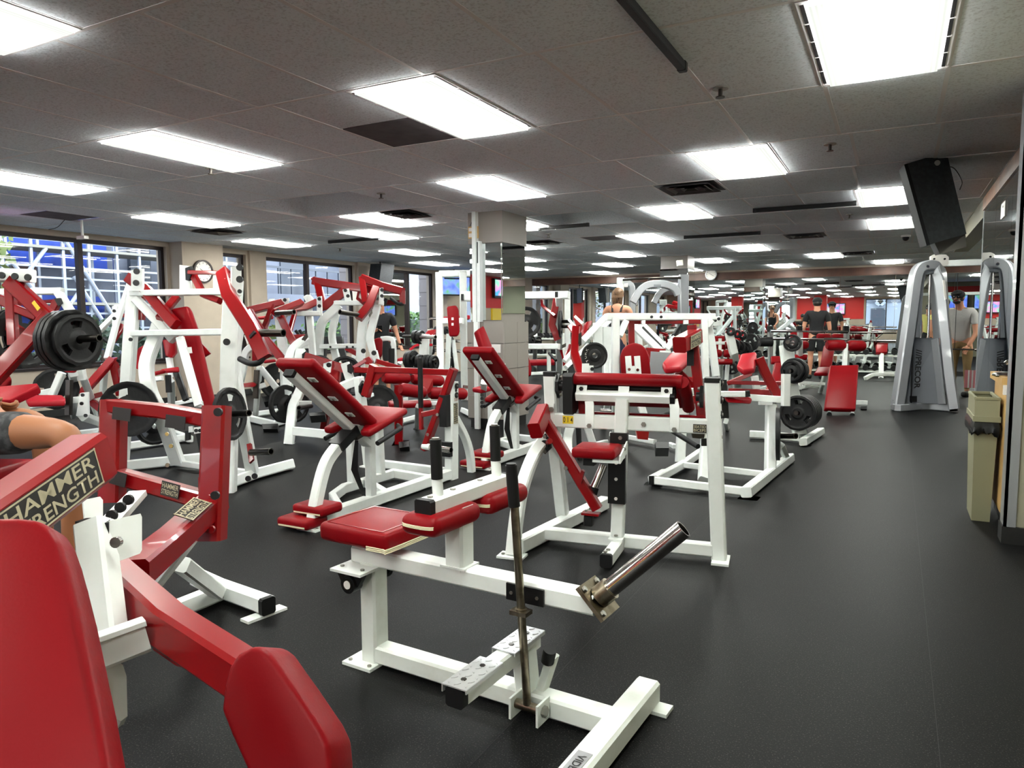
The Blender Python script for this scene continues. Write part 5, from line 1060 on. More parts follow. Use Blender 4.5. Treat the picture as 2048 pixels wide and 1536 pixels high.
# ================================================================== B extra: right side of the 014 yoke with its logo box
T(B, 'yoke_arm', RED, [B.pv(1384,650,.12), B.pv(1393,740,.12), B.pv(1405,846,.12)], .05, .06, B.V)
q0, q1 = B.pv(1392,672,.12), B.pv(1359,690,-.10); ax = (q1-q0).normalized()
B.part('logo_box', G().tube([q0, q1], .075, .085), RED); sd = ax.cross(Z3).normalized()
sd = sd if sd.dot(CR) > 0 else -sd
decal(B, q0+(q1-q0)*.45+sd*.039, -ax if (-ax).cross(Z3).dot(sd) > 0 else ax, Z3, .15, .07, ['HAMMER', 'STRENGTH'])
B.part('black_stop', G().obox(B.pv(1381,715,.06), B.U*.018, B.V*.01, B.Z*.045), BLACKP)
flange(B, b_(.965,.03,.89), -B.U, Z3, .05)
# ================================================================== E1, E0 curl machines behind 014
r = rig_at('triceps_machine', 1407, 962, 'white floor frame machine with pale red pad and red lever, right behind the 014 machine')
kit(r, 6.3, [
 ('t','front_beam','w',.06,.06,(1312,961,('z',.05)),(1492,983,('z',.05))), ('t','corner_stub','w',.07,.08,(1306,960,('z',.05)),(1332,946,('z',.05))), ('t','left_beam','w',.06,.07,(1312,958,('z',.05)),(1368,928,('z',.05)),(1410,898,('z',.05))), ('t','right_beam','w',.075,.08,(1492,985,('z',.05)),(1580,915,('z',.05))), ('t','rear_beam','w',.05,.06,(1368,930,('z',.06)),(1525,948,('z',.06))),
 ('s','foot_plate','w',.012,(1287,970,'f'),(1324,974,'f'),(1328,968,'f'),(1292,964,'f')), ('s','foot_plate','w',.012,(1474,998,'f'),(1514,1002,'f'),(1522,994,'f'),(1482,990,'f')), ('s','foot_plate','w',.012,(1568,928,'f'),(1588,928,'f'),(1588,922,'f'),(1570,922,'f')),
 ('s','end_cap','b',.01,(1298,952,-.62),(1308,952,-.62),(1308,969,-.62),(1298,969,-.62)), ('s','end_cap','b',.01,(1489,976,-1.0),(1500,976,-1.0),(1500,995,-1.0),(1489,995,-1.0)), ('k','bolt','x',.014,(1537,951,-.5),(1508,980,-.9)),
 ('t','seat_post','w',.08,.07,(1407,960,('z',.05)),(1412,880,-.3),(1415,850,-.3)), ('t','left_post','w',.08,.07,(1360,924,('z',.05)),(1366,800,.2),(1370,760,.2)), ('t','right_post','w',.08,.08,(1540,944,('z',.05)),(1542,810,-.1)), ('t','post_foot','w',.05,.05,(1575,922,('z',.03)),(1562,890,-.1)),
 ('t','crossbar','w',.06,.05,(1498,795,-.1),(1570,800,-.15)), ('t','horn_post','w',.065,.06,(1572,748,-.2),(1571,812,-.2)), ('s','corner_plate','w',.05,(1520,803,-.2),(1545,803,-.2),(1545,810,-.2),(1520,810,-.2)),
 ('t','red_lever','r',.075,.05,(1518,716,-.1),(1530,745,-.1),(1558,796,-.1)), ('t','red_bar','r',.035,.035,(1456,765,.1),(1568,767,-.1)), ('t','red_bar','r',.05,.05,(1458,782,.2),(1556,785,0)), ('t','red_brace','r',.04,.04,(1458,766,.2),(1500,748,.4)),
 ('p','arm_pad','l',.05,.02,(1473,730,-.25),(1481,707,.1),(1513,702,.1),(1514,716,0),(1509,736,-.25),(1486,741,-.3)), ('s','pad_bracket','k',.02,(1514,711,0),(1526,711,0),(1524,728,0),(1512,730,0)),
 ('p','seat','v',.06,.02,(1450,794,-.3),(1500,794,-.3),(1506,799,-.3),(1503,808,-.35),(1456,805,-.35)), ('t','seat_tube','w',.05,.055,(1435,788,-.3),(1490,788,-.35)), ('t','tube_cap','b',.052,.057,(1489,788,-.35),(1498,787,-.35)),
 ('t','middle_post','w',.06,.05,(1509,752,.3),(1515,790,.3)), ('t','slotted_post','k',.07,.05,(1444,760,-.2),(1449,836,-.2)), ('t','right_leg','w',.05,.04,(1452,842,.1),(1455,858,'f')),
 ('h','weight_horn','d',.024,(1560,872,-.2),(1592,872,-.4)), ('t','grip','b',.05,.05,(1340,850,-.5),(1400,893,-1.2)) if False else ('r','lever_grip','b',.02,(1322,848,-.5),(1396,893,-1.0)), ('s','lever_block','r',.06,(1268,842,-.2),(1300,846,-.2),(1296,880,-.2),(1276,878,-.2)), ('r','lever_stem','r',.018,(1296,850,-.3),(1326,852,-.5)),
 ('s','rubber_foot','k',.08,(1310,884,-.1),(1338,884,-.1),(1338,896,-.2),(1312,896,-.2)), ('t','low_beam','w',.05,.05,(1222,868,('z',.06)),(1310,884,('z',.06))), ('t','foot_bracket','w',.04,.05,(1338,888,('z',.05)),(1350,893,('z',.05))), ('s','seat_base','d',.03,(1384,866,-.4),(1410,866,-.4),(1408,878,-.4),(1386,876,-.4)), ('s','rubber_stop','k',.03,(1404,877,-.5),(1420,877,-.5),(1420,892,-.5),(1404,892,-.5)),
])
plate(on_d(1556,868,6.0), (CR*.93-CF*.36), 'black plate standing edge on against the white frame beside the plate tree', R=.225, spin=.3)
r = rig_at('curl_machine', 1300, 880, 'white portal frame machine with rounded red back pad, behind the 014 roll pad')
kit(r, 7.2, [
 ('t','top_beam','w',.07,.07,(1212,634,-.2),(1428,634,.2)), ('t','left_post','w',.075,.07,(1231,636,-.2),(1231,745,-.2),(1232,880,'f')), ('t','right_post','w',.07,.07,(1408,638,.1),(1411,757,.1)), ('t','right_leg','w',.07,.06,(1416,645,.2),(1424,690,.2),(1432,752,.2)), ('t','corner_brace','w',.06,.05,(1239,672,-.2),(1252,642,-.15)), ('t','corner_brace','w',.06,.05,(1413,652,.1),(1424,640,.1)), ('s','corner_plate','w',.03,(1424,636,.3),(1442,632,.4),(1442,650,.4),(1428,652,.3)), ('k','bolt_cap','k',.014,(1303,634,-.2),(1322,634,-.2)), ('k','bolt_cap','k',.016,(1430,641,.2),(1437,638,.2)),
 ('t','red_bar','r',.04,.05,(1262,644,0),(1400,644,.1)), ('t','red_post','r',.06,.06,(1262,640,0),(1263,690,0)), ('s','bar_clip','w',.04,(1283,640,-.1),(1291,640,-.1),(1291,648,-.1),(1283,648,-.1)), ('s','bar_clip','w',.04,(1368,640,-.05),(1377,640,-.05),(1377,648,-.05),(1368,648,-.05)),
 ('p','back_pad','v',.06,.02,(1243,750,-.3),(1241,712,-.3),(1246,698,-.3),(1256,689,-.3),(1270,685,-.3),(1284,689,-.3),(1294,699,-.3),(1299,714,-.3),(1303,752,-.3)), ('t','pad_strap','w',.055,.02,(1256,712,-.42),(1259,752,-.42)), ('t','pad_strap','w',.055,.02,(1274,712,-.42),(1277,752,-.42)), ('k','bolt','x',.014,(1258,739,-.46),(1275,740,-.46)), ('t','pad_post','w',.06,.05,(1266,732,-.4),(1268,780,-.4)),
 ('p','arm_pad','l',.06,.025,(1324,724,-1.4),(1340,704,-1.2),(1380,702,-1.2),(1382,716,-1.3),(1362,734,-1.5),(1330,736,-1.5)), ('t','pad_arm','r',.07,.06,(1352,740,-1.3),(1386,778,-1.2)), ('t','red_link','r',.05,.05,(1300,756,0),(1390,760,-.6)), ('t','white_bar','w',.06,.05,(1364,783,-1.3),(1390,783,-1.3)), ('t','red_tube','r',.08,.08,(1366,798,-.8),(1392,798,-.8)),
 ('t','white_leg','w',.07,.06,(1282,812,-.2),(1290,835,-.2),(1250,852,('z',.2))), ('t','rear_leg','w',.08,.07,(1370,805,-.4),(1363,870,-.4)), ('t','front_leg','w',.06,.06,(1216,800,-.3),(1208,852,'f')), ('t','side_leg','w',.07,.06,(1172,846,-.2),(1190,900,('z',.05))), ('t','floor_beam','w',.06,.06,(1136,905,('z',.05)),(1212,885,('z',.05))), ('c','curved_leg','w',.08,.07,(1145,845,-.5),(1138,862,-.5),(1135,885,-.5),(1136,930,'f')), ('t','black_post','k',.05,.05,(1156,848,-.4),(1160,920,-.4)), ('r','chrome_grip','x',.016,(1200,821,-.9),(1222,822,-.9)), ('r','black_grip','b',.02,(1300,838,-.3),(1340,825,0)),
 ('t','front_tab','w',.06,.02,(1171,727,-1.0),(1171,760,-1.0)), ('k','bolt_cap','k',.016,(1184,738,-1.0)), ('s','tab','w',.02,(1174,731,-1.0),(1187,731,-1.0),(1187,747,-1.0),(1174,747,-1.0)), ('t','red_column','r',.075,.075,(1152,655,-.4),(1149,708,-.5),(1164,755,-.7)), ('s','column_decal','d',.006,(1157,668,-.5),(1163,664,-.5),(1163,690,-.5),(1157,694,-.5)),
 ('t','grey_panel','g',.3,.02,(1300,730,.8),(1345,733,.8)),
])
plate(on_d(1189,711,6.9), -CF+CR*.15, 'round black plate with white lettering facing the viewer, left of the rounded red pad', R=.125, grips=False, facets=False, m=IRON)
for i, (tx, a_) in enumerate((('YORK', 2.85), )):
    c = on_d(1189,711,6.9)+CF*(-.024)
    for j, ch in enumerate(tx):
        a2 = PI+.62-j*.42; p = c+(CR*math.cos(a2)+CU*math.sin(a2))*.092
        rt = (CR*math.sin(a2)-CU*math.cos(a2)); o = text_on('lettering', ch, WLAB, p, rt, -( -CR*math.cos(a2)-CU*math.sin(a2)), .026, .026, None)
        pl = [x for x in bpy.data.objects if x.name.startswith('weight_plate') and x['label'].startswith('round black plate with white')][0]
        o.parent = pl; o.matrix_parent_inverse = (Matrix.Translation(pl.location) @ pl.rotation_quaternion.to_matrix().to_4x4()).inverted()
# ================================================================== plate tree and plates, benches, bars
r = rig_at('plate_tree', 1575, 880, 'cream weight plate tree carrying three stacks of black plates, right of centre')
kit(r, 7.85, [('t','column','c',.13,.10,(1572,690,0),(1582,770,-.02),(1600,870,('z',.08))), ('t','foot_beam','c',.08,.08,(1500,868,('z',.05)),(1535,870,('z',.05)),(1600,876,('z',.05))), ('t','front_foot','c',.075,.08,(1606,884,('z',.05)),(1642,862,('z',.05))), ('s','foot_plate','c',.012,(1600,893,'f'),(1622,893,'f'),(1624,887,'f'),(1602,887,'f')), ('s','end_cap','b',.01,(1608,878,-.35),(1618,878,-.35),(1618,890,-.35),(1608,890,-.35)),
 ('r','peg','d',.022,(1585,686,.1),(1575,684,-.2)), ('r','peg','d',.022,(1600,742,.1),(1578,742,-.2)), ('r','peg','d',.024,(1615,822,.1),(1592,826,-.25))])
dr = (on_d(1596,826,7.6)-on_d(1625,818,8.1)).normalized()
for i in range(5): plate(on_d(1596,826,7.62)-dr*(.06*i), dr, ('front plate of the big bottom stack on the cream plate tree', 'second plate of the big bottom stack on the cream tree', 'third plate of the big bottom stack on the cream tree', 'fourth plate of the big bottom stack on the cream tree', 'rearmost plate of the big bottom stack on the cream tree')[i], R=.19, th=.045, spin=.5)
for i in range(4): plate(on_d(1583,742,7.65)-dr*(.055*i), dr, ('front plate of the middle stack on the cream plate tree', 'second plate of the middle stack on the cream tree', 'third plate of the middle stack on the cream tree', 'rearmost plate of the middle stack on the cream tree')[i], R=.115 if i < 2 else .14, th=.04, spin=.2)
plate(on_d(1585,686,7.7), dr, 'single small plate on the top peg of the cream plate tree', R=.095, th=.04)
r = rig_at('plate_tree', 1470, 780, 'far plate tree with small black plates, seen left of the cream one')
kit(r, 12.0, [('t','column','c',.13,.10,(1458,665,0),(1467,705,0),(1475,785,'f'))])
for i, (x_, y_, R_) in enumerate(((1462,663,.075), (1475,668,.07), (1486,671,.07), (1468,690,.105), (1478,694,.11), (1490,698,.12), (1464,734,.13), (1500,685,.16))): plate(on_d(x_, y_, 12-.1+.05*i), dr, ('front plate on the top peg of the far plate tree', 'second plate on the top peg of the far plate tree', 'third plate on the top peg of the far plate tree', 'front plate on the middle peg of the far plate tree', 'second plate on the middle peg of the far plate tree', 'third plate on the middle peg of the far plate tree', 'low left plate on the far plate tree', 'large plate right of the middle peg of the far plate tree')[i], R=R_, th=.05, group='plates on the far plate tree')
def bench(px, py, lb, D, spec, cat='bench', name='weight_bench'):
    r_ = rig_at(name, px, py, lb, cat); kit(r_, D, spec); return r_
bench(1680, 830, 'red padded decline bench with roller pads facing down the right hand aisle', 10.2, [
 ('p','bench_pad','v',.07,.02,(1660,730,.5),(1718,729,.5),(1712,818,-.3),(1649,816,-.3)), ('e','roller_pad','v',.085,(1653,690,.9),(1690,691,.9)), ('e','roller_pad','v',.085,(1694,691,.9),(1730,692,.9)), ('t','roller_post','w',.06,.06,(1691,688,.9),(1689,735,.8)), ('t','spine','c',.07,.06,(1685,735,.8),(1682,812,0)), ('t','rear_beam','c',.07,.07,(1688,745,.9),(1690,770,('z',.05))), ('t','side_foot','w',.07,.06,(1712,805,('z',.06)),(1735,806,('z',.06))), ('s','rubber_foot','b',.08,(1722,812,.3),(1734,812,.3),(1734,818,.2),(1722,818,.2)), ('t','front_leg','c',.05,.04,(1658,816,-.25),(1658,826,-.25)), ('t','front_leg','c',.05,.04,(1704,818,-.25),(1704,829,-.25)), ('k','caster','b',.035,(1658,829,-.3),(1704,831,-.3))])
bench(1640, 788, 'red incline bench with cream frame left of the decline bench', 12.3, [
 ('p','back_pad','v',.07,.02,(1648,690,.6),(1671,690,.6),(1664,733,0),(1640,733,0)), ('p','seat','v',.06,.02,(1636,733,0),(1660,733,0),(1656,746,-.3),(1628,746,-.3)), ('e','roller_pad','v',.06,(1634,673,.8),(1660,674,.8)), ('e','roller_pad','v',.06,(1663,674,.8),(1690,674,.8)), ('t','spine','c',.06,.06,(1652,738,.1),(1640,786,'f')), ('t','cross','c',.05,.05,(1600,765,.3),(1650,768,.2)), ('t','cross','c',.05,.05,(1608,772,.3),(1645,775,('z',.1)))])
bench(1552, 820, 'red bench with flat headrest between the far trees, behind the pale red pad', 9.8, [
 ('p','back_pad','v',.07,.02,(1549,724,.5),(1571,724,.5),(1562,762,0),(1541,764,0)), ('p','headrest','v',.06,.02,(1542,711,.6),(1570,711,.6),(1569,723,.5),(1543,724,.5)), ('p','seat','v',.06,.02,(1535,765,0),(1560,763,0),(1556,785,-.3),(1528,786,-.3)), ('t','frame','c',.07,.06,(1550,770,.2),(1545,818,'f')), ('t','side_frame','c',.05,.05,(1520,790,0),(1560,795,.1)), ('p','side_pad','v',.05,.02,(1460,790,.4),(1520,784,.4),(1522,792,.4),(1462,797,.4))])
bench(1440, 790, 'red chest pad with cream cross bracket, left of the far plate tree', 12.2, [
 ('p','back_pad','v',.07,.02,(1429,672,0),(1450,671,0),(1451,700,0),(1429,701,0)), ('t','cross_upright','c',.05,.03,(1440,677,-.12),(1440,701,-.12)), ('t','cross_arm','c',.05,.03,(1432,686,-.13),(1449,686,-.13)), ('e','roller_pad','v',.07,(1424,706,-.1),(1443,707,-.1)), ('e','roller_pad','v',.07,(1446,707,-.1),(1466,707,-.1)), ('p','seat','v',.06,.02,(1426,717,-.2),(1466,717,-.2),(1466,724,-.3),(1426,724,-.3)), ('t','post','c',.06,.06,(1443,700,0),(1440,785,'f')), ('t','side_post','c',.06,.05,(1456,722,0),(1452,770,0))], name='chest_support')
for (px, py, lb, D_) in ((1470, 780, 'small red cushion seat among the far benches, centre right', 13.5), (1600, 780, 'red cushion seat behind the plate tree top', 13.2)):
    x_ = px; bench(px, py, lb, D_, [('p','back_pad','v',.06,.02,(x_-18,660,.2),(x_+18,660,.2),(x_+18,680,.1),(x_-18,680,.1)), ('e','roller_pad','v',.08,(x_-20,690,0),(x_+16,690,0)), ('t','post','c',.06,.05,(x_,678,.1),(x_,780,'f')), ('p','seat','v',.06,.02,(x_-16,708,-.1),(x_+16,708,-.1),(x_+15,716,-.2),(x_-15,716,-.2))], name='padded_seat')
def barbell(a_, b2, lb, D, R=None):
    p, q = on_d(*a_, D), on_d(*b2, D+.1); c = (p+q)/2; e_ = empty('barbell', c, lb, 'barbell'); link('bar', G().rod([p-c, q-c], .015, 10).mesh('bar', CHROME), e_)
    d_ = (q-p).normalized()
    for s_ in (0, 1): link('sleeve', G().rod([(p if s_ == 0 else q)-c, (p if s_ == 0 else q)-c+d_*(.35 if s_ == 0 else -.35)], .025, 10).mesh('sleeve', CHROME), e_)
    return e_
barbell((1541,662), (1695,664), 'upper barbell resting in front of the man in the black cap', 11.6); barbell((1530,677), (1692,679), 'lower barbell across the benches, in front of the man in the black cap', 11.0); barbell((1694,665), (1792,665), 'far barbell at right ending behind the silver cable tower', 12.6); barbell((1694,681), (1790,682), 'second far barbell just below, behind the silver cable tower', 12.2)
for i, (x_, D_) in enumerate(((1693, 11.9), (1600, 12.4), (1541, 12.0))):
    r = rig_at('bar_stand', x_, 775, ('white bar stand with black hook behind the decline bench', 'white bar stand behind the plate tree top', 'cream bar stand left of the man in the cap')[i], 'bar stand'); kit(r, D_, [('t','upright','w',.08,.07,(x_,655,0),(x_,775,'f')), ('s','hook','k',.05,(x_-5,652,-.05),(x_+5,652,-.05),(x_+5,664,-.05),(x_-5,664,-.05)), ('t','base','w',.08,.07,(x_-20,778,('z',.05)),(x_+16,772,('z',.05)))])
e = empty('foam_roller', on_d(1531,684,11.0), 'black foam sleeve on the lower barbell', 'pad'); link('sleeve', G().rod([CR*-.09, CR*.1], .07, 16).mesh('sleeve', BLACK), e); link('core', G().rod([CR*-.095, CR*.105], .02, 10).mesh('core', DARKST), e)
plate(on_d(1505,655,12.6), -CF+CR*.2, 'yellow disc hanging on the stand left of the man in the cap', R=.10, grips=False, facets=False)
# dumbbell racks in front of the end mirror
def dumbbell_mesh(s_):
    g = G().rod([(-.06*s_,0,0),(.06*s_,0,0)], .016*s_, 8)
    for k_ in (-1, 1): g.rod([(k_*.05*s_,0,0),(k_*.15*s_,0,0)], .065*s_, 8)
    return g
DBh = G().rod([(-.07,0,0),(.07,0,0)], .016, 8).mesh('handle', CHROME); DBw = {s: G().rod([(s*.055,0,0),(s*.15,0,0)], .066, 8).mesh('head', IRON) for s in (-1, 1)}
def dumbbells(x0, x1, y_, zs, n, lb, grp, rack_lb):
    e_ = empty('dumbbell_rack', ((x0+x1)/2, y_, 0), rack_lb, 'rack'); h = (x1-x0)/2
    for z in zs: link('shelf', G().box((-h, -.2, z-.1), (h, .2, z-.065)).mesh('shelf', CREAM, False), e_)
    for sx in (-1, 1): link('upright', G().box((sx*h-.04, -.05, 0), (sx*h+.04, .25, zs[-1]+.05)).mesh('upright', CREAM, False), e_); link('foot', G().box((sx*h-.04, -.3, 0), (sx*h+.04, .3, .06)).mesh('foot', CREAM, False), e_)
    for z in zs:
        for i in range(n):
            o = empty('dumbbell', (x0+.12+(x1-x0-.24)*i/(n-1), y_-.02, z), '%s from the left on the %s tier, %s' % (ORD[i], 'lower' if z == zs[0] else 'upper', lb), 'dumbbell', grp); o.rotation_euler = (0,0,PI/2); link('handle', DBh, o); link('head', DBw[-1], o); link('head', DBw[1], o)
dumbbells(-2.1, .1, 18.9, (.18, .55), 11, 'dumbbell rack below end mirror', 'dumbbells on the end wall rack', 'low two tier dumbbell rack below the end mirror at right')
dumbbells(-5.0, -2.7, 18.9, (.45, .85), 11, 'dumbbell rack behind far plate tree', 'dumbbells on the centre rack', 'two tier dumbbell rack behind the far plate tree')
dumbbells(-9.0, -7.4, 16.6, (.55, .95), 8, 'dumbbell rack right of mirrored column', 'dumbbells on the window rack', 'two tier dumbbell rack seen right of the mirrored column')
bench(1742, 748, 'red bench end on with cream T foot, left of the silver tower', 16.5, [('p','bench_pad','v',.08,.02,(1752,688,.3),(1776,688,.3),(1775,704,0),(1753,704,0)), ('t','post','c',.08,.08,(1763,704,.1),(1762,757,'f')), ('c','foot','c',.08,.07,(1730,757,('z',.05)),(1745,750,('z',.12)),(1765,749,('z',.14)),(1785,750,('z',.12)),(1798,755,('z',.05)))])
# ================================================================== stations right of the column
r = rig_at('press_station', 1118, 775, 'white upright press station with red lever arms and big plates, right of the mirrored column')
kit(r, 12.6, [('t','top_beam','w',.13,.12,(1012,592,.5),(1138,590,-.1)), ('t','front_post','w',.12,.10,(1118,592,-.2),(1118,770,('z',.0))), ('t','rear_post','w',.10,.09,(1135,593,.3),(1135,726,.3)), ('s','post_cap','k',.05,(1110,583,-.3),(1116,583,-.3),(1116,594,-.3),(1110,594,-.3)), ('t','middle_beam','w',.10,.09,(1046,693,.3),(1118,693,-.1)), ('t','inner_post','c',.07,.06,(1097,697,.1),(1098,742,.1)),
 ('t','red_lever','r',.05,.05,(1083,598,.3),(1085,612,.2),(1110,632,-.1)), ('t','red_arm','r',.12,.08,(1113,598,0),(1104,650,0),(1116,680,0)), ('t','red_brace','r',.05,.05,(1122,700,-.2),(1128,725,-.2),(1140,690,0)), ('h','weight_horn','d',.03,(1122,643,0),(1142,643,-.2)), ('h','weight_horn','d',.03,(1122,653,0),(1142,653,-.2)), ('r','hand_grip','b',.025,(1098,706,-.2),(1112,721,-.4)), ('p','bench_pad','l',.08,.02,(1050,718,.3),(1108,717,.2),(1109,724,.1),(1052,725,.2)), ('p','back_pad','v',.08,.03,(1049,690,-.2),(1053,695,-.2),(1064,735,-.3),(1063,751,-.3),(1049,752,-.3)), ('s','label','d',.01,(1124,690,-.2),(1132,686,-.2),(1132,693,-.2),(1124,697,-.2))])
plate(on_d(1054,644,12.4), -CF+CR*.5, 'large black plate facing the viewer just right of the mirrored column', R=.27, spin=.4); plate(on_d(1121,648,12.5), CR-CF*.2, 'thin edge on black plate on the white press station', R=.24); plate(on_d(1062,681,14.62), CR*.7-CF*.6, 'black plate stored low right of the mirrored column', R=.10, th=.09); plate(on_d(1075,682,14.8), CR*.7-CF*.6, 'second low black plate right of the mirrored column', R=.10, th=.09)
r = rig_at('plate_tree', 1068, 745, 'low plate tree with black plates right of the mirrored column'); kit(r, 14.7, [('t','column','c',.12,.1,(1070,672,.1),(1070,745,'f')), ('r','peg','d',.025,(1056,681,.1),(1082,682,-.1)), ('t','base','c',.08,.08,(1050,748,('z',.05)),(1092,746,('z',.05)))])
r = rig_at('leg_press', 1180, 800, 'white leg press with sloping rails and red sled pad, behind the black round plate')
kit(r, 10.5, [('t','rail','w',.09,.10,(1210,635,.3),(1163,684,-.3)), ('t','rail','w',.07,.07,(1221,640,.6),(1182,676,.2)), ('t','front_post','w',.13,.10,(1195,646,.1),(1196,690,.1)), ('t','rear_post','w',.13,.10,(1214,655,.3),(1214,750,.2),(1215,775,'f')), ('p','sled_pad','v',.08,.02,(1165,664,.2),(1175,642,.4),(1186,640,.5),(1184,648,.4),(1170,669,.1)), ('t','sled_arm','c',.04,.04,(1138,640,.2),(1152,656,.1)), ('t','sled_arm','c',.04,.04,(1150,633,.5),(1166,648,.4)), ('t','red_carriage','r',.08,.07,(1140,652,.1),(1152,668,0)), ('t','low_rail','w',.06,.06,(1128,722,0),(1172,672,.3)), ('t','low_rail','w',.06,.06,(1132,735,-.2),(1176,690,.1)), ('t','floor_beam','w',.08,.08,(1120,765,('z',.06)),(1215,765,('z',.06))), ('c','hand_loop','w',.04,.04,(1221,745,-.4),(1222,724,-.4),(1228,716,-.4),(1232,716,-.4))])
r = rig_at('hack_squat', 1325, 790, 'white sled machine with twin rails under the silver arch, centre right')
kit(r, 11.0, [('t','rail','w',.10,.10,(1268,652,.4),(1322,704,-.2)), ('t','rail','w',.08,.08,(1284,648,.6),(1336,700,0)), ('t','slot','k',.03,.04,(1286,655,.3),(1322,692,-.05)), ('t','top_brace','w',.10,.08,(1266,652,.4),(1290,651,.6)), ('t','right_rail','w',.08,.07,(1332,700,-.1),(1348,676,.1)), ('r','grip','b',.035,(1347,672,.2),(1358,655,.3)), ('r','grip','b',.035,(1340,690,.1),(1360,652,.4)), ('t','red_base','r',.10,.09,(1292,702,-.2),(1330,705,-.2)), ('s','red_box','r',.10,(1294,699,-.3),(1308,699,-.3),(1308,726,-.3),(1294,724,-.3)), ('s','white_plate','w',.04,(1320,701,-.3),(1342,701,-.3),(1342,711,-.3),(1320,711,-.3)), ('t','cross_leg','w',.08,.07,(1310,745,-.3),(1330,713,-.3),(1342,730,-.3)), ('t','support','w',.08,.07,(1278,656,.5),(1280,700,.4)), ('s','foot_deck','g',.05,(1300,732,.4),(1352,730,.6),(1360,775,0),(1300,778,-.2))])
# second mirrored column
a_, b2 = on_y(1312,560,14.6), on_y(1362,560,14.6)
c2 = bpy.data.objects['column_2']
r = rig_at('lat_tower', 1370, 760, 'silver cable machine with curved arch and tall posts, right of the woman', 'cable machine')
kit(r, 12.2, [('t','post','w',.12,.10,(1241,556,.3),(1239,610,.3),(1240,650,.3)), ('t','post','g',.16,.14,(1367,550,0),(1366,640,0),(1366,755,'f')), ('t','post_cap','t',.10,.10,(1359,521,0),(1360,532,0)), ('c','arch','g',.12,.10,(1266,605,-.3),(1278,584,-.3),(1292,572,-.3),(1312,568,-.3),(1334,570,-.3),(1350,578,-.3),(1357,590,-.3)), ('c','inner_arch','g',.10,.08,(1308,606,.3),(1318,588,.3),(1332,578,.3),(1350,574,.3)), ('r','pull_bar','d',.02,(1246,560,.2),(1300,556,0),(1362,556,-.1)), ('t','cable_hook','k',.03,.02,(1298,556,-.05),(1297,568,-.05)), ('c','hood','g',.10,.12,(1246,566,.4),(1258,568,.4),(1264,580,.4),(1264,630,.4)), ('s','badge','p',.02,(1308,569,-.4),(1322,569,-.4),(1322,574,-.4),(1308,574,-.4)), ('t','stack_shroud','p',.35,.12,(1264,560,.8),(1264,640,.8)) if False else ('t','guide_rod','x',.03,.03,(1270,600,.4),(1270,650,.4)), ('s','white_lamp','t',.1,(1248,567,.3),(1256,566,.3),(1256,574,.3),(1248,574,.3))])
# power rack and bars left of the column
r = rig_at('cage_rack', 905, 805, 'tall white rack with red back pad in front of the television, left of the column')
kit(r, 11.3, [('t','left_post','w',.11,.09,(878,545,0),(882,780,0),(883,800,'f')), ('t','right_post','w',.11,.09,(926,543,-.1),(929,800,('z',.0))), ('t','top_bar','w',.10,.09,(878,548,0),(940,547,.1)), ('t','middle_bar','w',.09,.08,(882,642,0),(926,642,-.1)), ('t','arm_stub','w',.15,.12,(922,593,-.2),(945,593,-.2)), ('s','stub_cap','k',.1,(922,588,-.3),(927,588,-.3),(927,600,-.3),(922,600,-.3)), ('t','inner_post','c',.08,.07,(898,668,.3),(893,765,.3)), ('t','floor_bar','x',.05,.05,(926,773,-.2),(948,775,-.2)),
 ('p','back_pad','v',.08,.03,(893,613,-.15),(912,610,-.15),(917,618,-.15),(919,664,-.15),(915,673,-.15),(898,673,-.15)), ('s','pad_tab','w',.02,(903,635,-.25),(907,635,-.25),(907,640,-.25),(903,640,-.25)), ('s','pad_tab','w',.02,(903,646,-.25),(907,646,-.25),(907,651,-.25),(903,651,-.25)), ('t','rear_leg','w',.07,.06,(906,680,.5),(914,740,.5)), ('p','high_pad','l',.08,.02,(885,633,.6),(940,630,.6),(940,638,.6),(886,640,.6))])
for i, (a_, b2, lb) in enumerate((((858,637), (938,637), 'topmost barbell on the white rack left of the column'), ((855,659), (945,660), 'second barbell down on the white rack left of the column'), ((872,681), (945,683), 'third barbell down on the white rack left of the column'), ((862,700), (940,703), 'lowest barbell on the white rack left of the column'))): barbell(a_, b2, lb, 11.9)
for i, (x_, y_, R_, lb) in enumerate(((873,661,.07,'small plate at left end of the second barbell on the white rack'), (892,661,.07,'small plate at right of the second barbell on the white rack'), (870,681,.08,'small plate at left end of the third barbell on the white rack'), (902,683,.08,'small plate at right of the third barbell on the white rack'), (864,701,.07,'dark plate at left end of the lowest barbell on the white rack'), (903,701,.09,'dark plate right of the lowest barbell on the white rack'), (905,724,.15,'larger dark plate low behind the white rack'))): plate(on_d(x_, y_, 11.8), CR*.9-CF*.4, lb, R=R_, th=.04)
r = rig_at('plate_tree', 850, 800, 'cream plate tree holding ribbed plates in front of the white rack, left of the column')
kit(r, 9.6, [('t','column','w',.12,.10,(850,668,0),(848,705,0),(852,800,'f')), ('t','base','w',.08,.08,(815,806,('z',.05)),(890,800,('z',.05))), ('r','peg','d',.022,(806,673,.2),(846,673,-.05)), ('h','peg','x',.026,(842,674,-.1),(871,674,-.3)), ('r','peg','d',.022,(830,720,.3),(872,722,-.3))])
for i, (x_, y_, R_, lb) in enumerate(((832,674,.09,'plate on the left of the top peg, cream tree by the white rack'), (842,675,.095,'plate on the right of the top peg, cream tree by the white rack'))): plate(on_d(x_, y_, 9.6-.02*i), CR*.9-CF*.45, lb, R=R_, th=.05)
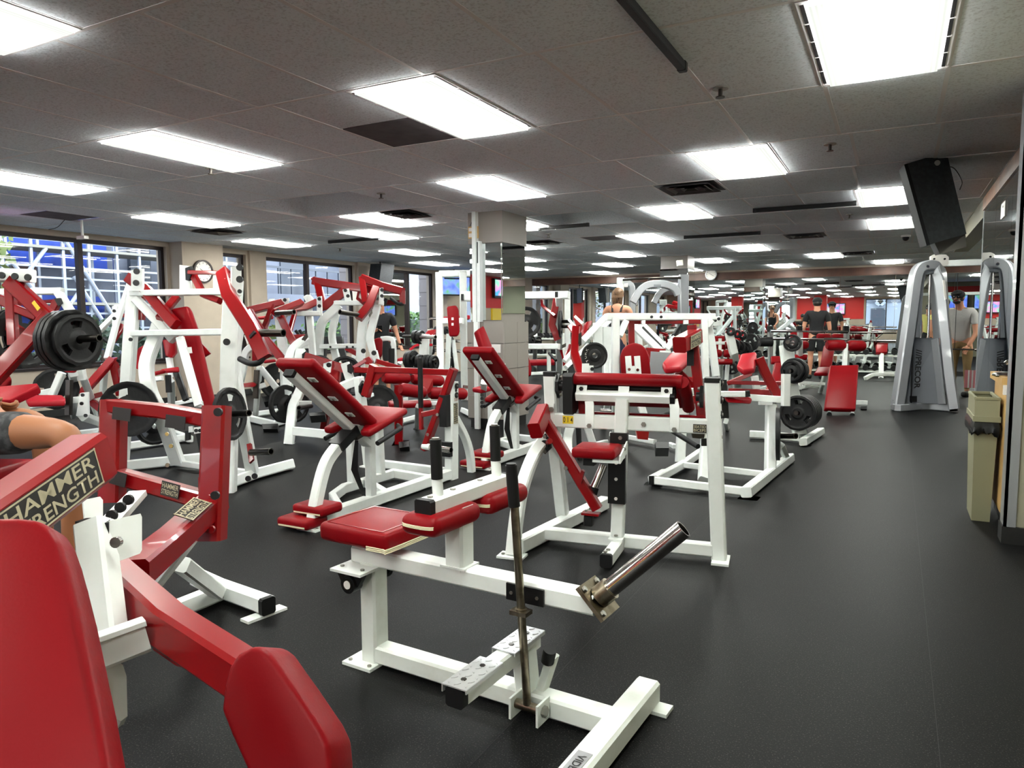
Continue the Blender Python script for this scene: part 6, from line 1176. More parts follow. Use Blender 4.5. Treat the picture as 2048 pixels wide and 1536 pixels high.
for i, (x_, y_, R_) in enumerate(((818,720,.12), (826,720,.135), (840,723,.10), (847,723,.10), (854,724,.10), (861,725,.10), (868,726,.10))): plate(on_d(x_, y_, 9.75-.05*i), CR*.9-CF*.45, '%s black ribbed plate from the left on the lower peg, tree left of the column' % ORD[i], R=R_, th=.05, group='plates on the lower peg left of the column')
bench(860, 790, 'red incline bench behind the ribbed plates, left of the column', 11.0, [('p','back_pad','v',.07,.02,(845,672,.2),(855,660,.4),(874,657,.5),(872,666,.4),(858,676,.2)), ('p','seat','v',.06,.02,(845,676,0),(862,676,0),(858,684,-.1),(846,683,-.1)), ('t','frame','w',.06,.06,(862,672,.3),(858,788,'f')), ('c','pink_rail','l',.04,.04,(820,700,.3),(835,690,.3),(865,690,.3))])
bench(800, 800, 'small red seat beside the plates, below the far window', 10.4, [('p','seat','l',.07,.02,(792,718,0),(805,714,0),(808,721,0),(795,726,0)), ('t','post','w',.06,.05,(800,724,0),(800,798,'f')), ('t','foot','w',.06,.05,(785,800,('z',.04)),(815,798,('z',.04)))])
# machine pieces around the column foot
bench(968, 838, 'tall red pad leaning in front of the column, behind the second leg extension', 8.3, [('p','back_pad','v',.09,.02,(955,659,0),(968,650,.1),(985,690,.05),(988,712,.0),(973,714,-.05)), ('t','pad_post','w',.06,.05,(975,712,.1),(972,755,.1)), ('p','seat','l',.06,.02,(943,775,.2),(965,770,.3),(985,772,.2),(962,778,.1)), ('t','holed_post','w',.07,.06,(968,764,0),(966,845,'f')), ('k','pop_pin','k',.02,(964,790,-.1),(964,797,-.1),(964,805,-.1),(964,813,-.1)), ('s','side_plate','w',.03,(1000,727,-.3),(1011,727,-.3),(1012,745,-.3),(1000,745,-.3)), ('k','bolt_cap','k',.022,(1008,732,-.4)), ('t','white_base','w',.07,.06,(925,820,('z',.05)),(966,840,('z',.05)))], cat='weight machine', name='abdominal_machine')
# ================================================================== silver cable tower at right
r = rig_at('cable_tower', 1850, 818, 'silver grey cable tower with vertical logo on its shroud, right aisle', 'cable machine')
kit(r, 10.35, [
 ('c','outer_frame','g',.14,.16,(1795,812,.0),(1808,720,0),(1822,620,0),(1830,560,0),(1838,538,0),(1856,531,0),(1872,536,0),(1880,556,-.05),(1888,640,-.1),(1897,740,-.15),(1908,818,-.2)), ('c','inner_frame','p',.06,.20,(1828,676,.05),(1838,560,.05),(1848,547,.05),(1864,547,.05),(1870,562,.05),(1878,676,.05)),
 ('s','shroud','p',.12,(1824,676,.05),(1878,676,0),(1892,808,-.1),(1802,806,.05)), ('t','shroud_edge','g',.02,.16,(1870,678,-.08),(1884,808,-.16)), ('t','shroud_seam','k',.012,.02,(1826,676,-.06),(1822,806,-.06)),
 ('c','base_bar','g',.10,.08,(1788,812,.1),(1800,816,('z',.05)),(1850,812,('z',.06)),(1900,816,('z',.05))), ('s','foot_plate','g',.02,(1896,823,'f'),(1916,822,'f'),(1914,816,'f'),(1898,817,'f')), ('r','guide_rod','x',.016,(1843,548,.0),(1841,676,.0)), ('r','guide_rod','x',.016,(1860,545,.0),(1856,676,.0)), ('s','cam','p',.04,(1838,548,0),(1848,546,0),(1850,562,0),(1842,566,0),(1836,558,0)),
 ('s','top_bracket','t',.04,(1862,513,0),(1868,509,0),(1892,509,0),(1898,514,0),(1897,528,0),(1890,533,0),(1868,533,0),(1862,527,0)), ('k','bracket_hole','k',.014,(1868,518,-.06),(1889,518,-.06)), ('s','handle_hub','k',.06,(1824,792,-.1),(1834,792,-.1),(1834,804,-.1),(1824,804,-.1)), ('s','corner_foot','k',.12,(1786,800,.0),(1800,808,-.05),(1802,818,-.05),(1788,814,0)), ('s','adjuster_scale','t',.01,(1886,560,-.2),(1890,560,-.2),(1894,598,-.2),(1890,600,-.2)), ('k','bolt','x',.02,(1855,533,-.1))])
p = on_d(1890,527,10.4); r.part('crossover_beam', G().tube([p, p+Vector((2.6,.15,0))], .07, .09), WHITE); r.part('far_upright', G().tube([p+Vector((2.6,.15,.05)), Vector((p.x+2.6, p.y+.15, 0))], .16, .2), GREYM)
up_ = (on_d(1838,704,10.3)-on_d(1834,778,10.3)).normalized(); nrm = -CF; rt_ = -up_
c = on_d(1836,738,10.24)
sx = rt_.cross(nrm).normalized()
r.text('lettering', '///PRECOR', DECAL, c, rt_, -CR if False else CR, .56, .085, bold=.03)
# ================================================================== bin, cabinet with drinking fountain
b0 = Vector((.524, 5.62, 0)); e = empty('trash_bin', b0, 'beige plastic trash bin with black liner and open hood beside the maple cabinet', 'bin')
def ring_box(g, z0, w0, d0, z1, w1, d1, off=(0,0)):
    return g.add([(-w0,-d0,z0),(w0,-d0,z0),(w0,d0,z0),(-w0,d0,z0),(-w1,-d1,z1),(w1,-d1,z1),(w1,d1,z1),(-w1,d1,z1)], [(0,3,2,1),(0,1,5,4),(1,2,6,5),(2,3,7,6),(3,0,4,7)])
g = ring_box(G(), 0, .05, .17, .70, .064, .23); g.add([(-.064,-.23,.70),(.064,-.23,.70),(.064,.23,.70),(-.064,.23,.70)], [(0,1,2,3)]); link('body', g.mesh('body', BIN, False), e)
link('rim', G().box((-.074,-.245,.655), (.074,.245,.69)).mesh('rim', BIN, False), e)
g = ring_box(G(), .69, .067, .235, .80, .068, .225); link('hood', g.mesh('hood', BIN, False), e); link('hood_rim', G().tube([(-.062,-.222,.80),(.062,-.222,.80),(.062,.222,.80),(-.062,.222,.80),(-.062,-.222,.80)], .016, .018).mesh('hood_rim', BIN), e)
g = G(); rn = random.Random(5); N = 36
for i in range(N):
    a_ = 2*PI*i/N; sq = 1/max(abs(math.cos(a_)), abs(math.sin(a_)))
    for k_, (zz_, s_) in enumerate(((.66, 1.0), (.63, 1.13), (.595, 1.10+.10*rn.random()), (.57, 1.02))): g.v.append((math.cos(a_)*sq*.074*s_, math.sin(a_)*sq*.235*(1+(s_-1)*.5), zz_+(rn.uniform(-.018,.018) if k_ > 1 else 0)))
for i in range(N):
    for k_ in range(3): g.f.append((i*4+k_, ((i+1) % N)*4+k_, ((i+1) % N)*4+k_+1, i*4+k_+1))
link('bin_liner', g.mesh('bin_liner', BAG), e)
e = empty('fountain_cabinet', (.70, 5.6, 0), 'maple cabinet end with counter and chrome drinking fountain against the right pilaster', 'cabinet')
link('carcass', G().box((-.075,-.30,.10), (.07,.30,.90)).mesh('carcass', TANW, False), e); link('side_panel', G().box((-.09,-.305,.10), (-.075,.30,.90)).mesh('side_panel', TANW, False), e); link('toe_kick', G().box((-.06,-.28,0), (.07,.30,.10)).mesh('toe_kick', BASEB, False), e)
link('counter', G().box((-.12,-.33,.90), (.07,.30,.945)).mesh('counter', TANW, False), e); link('counter_bracket', G().box((-.11,-.335,.84), (.02,-.30,.90)).mesh('counter_bracket', WLAB, False), e)
link('basin', G().ball((-.06,-.12,.95), .095, 10, (1,1.1,.22)).mesh('basin', CHROME), e); link('spout', G().rod(spline([(-.02,-.1,.95),(-.025,-.1,1.01),(-.06,-.11,1.035),(-.085,-.12,1.02)], 3), .012, 10).mesh('spout', CHROME), e); link('push_button', G().disc((0,-.2,.95), (0,0,1), .018, .03, 12).mesh('push_button', CHROME), e)
# paper notice and red tag on the wall mirror
for (px, py, w_, h_, m_, lb) in ((2008, 420, .045, .13, WLAB, 'pale switch plate high on the right wall mirror'),):
    p = on_x(px, py, XR-.013); e = empty('wall_plate', p, lb, 'switch'); link('plate', G().box((-.008,-w_*3,-h_/2), (0,w_*3,h_/2)).mesh('plate', m_, False), e); link('screw', G().disc((-.008,0,.03), (-1,0,0), .01, .003).mesh('screw', BOLT), e)
# ================================================================== speakers, television, clocks
p = [on_d(1815,327,5.85), on_d(1893,303,5.88), on_d(1933,468,5.8), on_d(1860,489,5.75)]; c = sum(p, Vector())/4
e = empty('hanging_speaker', c, 'big tilted black speaker hanging from the ceiling at right', 'speaker'); n_ = (p[1]-p[0]).cross(p[3]-p[0]).normalized(); n_ = n_ if n_.dot(CF) > 0 else -n_
vd = (c-Vector(CAM)).normalized(); n_ = (n_*.3+vd*.7).normalized()
link('cabinet', G().slab([q-c for q in p], n_*.30).mesh('cabinet', SPK, False), e)
ed = (p[3]-p[0]).normalized(); sd = (p[1]-p[0]).normalized()
link('grille', G().slab([p[0]-c-sd*.03, p[0]-c, p[3]-c, p[3]-c-sd*.03], n_*.30).mesh('grille', BLACK, False), e)
link('lower_bracket', G().slab([p[3]-c+sd*.04, p[2]-c-sd*.01, p[2]-c-sd*.03+ed*.10, p[3]-c+sd*.06+ed*.10], n_*.2).mesh('lower_bracket', DARKST, False), e)
link('hanger', G().rod([p[1]-c+n_*.15-sd*.05, Vector((p[1].x-.02, p[1].y+.15, CZ))-c], .012).mesh('hanger', DARKST), e); link('cable', G().rod(spline([p[1]-c+n_*.3+ed*.08, p[1]-c+n_*.3+sd*.10+ed*.12, p[1]-c+n_*.3+sd*.14+ed*.25, p[1]-c+n_*.3+sd*.10+ed*.32], 5), .004, 6).mesh('cable', BLACK), e)
link('bolt', G().disc(p[0]*.3+p[1]*.7-c+ed*.07, -n_, .022, .01, 10).mesh('bolt', BOLT), e)
p = [on_x(763,527,-9.8), on_x(789,530,-9.8), on_x(782,581,-9.8), on_x(757,576,-9.8)]; c = sum(p, Vector())/4; e = empty('wall_speaker', c, 'black speaker tilted in front of the far window, above the man with a phone', 'speaker')
link('cabinet', G().slab([q-c for q in p], (-.3,0,0)).mesh('cabinet', SPK, False), e); link('bracket', G().rod([(-.15,0,.2),(-.2,0,.62)], .015).mesh('bracket', DARKST), e)
def screen_mat(name, cols, s_):
    m = bpy.data.materials.new(name); m.use_nodes = True; t = m.node_tree; b = t.nodes['Principled BSDF']; n = t.nodes.new('ShaderNodeTexNoise'); n.inputs['Scale'].default_value = s_; rmp = t.nodes.new('ShaderNodeValToRGB'); tc = t.nodes.new('ShaderNodeTexCoord')
    el = rmp.color_ramp.elements; el[0].position = .35; el[1].position = .65; el[0].color = (*lin(cols[0]), 1); el[1].color = (*lin(cols[1]), 1); e_ = el.new(.5); e_.color = (*lin(cols[2]), 1); rmp.color_ramp.interpolation = 'CONSTANT' if False else 'LINEAR'
    t.links.new(tc.outputs['Object'], n.inputs[0]); t.links.new(n.outputs['Fac'], rmp.inputs[0]); t.links.new(rmp.outputs[0], b.inputs['Emission Color']); b.inputs['Emission Strength'].default_value = .8; b.inputs['Base Color'].default_value = (0,0,0,1); return m
SCR = screen_mat('field on screen', ((76, 132, 96), (60, 84, 170), (92, 112, 180)), 4); SCR2 = screen_mat('court on screen', ((60, 140, 200), (120, 190, 160), (200, 120, 170)), 3)
e = empty('television', (-9.8, 15.42, 2.2), 'wall television showing a green field, left of the column', 'television'); fx = Vector((.83, -.55, 0)); sx = Vector((.55, .83, 0))
link('bezel', G().obox((0,0,0), sx*.42, (0,0,.25), fx*.03).mesh('bezel', BLACKP, False), e); link('screen', G().obox(fx*.031, sx*.39, (0,0,.21), fx*.002).mesh('screen', SCR, False), e); link('score_banner', G().obox(fx*.034+Vector((0,0,.18))-sx*.05, sx*.25, (0,0,.02), fx*.001).mesh('score_banner', CLOTHN, False), e); link('bracket', G().rod([(-.02,0,.2),(-.02,0,.42)], .02).mesh('bracket', DARKST), e)
e = empty('television', (-3.2, YB+.12, 1.95), 'wall television behind the viewer on the red wall, seen in the column mirror', 'television')
link('bezel', G().box((-.55,-.04,-.33), (.55,.04,.33)).mesh('bezel', BLACKP, False), e); link('screen', G().box((-.5,.04,-.28), (.5,.045,.28)).mesh('screen', SCR2, False), e)
e = empty('television', (XW+.09, -3.65, 2.28), 'wall television on the red strip of the window wall, seen in the column mirror', 'television'); link('bezel', G().box((-.04,-.45,-.28), (.04,.45,.28)).mesh('bezel', BLACKP, False), e); link('screen', G().box((.04,-.41,-.22), (.045,.41,.24)).mesh('screen', SCR2, False), e)
e = empty('television', on_x(-22,490,-9.3), 'black television edge cut by the left frame edge', 'television')
link('bezel', G().obox((0,0,0), (.30,-.2,0), (0,0,.28), (.02,.03,0)).mesh('bezel', BLACKP, False), e); link('screen', G().obox((.022,.033,0), (.27,-.18,0), (0,0,.25), (.001,.0015,0)).mesh('screen', SCR2, False), e)
e = empty('ceiling_mount', on_z(163,440,CZ), 'thin ceiling mount pole with a cable above the first window mullion', 'mount'); link('pole', G().rod([(0,0,0),(0,0,-.22)], .016).mesh('pole', CREAM), e); link('arm', G().box((-.08,-.03,-.24), (.08,.03,-.2)).mesh('arm', WLAB, False), e); link('cable', G().rod(spline([(-.15,-.12,0),(-.18,-.2,-.1),(-.2,-.3,-.14)], 4), .004, 6).mesh('cable', BLACK), e)
def clock(c, n_, R_, lb, rim=BRONZE):
    c, n_ = Vector(c), Vector(n_); e_ = empty('wall_clock', c, lb, 'clock'); u_ = Z3.cross(n_).normalized()
    link('rim', G().pipe(n_*0, n_*.05, R_, R_*.86, 32).mesh('rim', rim), e_); link('dial', G().disc(n_*.0, n_, R_*.88, .035, 32).mesh('dial', WLAB), e_)
    for i in range(12):
        a_ = 2*PI*i/12; d_ = u_*math.sin(a_)+Z3*math.cos(a_); link('hour_mark', G().obox(n_*.037+d_*R_*.72, d_*R_*.07, d_.cross(n_)*R_*.02, n_*.001).mesh('hour_mark', DECAL, False), e_)
    for a_, l_ in ((-1.0, .4), (2.1, .58)): d_ = u_*math.sin(a_)+Z3*math.cos(a_); link('hand', G().obox(n_*.042+d_*R_*l_/2, d_*R_*l_/2, d_.cross(n_)*R_*.025, n_*.001).mesh('hand', DECAL, False), e_)
clock((XW+.302, 8.22, 2.15), (1,0,0), .19, 'round red rimmed wall clock on the pillar behind the tall white frame'); clock((-4.36, YF-.06, 2.51), (0,-1,0), .15, 'round grey rimmed clock over the end wall mirror', GREYM)
e = empty('towel', on_d(1940,758,11.4), 'pink striped towel hanging right of the silver cable tower', 'towel'); link('cloth', G().box((-.075,-.006,-.14), (.075,.006,.14)).mesh('cloth', mat('pink cloth', (206, 130, 134), .9), False), e); link('stripe', G().box((-.03,-.008,-.14), (-.01,.008,.14)).mesh('stripe', WLAB, False), e); link('stripe', G().box((.02,-.008,-.14), (.04,.008,.14)).mesh('stripe', WLAB, False), e)
# ================================================================== PEOPLE
def skin_mesh(verts, edges, rad, levels=2, root=0):
    me = bpy.data.meshes.new('s'); me.from_pydata([tuple(v) for v in verts], edges, []); o = bpy.data.objects.new('s', me); COL.objects.link(o)
    o.modifiers.new('k', 'SKIN'); sv = me.skin_vertices[0].data
    for i, r_ in enumerate(rad): sv[i].radius = r_ if isinstance(r_, tuple) else (r_, r_); sv[i].use_root = (i == root)
    o.modifiers.new('u', 'SUBSURF').levels = levels
    dg = bpy.context.evaluated_depsgraph_get(); dg.update(); out = bpy.data.meshes.new_from_object(o.evaluated_get(dg)); bpy.data.objects.remove(o); bpy.data.meshes.remove(me); out.shade_smooth(); return out
def join_into(me, g):                              # add collector geometry (fingers, face) to a mesh
    bm = bmesh.new(); bm.from_mesh(me); m2 = bpy.data.meshes.new('t'); m2.from_pydata([tuple(v) for v in g.v], [], g.f); bm.from_mesh(m2); bpy.data.meshes.remove(m2); bm.to_mesh(me); bm.free(); me.shade_smooth(); return me
def chain(seq): return [(seq[i], seq[i+1]) for i in range(len(seq)-1)]
def hand(g, wr, d, side, R=1.0, curl=.35):
    """palm, four unequal fingers and a thumb from the wrist along d; side = direction of the thumb"""
    wr, d, side = Vector(wr), Vector(d).normalized(), Vector(side); side = (side-d*side.dot(d)).normalized(); n = d.cross(side)
    g.pad(wr+d*.045*R, d*.048*R, side*.038*R, n*.013*R, .012*R, 2)
    for i, L_ in enumerate((.068, .076, .070, .056)):
        b_0 = wr+d*.085*R+side*(.028-.0185*i)*R; k1 = b_0+d*L_*.5*R-n*L_*curl*.25*R; k2 = k1+(d*(1-curl)-n*curl).normalized()*L_*.32*R; k3 = k2+(d*(1-curl*1.7)-n*curl*1.6).normalized()*L_*.22*R
        g.rod([b_0-d*.01*R, k1, k2, k3], .0085*R, 7)
    t0 = wr+d*.03*R+side*.032*R; g.rod([t0, t0+(d*.7+side*.7)*.03*R, t0+(d*1.0+side*.55)*.052*R], .010*R, 7)
def figure(name, feet, yaw, H, label, skin, top=None, top_len=.98, sleeve=.5, legs=None, leg_len=.45, shoes=BLACK, hair=None, cap_=None, arms=None, stance=(.0,.0), lean=0.0, head=(0,0), beard=False, long_hair=False, shirt_text=None):
    s = H/1.75; a = math.radians(yaw); F = Vector((-math.sin(a), math.cos(a), 0)); Rr = Vector((math.cos(a), math.sin(a), 0)); o = Vector(feet)
    L = lambda r_, f_, z_: (Rr*r_+F*(f_+lean*max(0, z_-.95))+Z3*z_)*s
    J = {}; J['pel'] = L(0,0,.95); J['wai'] = L(0,.01,1.10); J['che'] = L(0,.015,1.27); J['upc'] = L(0,.0,1.40); J['nek'] = L(0,.015,1.49); hx, hf = head; J['hd0'] = L(hx*.5,.03+hf*.5,1.565); J['hd1'] = L(hx,.035+hf,1.66); J['hd2'] = L(hx,.02+hf,1.71)
    for q, sg in (('l',-1),('r',1)):
        J['sh'+q] = L(sg*.165,.0,1.415); J['de'+q] = L(sg*.205,0,1.37)
        e_, w_ = (arms or {}).get(q, ((sg*.26,-.02,1.12), (sg*.27,.06,.87))); J['el'+q] = L(*e_); J['wr'+q] = L(*w_)
        f0 = stance[0] if sg < 0 else stance[1]
        J['hi'+q] = L(sg*.085,0,.90); J['th'+q] = L(sg*.10,f0*.3,.72); J['kn'+q] = L(sg*.105,.02+f0*.6,.50); J['ca'+q] = L(sg*.108,-.01+f0*.8,.36); J['an'+q] = L(sg*.11,-.02+f0,.09); J['he'+q] = L(sg*.112,-.02+f0,.05); J['to'+q] = L(sg*.125,.14+f0,.035)
    K = list(J); I = {k: i for i, k in enumerate(K)}; R_ = {'pel':(.125,.10),'wai':(.125,.095),'che':(.145,.105),'upc':(.105,.085),'nek':.058,'hd0':(.068,.078),'hd1':(.080,.098),'hd2':(.062,.078)}
    for q in 'lr': R_.update({'sh'+q:.068,'de'+q:.062,'el'+q:.043,'wr'+q:.029,'hi'+q:.09,'th'+q:.085,'kn'+q:.058,'ca'+q:.057,'an'+q:.037,'he'+q:.038,'to'+q:(.042,.028)})
    ed = chain(['pel','wai','che','upc','nek','hd0','hd1','hd2'])
    for q in 'lr': ed += chain(['upc','sh'+q,'de'+q,'el'+q,'wr'+q])+chain(['pel','hi'+q,'th'+q,'kn'+q,'ca'+q,'an'+q,'he'+q,'to'+q])
    rad = [tuple(x*s for x in R_[k]) if isinstance(R_[k], tuple) else R_[k]*s for k in K]
    me = skin_mesh([J[k] for k in K], [(I[x], I[y]) for x, y in ed], rad); g = G()
    for q, sg in (('l',-1),('r',1)):
        d_ = (J['wr'+q]-J['el'+q]).normalized(); hand(g, J['wr'+q]-d_*.005, d_, F*.6-Rr*sg*.6, s, .45)
    hc = J['hd1']; g.rod([hc+F*.088*s+Z3*.0*s, hc+F*.108*s-Z3*.028*s, hc+F*.09*s-Z3*.034*s], .011*s, 6)          # nose
    for sg in (-1, 1): g.ball(hc+Rr*sg*.083*s-F*.005*s-Z3*.015*s, .026*s, 6, (.4,.8,1.1))                        # ears
    join_into(me, g); me.materials.append(skin); b_ = bpy.data.objects.new(name, None); COL.objects.link(b_); b_.location = o; tag(b_, label, 'person')
    body = link('body', me, b_)
    for sg in (-1, 1):
        ey = link('eye', G().ball(hc+Rr*sg*.031*s+F*.083*s+Z3*.008*s, .012*s, 6).mesh('eye', WLAB), b_); link('iris', G().ball(hc+Rr*sg*.031*s+F*.0925*s+Z3*.006*s, .0055*s, 6).mesh('iris', DECAL), ey)
    link('mouth', G().obox(hc+F*.090*s-Z3*.062*s, Rr*.023*s, Z3*.005*s, F*.006*s).mesh('mouth', REDV), b_)
    def shell(nm, keys, edges, m, grow, sub=2):
        kk = {k: i for i, k in enumerate(keys)}
        r2 = [tuple(x*s*grow for x in R_[k.split('*')[0]]) if isinstance(R_[k.split('*')[0]], tuple) else R_[k.split('*')[0]]*s*grow for k in keys]
        m2 = skin_mesh([P[k] for k in keys], [(kk[x], kk[y]) for x, y in edges], r2, sub); m2.materials.append(m); return link(nm, m2, b_)
    P = dict(J)
    if top:
        P['hem'] = L(0,0,.90); R_['hem'] = (.150,.125)
        for q in 'lr': P['slv'+q] = J['de'+q].lerp(J['el'+q], sleeve); R_['slv'+q] = .054
        P['col'] = J['upc'].lerp(J['nek'], .62); R_['col'] = .062
        ks = ['hem','wai','che','upc','col']+(['shl','del','slvl','shr','der','slvr'] if sleeve > 0 else ['shl','shr'])
        es = chain(['hem','wai','che','upc','col'])+(chain(['upc','shl','del','slvl'])+chain(['upc','shr','der','slvr']) if sleeve > 0 else chain(['upc','shl'])+chain(['upc','shr']))
        if sleeve == 0: ks = ['hem','wai','che','upc*']; P['upc*'] = L(0,0,1.375); es = chain(ks)
        shell('shirt', ks, es, top, 1.2)
        if sleeve == 0:
            for sg in (-1, 1): link('strap', G().tube(spline([L(sg*.085,.11,1.32), L(sg*.088,.07,1.45), L(sg*.085,-.05,1.46), L(sg*.07,-.11,1.36)], 4), .035*s, .012*s).mesh('strap', top), b_)
    if legs:
        ks = ['pel']; es = []
        P['wst'] = L(0,0,1.02); R_['wst'] = (.125,.10); ks.append('wst'); es.append(('pel','wst'))
        for q in 'lr':
            if leg_len >= .9: seq = ['pel','hi'+q,'th'+q,'kn'+q,'ca'+q,'an'+q]
            else: P['lh'+q] = J['th'+q].lerp(J['kn'+q], leg_len); R_['lh'+q] = .088; seq = ['pel','hi'+q,'th'+q,'lh'+q]
            ks += seq[1:]; es += chain(seq)
        shell('trousers' if leg_len >= .9 else 'shorts', ks, es, legs, 1.12 if leg_len < .9 else 1.08)
    for q, sg in (('l',-1),('r',1)):
        f0 = stance[0] if sg < 0 else stance[1]
        link('shoe', G().pad(L(sg*.118,.045+f0,.045), F*.14*s, Rr*.048*s, Z3*.045*s, .035*s, 3).mesh('shoe', shoes), b_)
    if hair:
        g = G().ball(hc+Z3*.018*s-F*.012*s, .098*s, 10, (1.0,1.08,1.02)) if not cap_ else G().ball(hc-F*.025*s-Z3*.01*s, .09*s, 10, (1,1,1))
        g.v = [v for v in g.v]; link('hair', g.mesh('hair', hair), b_)
        if long_hair:
            g = G()
            for i in range(-4, 5): g.rod([hc+Rr*i*.019*s-F*.075*s+Z3*.05*s, hc+Rr*i*.021*s-F*.105*s-Z3*.06*s, hc+Rr*i*.017*s-F*.10*s-Z3*(.17+.02*(i % 2))*s], .016*s, 6)
            link('hair_lengths', g.mesh('hair_lengths', hair), b_)
    if cap_:
        g = G().ball(hc+Z3*.035*s-F*.005*s, .101*s, 12, (1,1.1,.82)); c_ = link('cap', g.mesh('cap', cap_), b_); link('peak', G().slab([hc+Rr*-.075*s+F*.075*s+Z3*.062*s, hc+Rr*.075*s+F*.075*s+Z3*.062*s, hc+Rr*.055*s+F*.185*s+Z3*.045*s, hc+Rr*-.055*s+F*.185*s+Z3*.045*s], Z3*.008*s).mesh('peak', cap_), c_)
    if beard: link('beard', G().ball(hc+F*.05*s-Z3*.075*s, .055*s, 8, (1.1,.85,.8)).mesh('beard', HAIRD), b_)
    if shirt_text: pass
    return b_, J, (Rr, F, s, L)
ft = on_z(765, 786, 0)
m1, J1, (Rr, F, s, L) = figure('person', ft, 215, 1.74, 'man in black shirt and shorts looking down at a phone before the far window', SKIN, CLOTHB, sleeve=.55, legs=CLOTHB, leg_len=.75, hair=HAIRD, arms={'l': ((-.27,-.06,1.12), (-.34,.02,.90)), 'r': ((.25,-.02,1.13), (.06,.24,1.17))}, head=(0,.03))
e = empty('phone', ft+L(.0,.36,1.19), 'dark phone held by the man in black', 'phone'); link('case', G().obox((0,0,0), Rr*.04, (F*.5+Z3*.85).normalized()*.075, (F*.85-Z3*.5).normalized()*.005).mesh('case', BLACKP, False), e); link('screen', G().obox((F*.85-Z3*.5).normalized()*-.0055, Rr*.035, (F*.5+Z3*.85).normalized()*.068, (F*.85-Z3*.5).normalized()*.001).mesh('screen', SCR2, False), e)
link('watch', G().pipe(J1['wrl']+Z3*.012, J1['wrl']-Z3*.012, .036, .030, 14).mesh('watch', BLACK), m1)
wp = on_d(1234, 642, 11.7); 
figure('person', (wp.x, wp.y, .16), 10, 1.66, 'woman in a black tank top seen from behind at the silver cable machine', SKIN, CLOTHB, sleeve=0, legs=CLOTHN, leg_len=1.0, hair=HAIR, long_hair=True, arms={'l': ((-.24,.08,1.15), (-.20,.26,1.0)), 'r': ((.24,.08,1.15), (.20,.26,1.0))}, lean=.12)
tag(link('step_platform', G().box((wp.x-.35, wp.y-.3, 0), (wp.x+.35, wp.y+.3, .08)).box((wp.x-.32, wp.y-.27, .08), (wp.x+.32, wp.y+.27, .16)).mesh('step_platform', BLACKP, False)), 'low black step under the woman in the tank top', 'step')
ft = on_z(1630, 757, 0)
figure('person', ft, 5, 1.78, 'man in a black cap and black shirt facing the end wall mirror', SKIN, CLOTHB, sleeve=.6, legs=CLOTHB, leg_len=.7, hair=HAIRD, cap_=CLOTHB)
wp = on_d(1925, 640, 12.2)
m4, J4, (Rr, F, s, L) = figure('person', (wp.x, wp.y, 0), 160, 1.76, 'bearded man in grey shirt and khaki trousers pressing a cable bar by the tower', SKIN, CLOTHG, sleeve=.6, legs=CLOTHK, leg_len=1.0, hair=HAIRD, cap_=CLOTHB, beard=True, lean=.28, head=(0,.05), arms={'l': ((-.25,.12,1.06), (-.17,.26,.84)), 'r': ((.25,.12,1.06), (.17,.26,.84))})
p = m4.location+L(0,.34,.80)-F*0; e = empty('cable_bar', p, 'short black bar gripped by the bearded man at the cable tower', 'bar'); link('bar', G().rod([Rr*-.32, Rr*.32], .014, 10).mesh('bar', DARKST), e)
for s_ in (-1, 1): link('end_knob', G().rod([Rr*s_*.30, Rr*s_*.34], .024, 10).mesh('end_knob', CHROME), e)
link('cable', G().rod([(0,0,0), Vector((p.x, p.y, 2.06))-p], .005, 6).mesh('cable', BLACK), e)
wp = on_d(1888, 650, 13.6)
figure('person', (wp.x, wp.y, 0), 20, 1.70, 'person in a pale yellow shirt partly hidden behind the silver tower upright', SKIN, CLOTHY, sleeve=.3, legs=CLOTHB, leg_len=1.0, hair=HAIRD)
# seated person cut by the left edge
K = dict(pel=on_d(-80,872,3.25), wai=on_d(-105,800,3.3), che=on_d(-120,720,3.35), nek=on_d(-125,650,3.4), hd=on_d(-118,600,3.4), hd2=on_d(-116,570,3.4), hn=on_d(20,862,3.12), kn=on_d(132,868,3.0), ca=on_d(148,930,3.02), an=on_d(140,1085,3.1), to=on_d(176,1112,3.0), fk0=on_d(-40,842,3.6), fk=on_d(72,840,3.6), fca=on_d(90,900,3.6), fan=on_d(82,1030,3.65), fto=on_d(112,1045,3.6), sh=on_d(-100,700,3.15), el=on_d(-80,800,3.05), wr=on_d(-22,838,3.05), sh2=on_d(-130,695,3.6), el2=on_d(-110,790,3.6), wr2=on_d(-40,800,3.5))
for k_, z_ in (('an', .10), ('to', .05), ('fan', .10), ('fto', .05)): K[k_].z = z_
Rk = dict(pel=.14, wai=.13, che=.15, nek=.06, hd=.09, hd2=.07, hn=.088, kn=.066, ca=.058, an=.038, to=.04, fk0=.085, fk=.066, fca=.055, fan=.038, fto=.04, sh=.07, el=.045, wr=.03, sh2=.07, el2=.045, wr2=.03)
ed = chain(['pel','wai','che','nek','hd','hd2'])+chain(['pel','hn','kn','ca','an','to'])+chain(['pel','fk0','fk','fca','fan','fto'])+chain(['che','sh','el','wr'])+chain(['che','sh2','el2','wr2'])
ks = list(K); o = on_z(140, 1085, 0); o.z = 0
dz = min(K['an'].z, K['fan'].z)
me = skin_mesh([K[k]-o for k in ks], [(ks.index(x), ks.index(y)) for x, y in ed], [Rk[k] for k in ks]); g = G(); hand(g, K['wr']-o, (K['hn']-K['wr']), CR, 1.05, .6); hand(g, K['wr2']-o, (K['fk']-K['wr2']), CR, 1.05, .6); join_into(me, g); me.materials.append(SKIN2)
sp_ = K['pel'].copy(); e = empty('bench_seat', (sp_.x, sp_.y, 0), 'red cushion seat on a white post under the seated person at the left edge', 'seat')
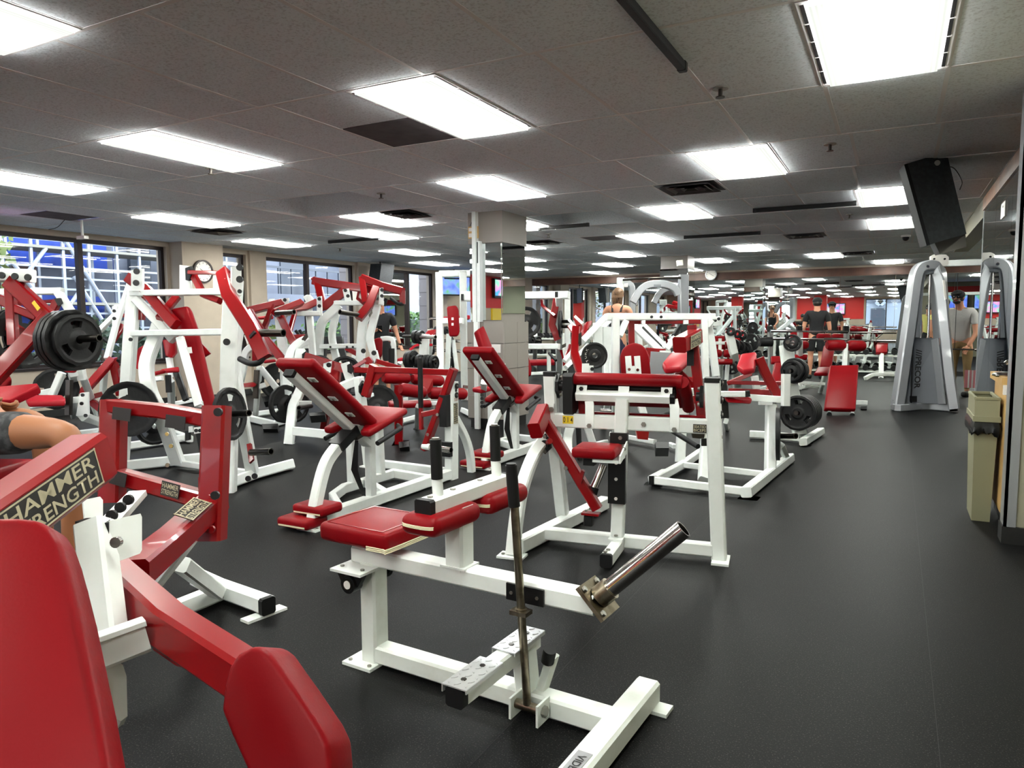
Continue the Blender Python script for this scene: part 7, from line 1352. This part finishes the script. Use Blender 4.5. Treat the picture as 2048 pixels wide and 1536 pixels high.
link('cushion', G().pad((0,0,sp_.z-.17), CR*.22, CR.cross(Z3)*.18, Z3*.035, .02, 3).mesh('cushion', REDV), e); link('seat_post', G().tube([(0,0,.02), (0,0,sp_.z-.20)], .09, .09, (0,1,0)).mesh('seat_post', WHITE), e); link('base_plate', G().box((-.18,-.18,0), (.18,.18,.02)).mesh('base_plate', WHITE, False), e)
b_ = empty('person', o, 'seated person cut by the left edge, bare knee and dark camouflage shorts showing', 'person'); link('body', me, b_)
K2 = dict(w=K['pel']+Z3*.10, pel=K['pel'], a=K['pel'].lerp(K['hn'], .6), hn=K['hn'].lerp(K['kn'], .42), c=K['fk0'], d=K['fk0'].lerp(K['fk'], .3)); kk = list(K2)
me = skin_mesh([K2[k]-o for k in kk], [(kk.index(x), kk.index(y)) for x, y in chain(['w','pel','a','hn'])+chain(['pel','c','d'])], [.135,.155,.108,.098,.10,.09], root=1); me.materials.append(CAMO); link('shorts', me, b_)
K3 = dict(w=K['pel']+Z3*.05, wai=K['wai'], che=K['che'], n=K['che'].lerp(K['nek'],.7), sh=K['sh'], e=K['sh'].lerp(K['el'],.6), sh2=K['sh2'], e2=K['sh2'].lerp(K['el2'],.6)); kk = list(K3)
me = skin_mesh([K3[k]-o for k in kk], [(kk.index(x), kk.index(y)) for x, y in chain(['w','wai','che','n'])+chain(['che','sh','e'])+chain(['che','sh2','e2'])], [.15,.148,.165,.07,.078,.06,.078,.06], root=2); me.materials.append(CLOTHB); link('shirt', me, b_)
for k in ('to', 'fto'):
    a2 = K['an' if k == 'to' else 'fan']; d_ = K[k]-a2; d_.z = 0; d_.normalize(); link('shoe', G().pad(a2-o+d_*.07-Z3*.03, d_*.14, d_.cross(Z3)*.05, Z3*.05, .035, 3).mesh('shoe', BLACK), b_)
link('hair', G().ball(K['hd2']-o+Z3*.02, .10, 10).mesh('hair', HAIRD), b_)
# alcove details behind the header
for k_, (y_, z_) in enumerate(((9.22, 1.9), (9.22, 1.9))):
    e = empty('television', (1.75+k_*1.0, y_+.04, z_), ('blue lit television on the alcove wall, seen mirrored at far right', 'second blue lit television on the alcove wall, seen mirrored at far right')[k_], 'television'); link('bezel', G().box((-.42,-.03,-.26), (.42,.03,.26)).mesh('bezel', BLACKP, False), e); link('screen', G().box((-.39,.03,-.23), (.39,.033,.23)).mesh('screen', SCR, False), e)
struct('trim_6', G().box((XR+.2, 9.2, 2.2), (XA, 9.215, 2.45)), WALLR)
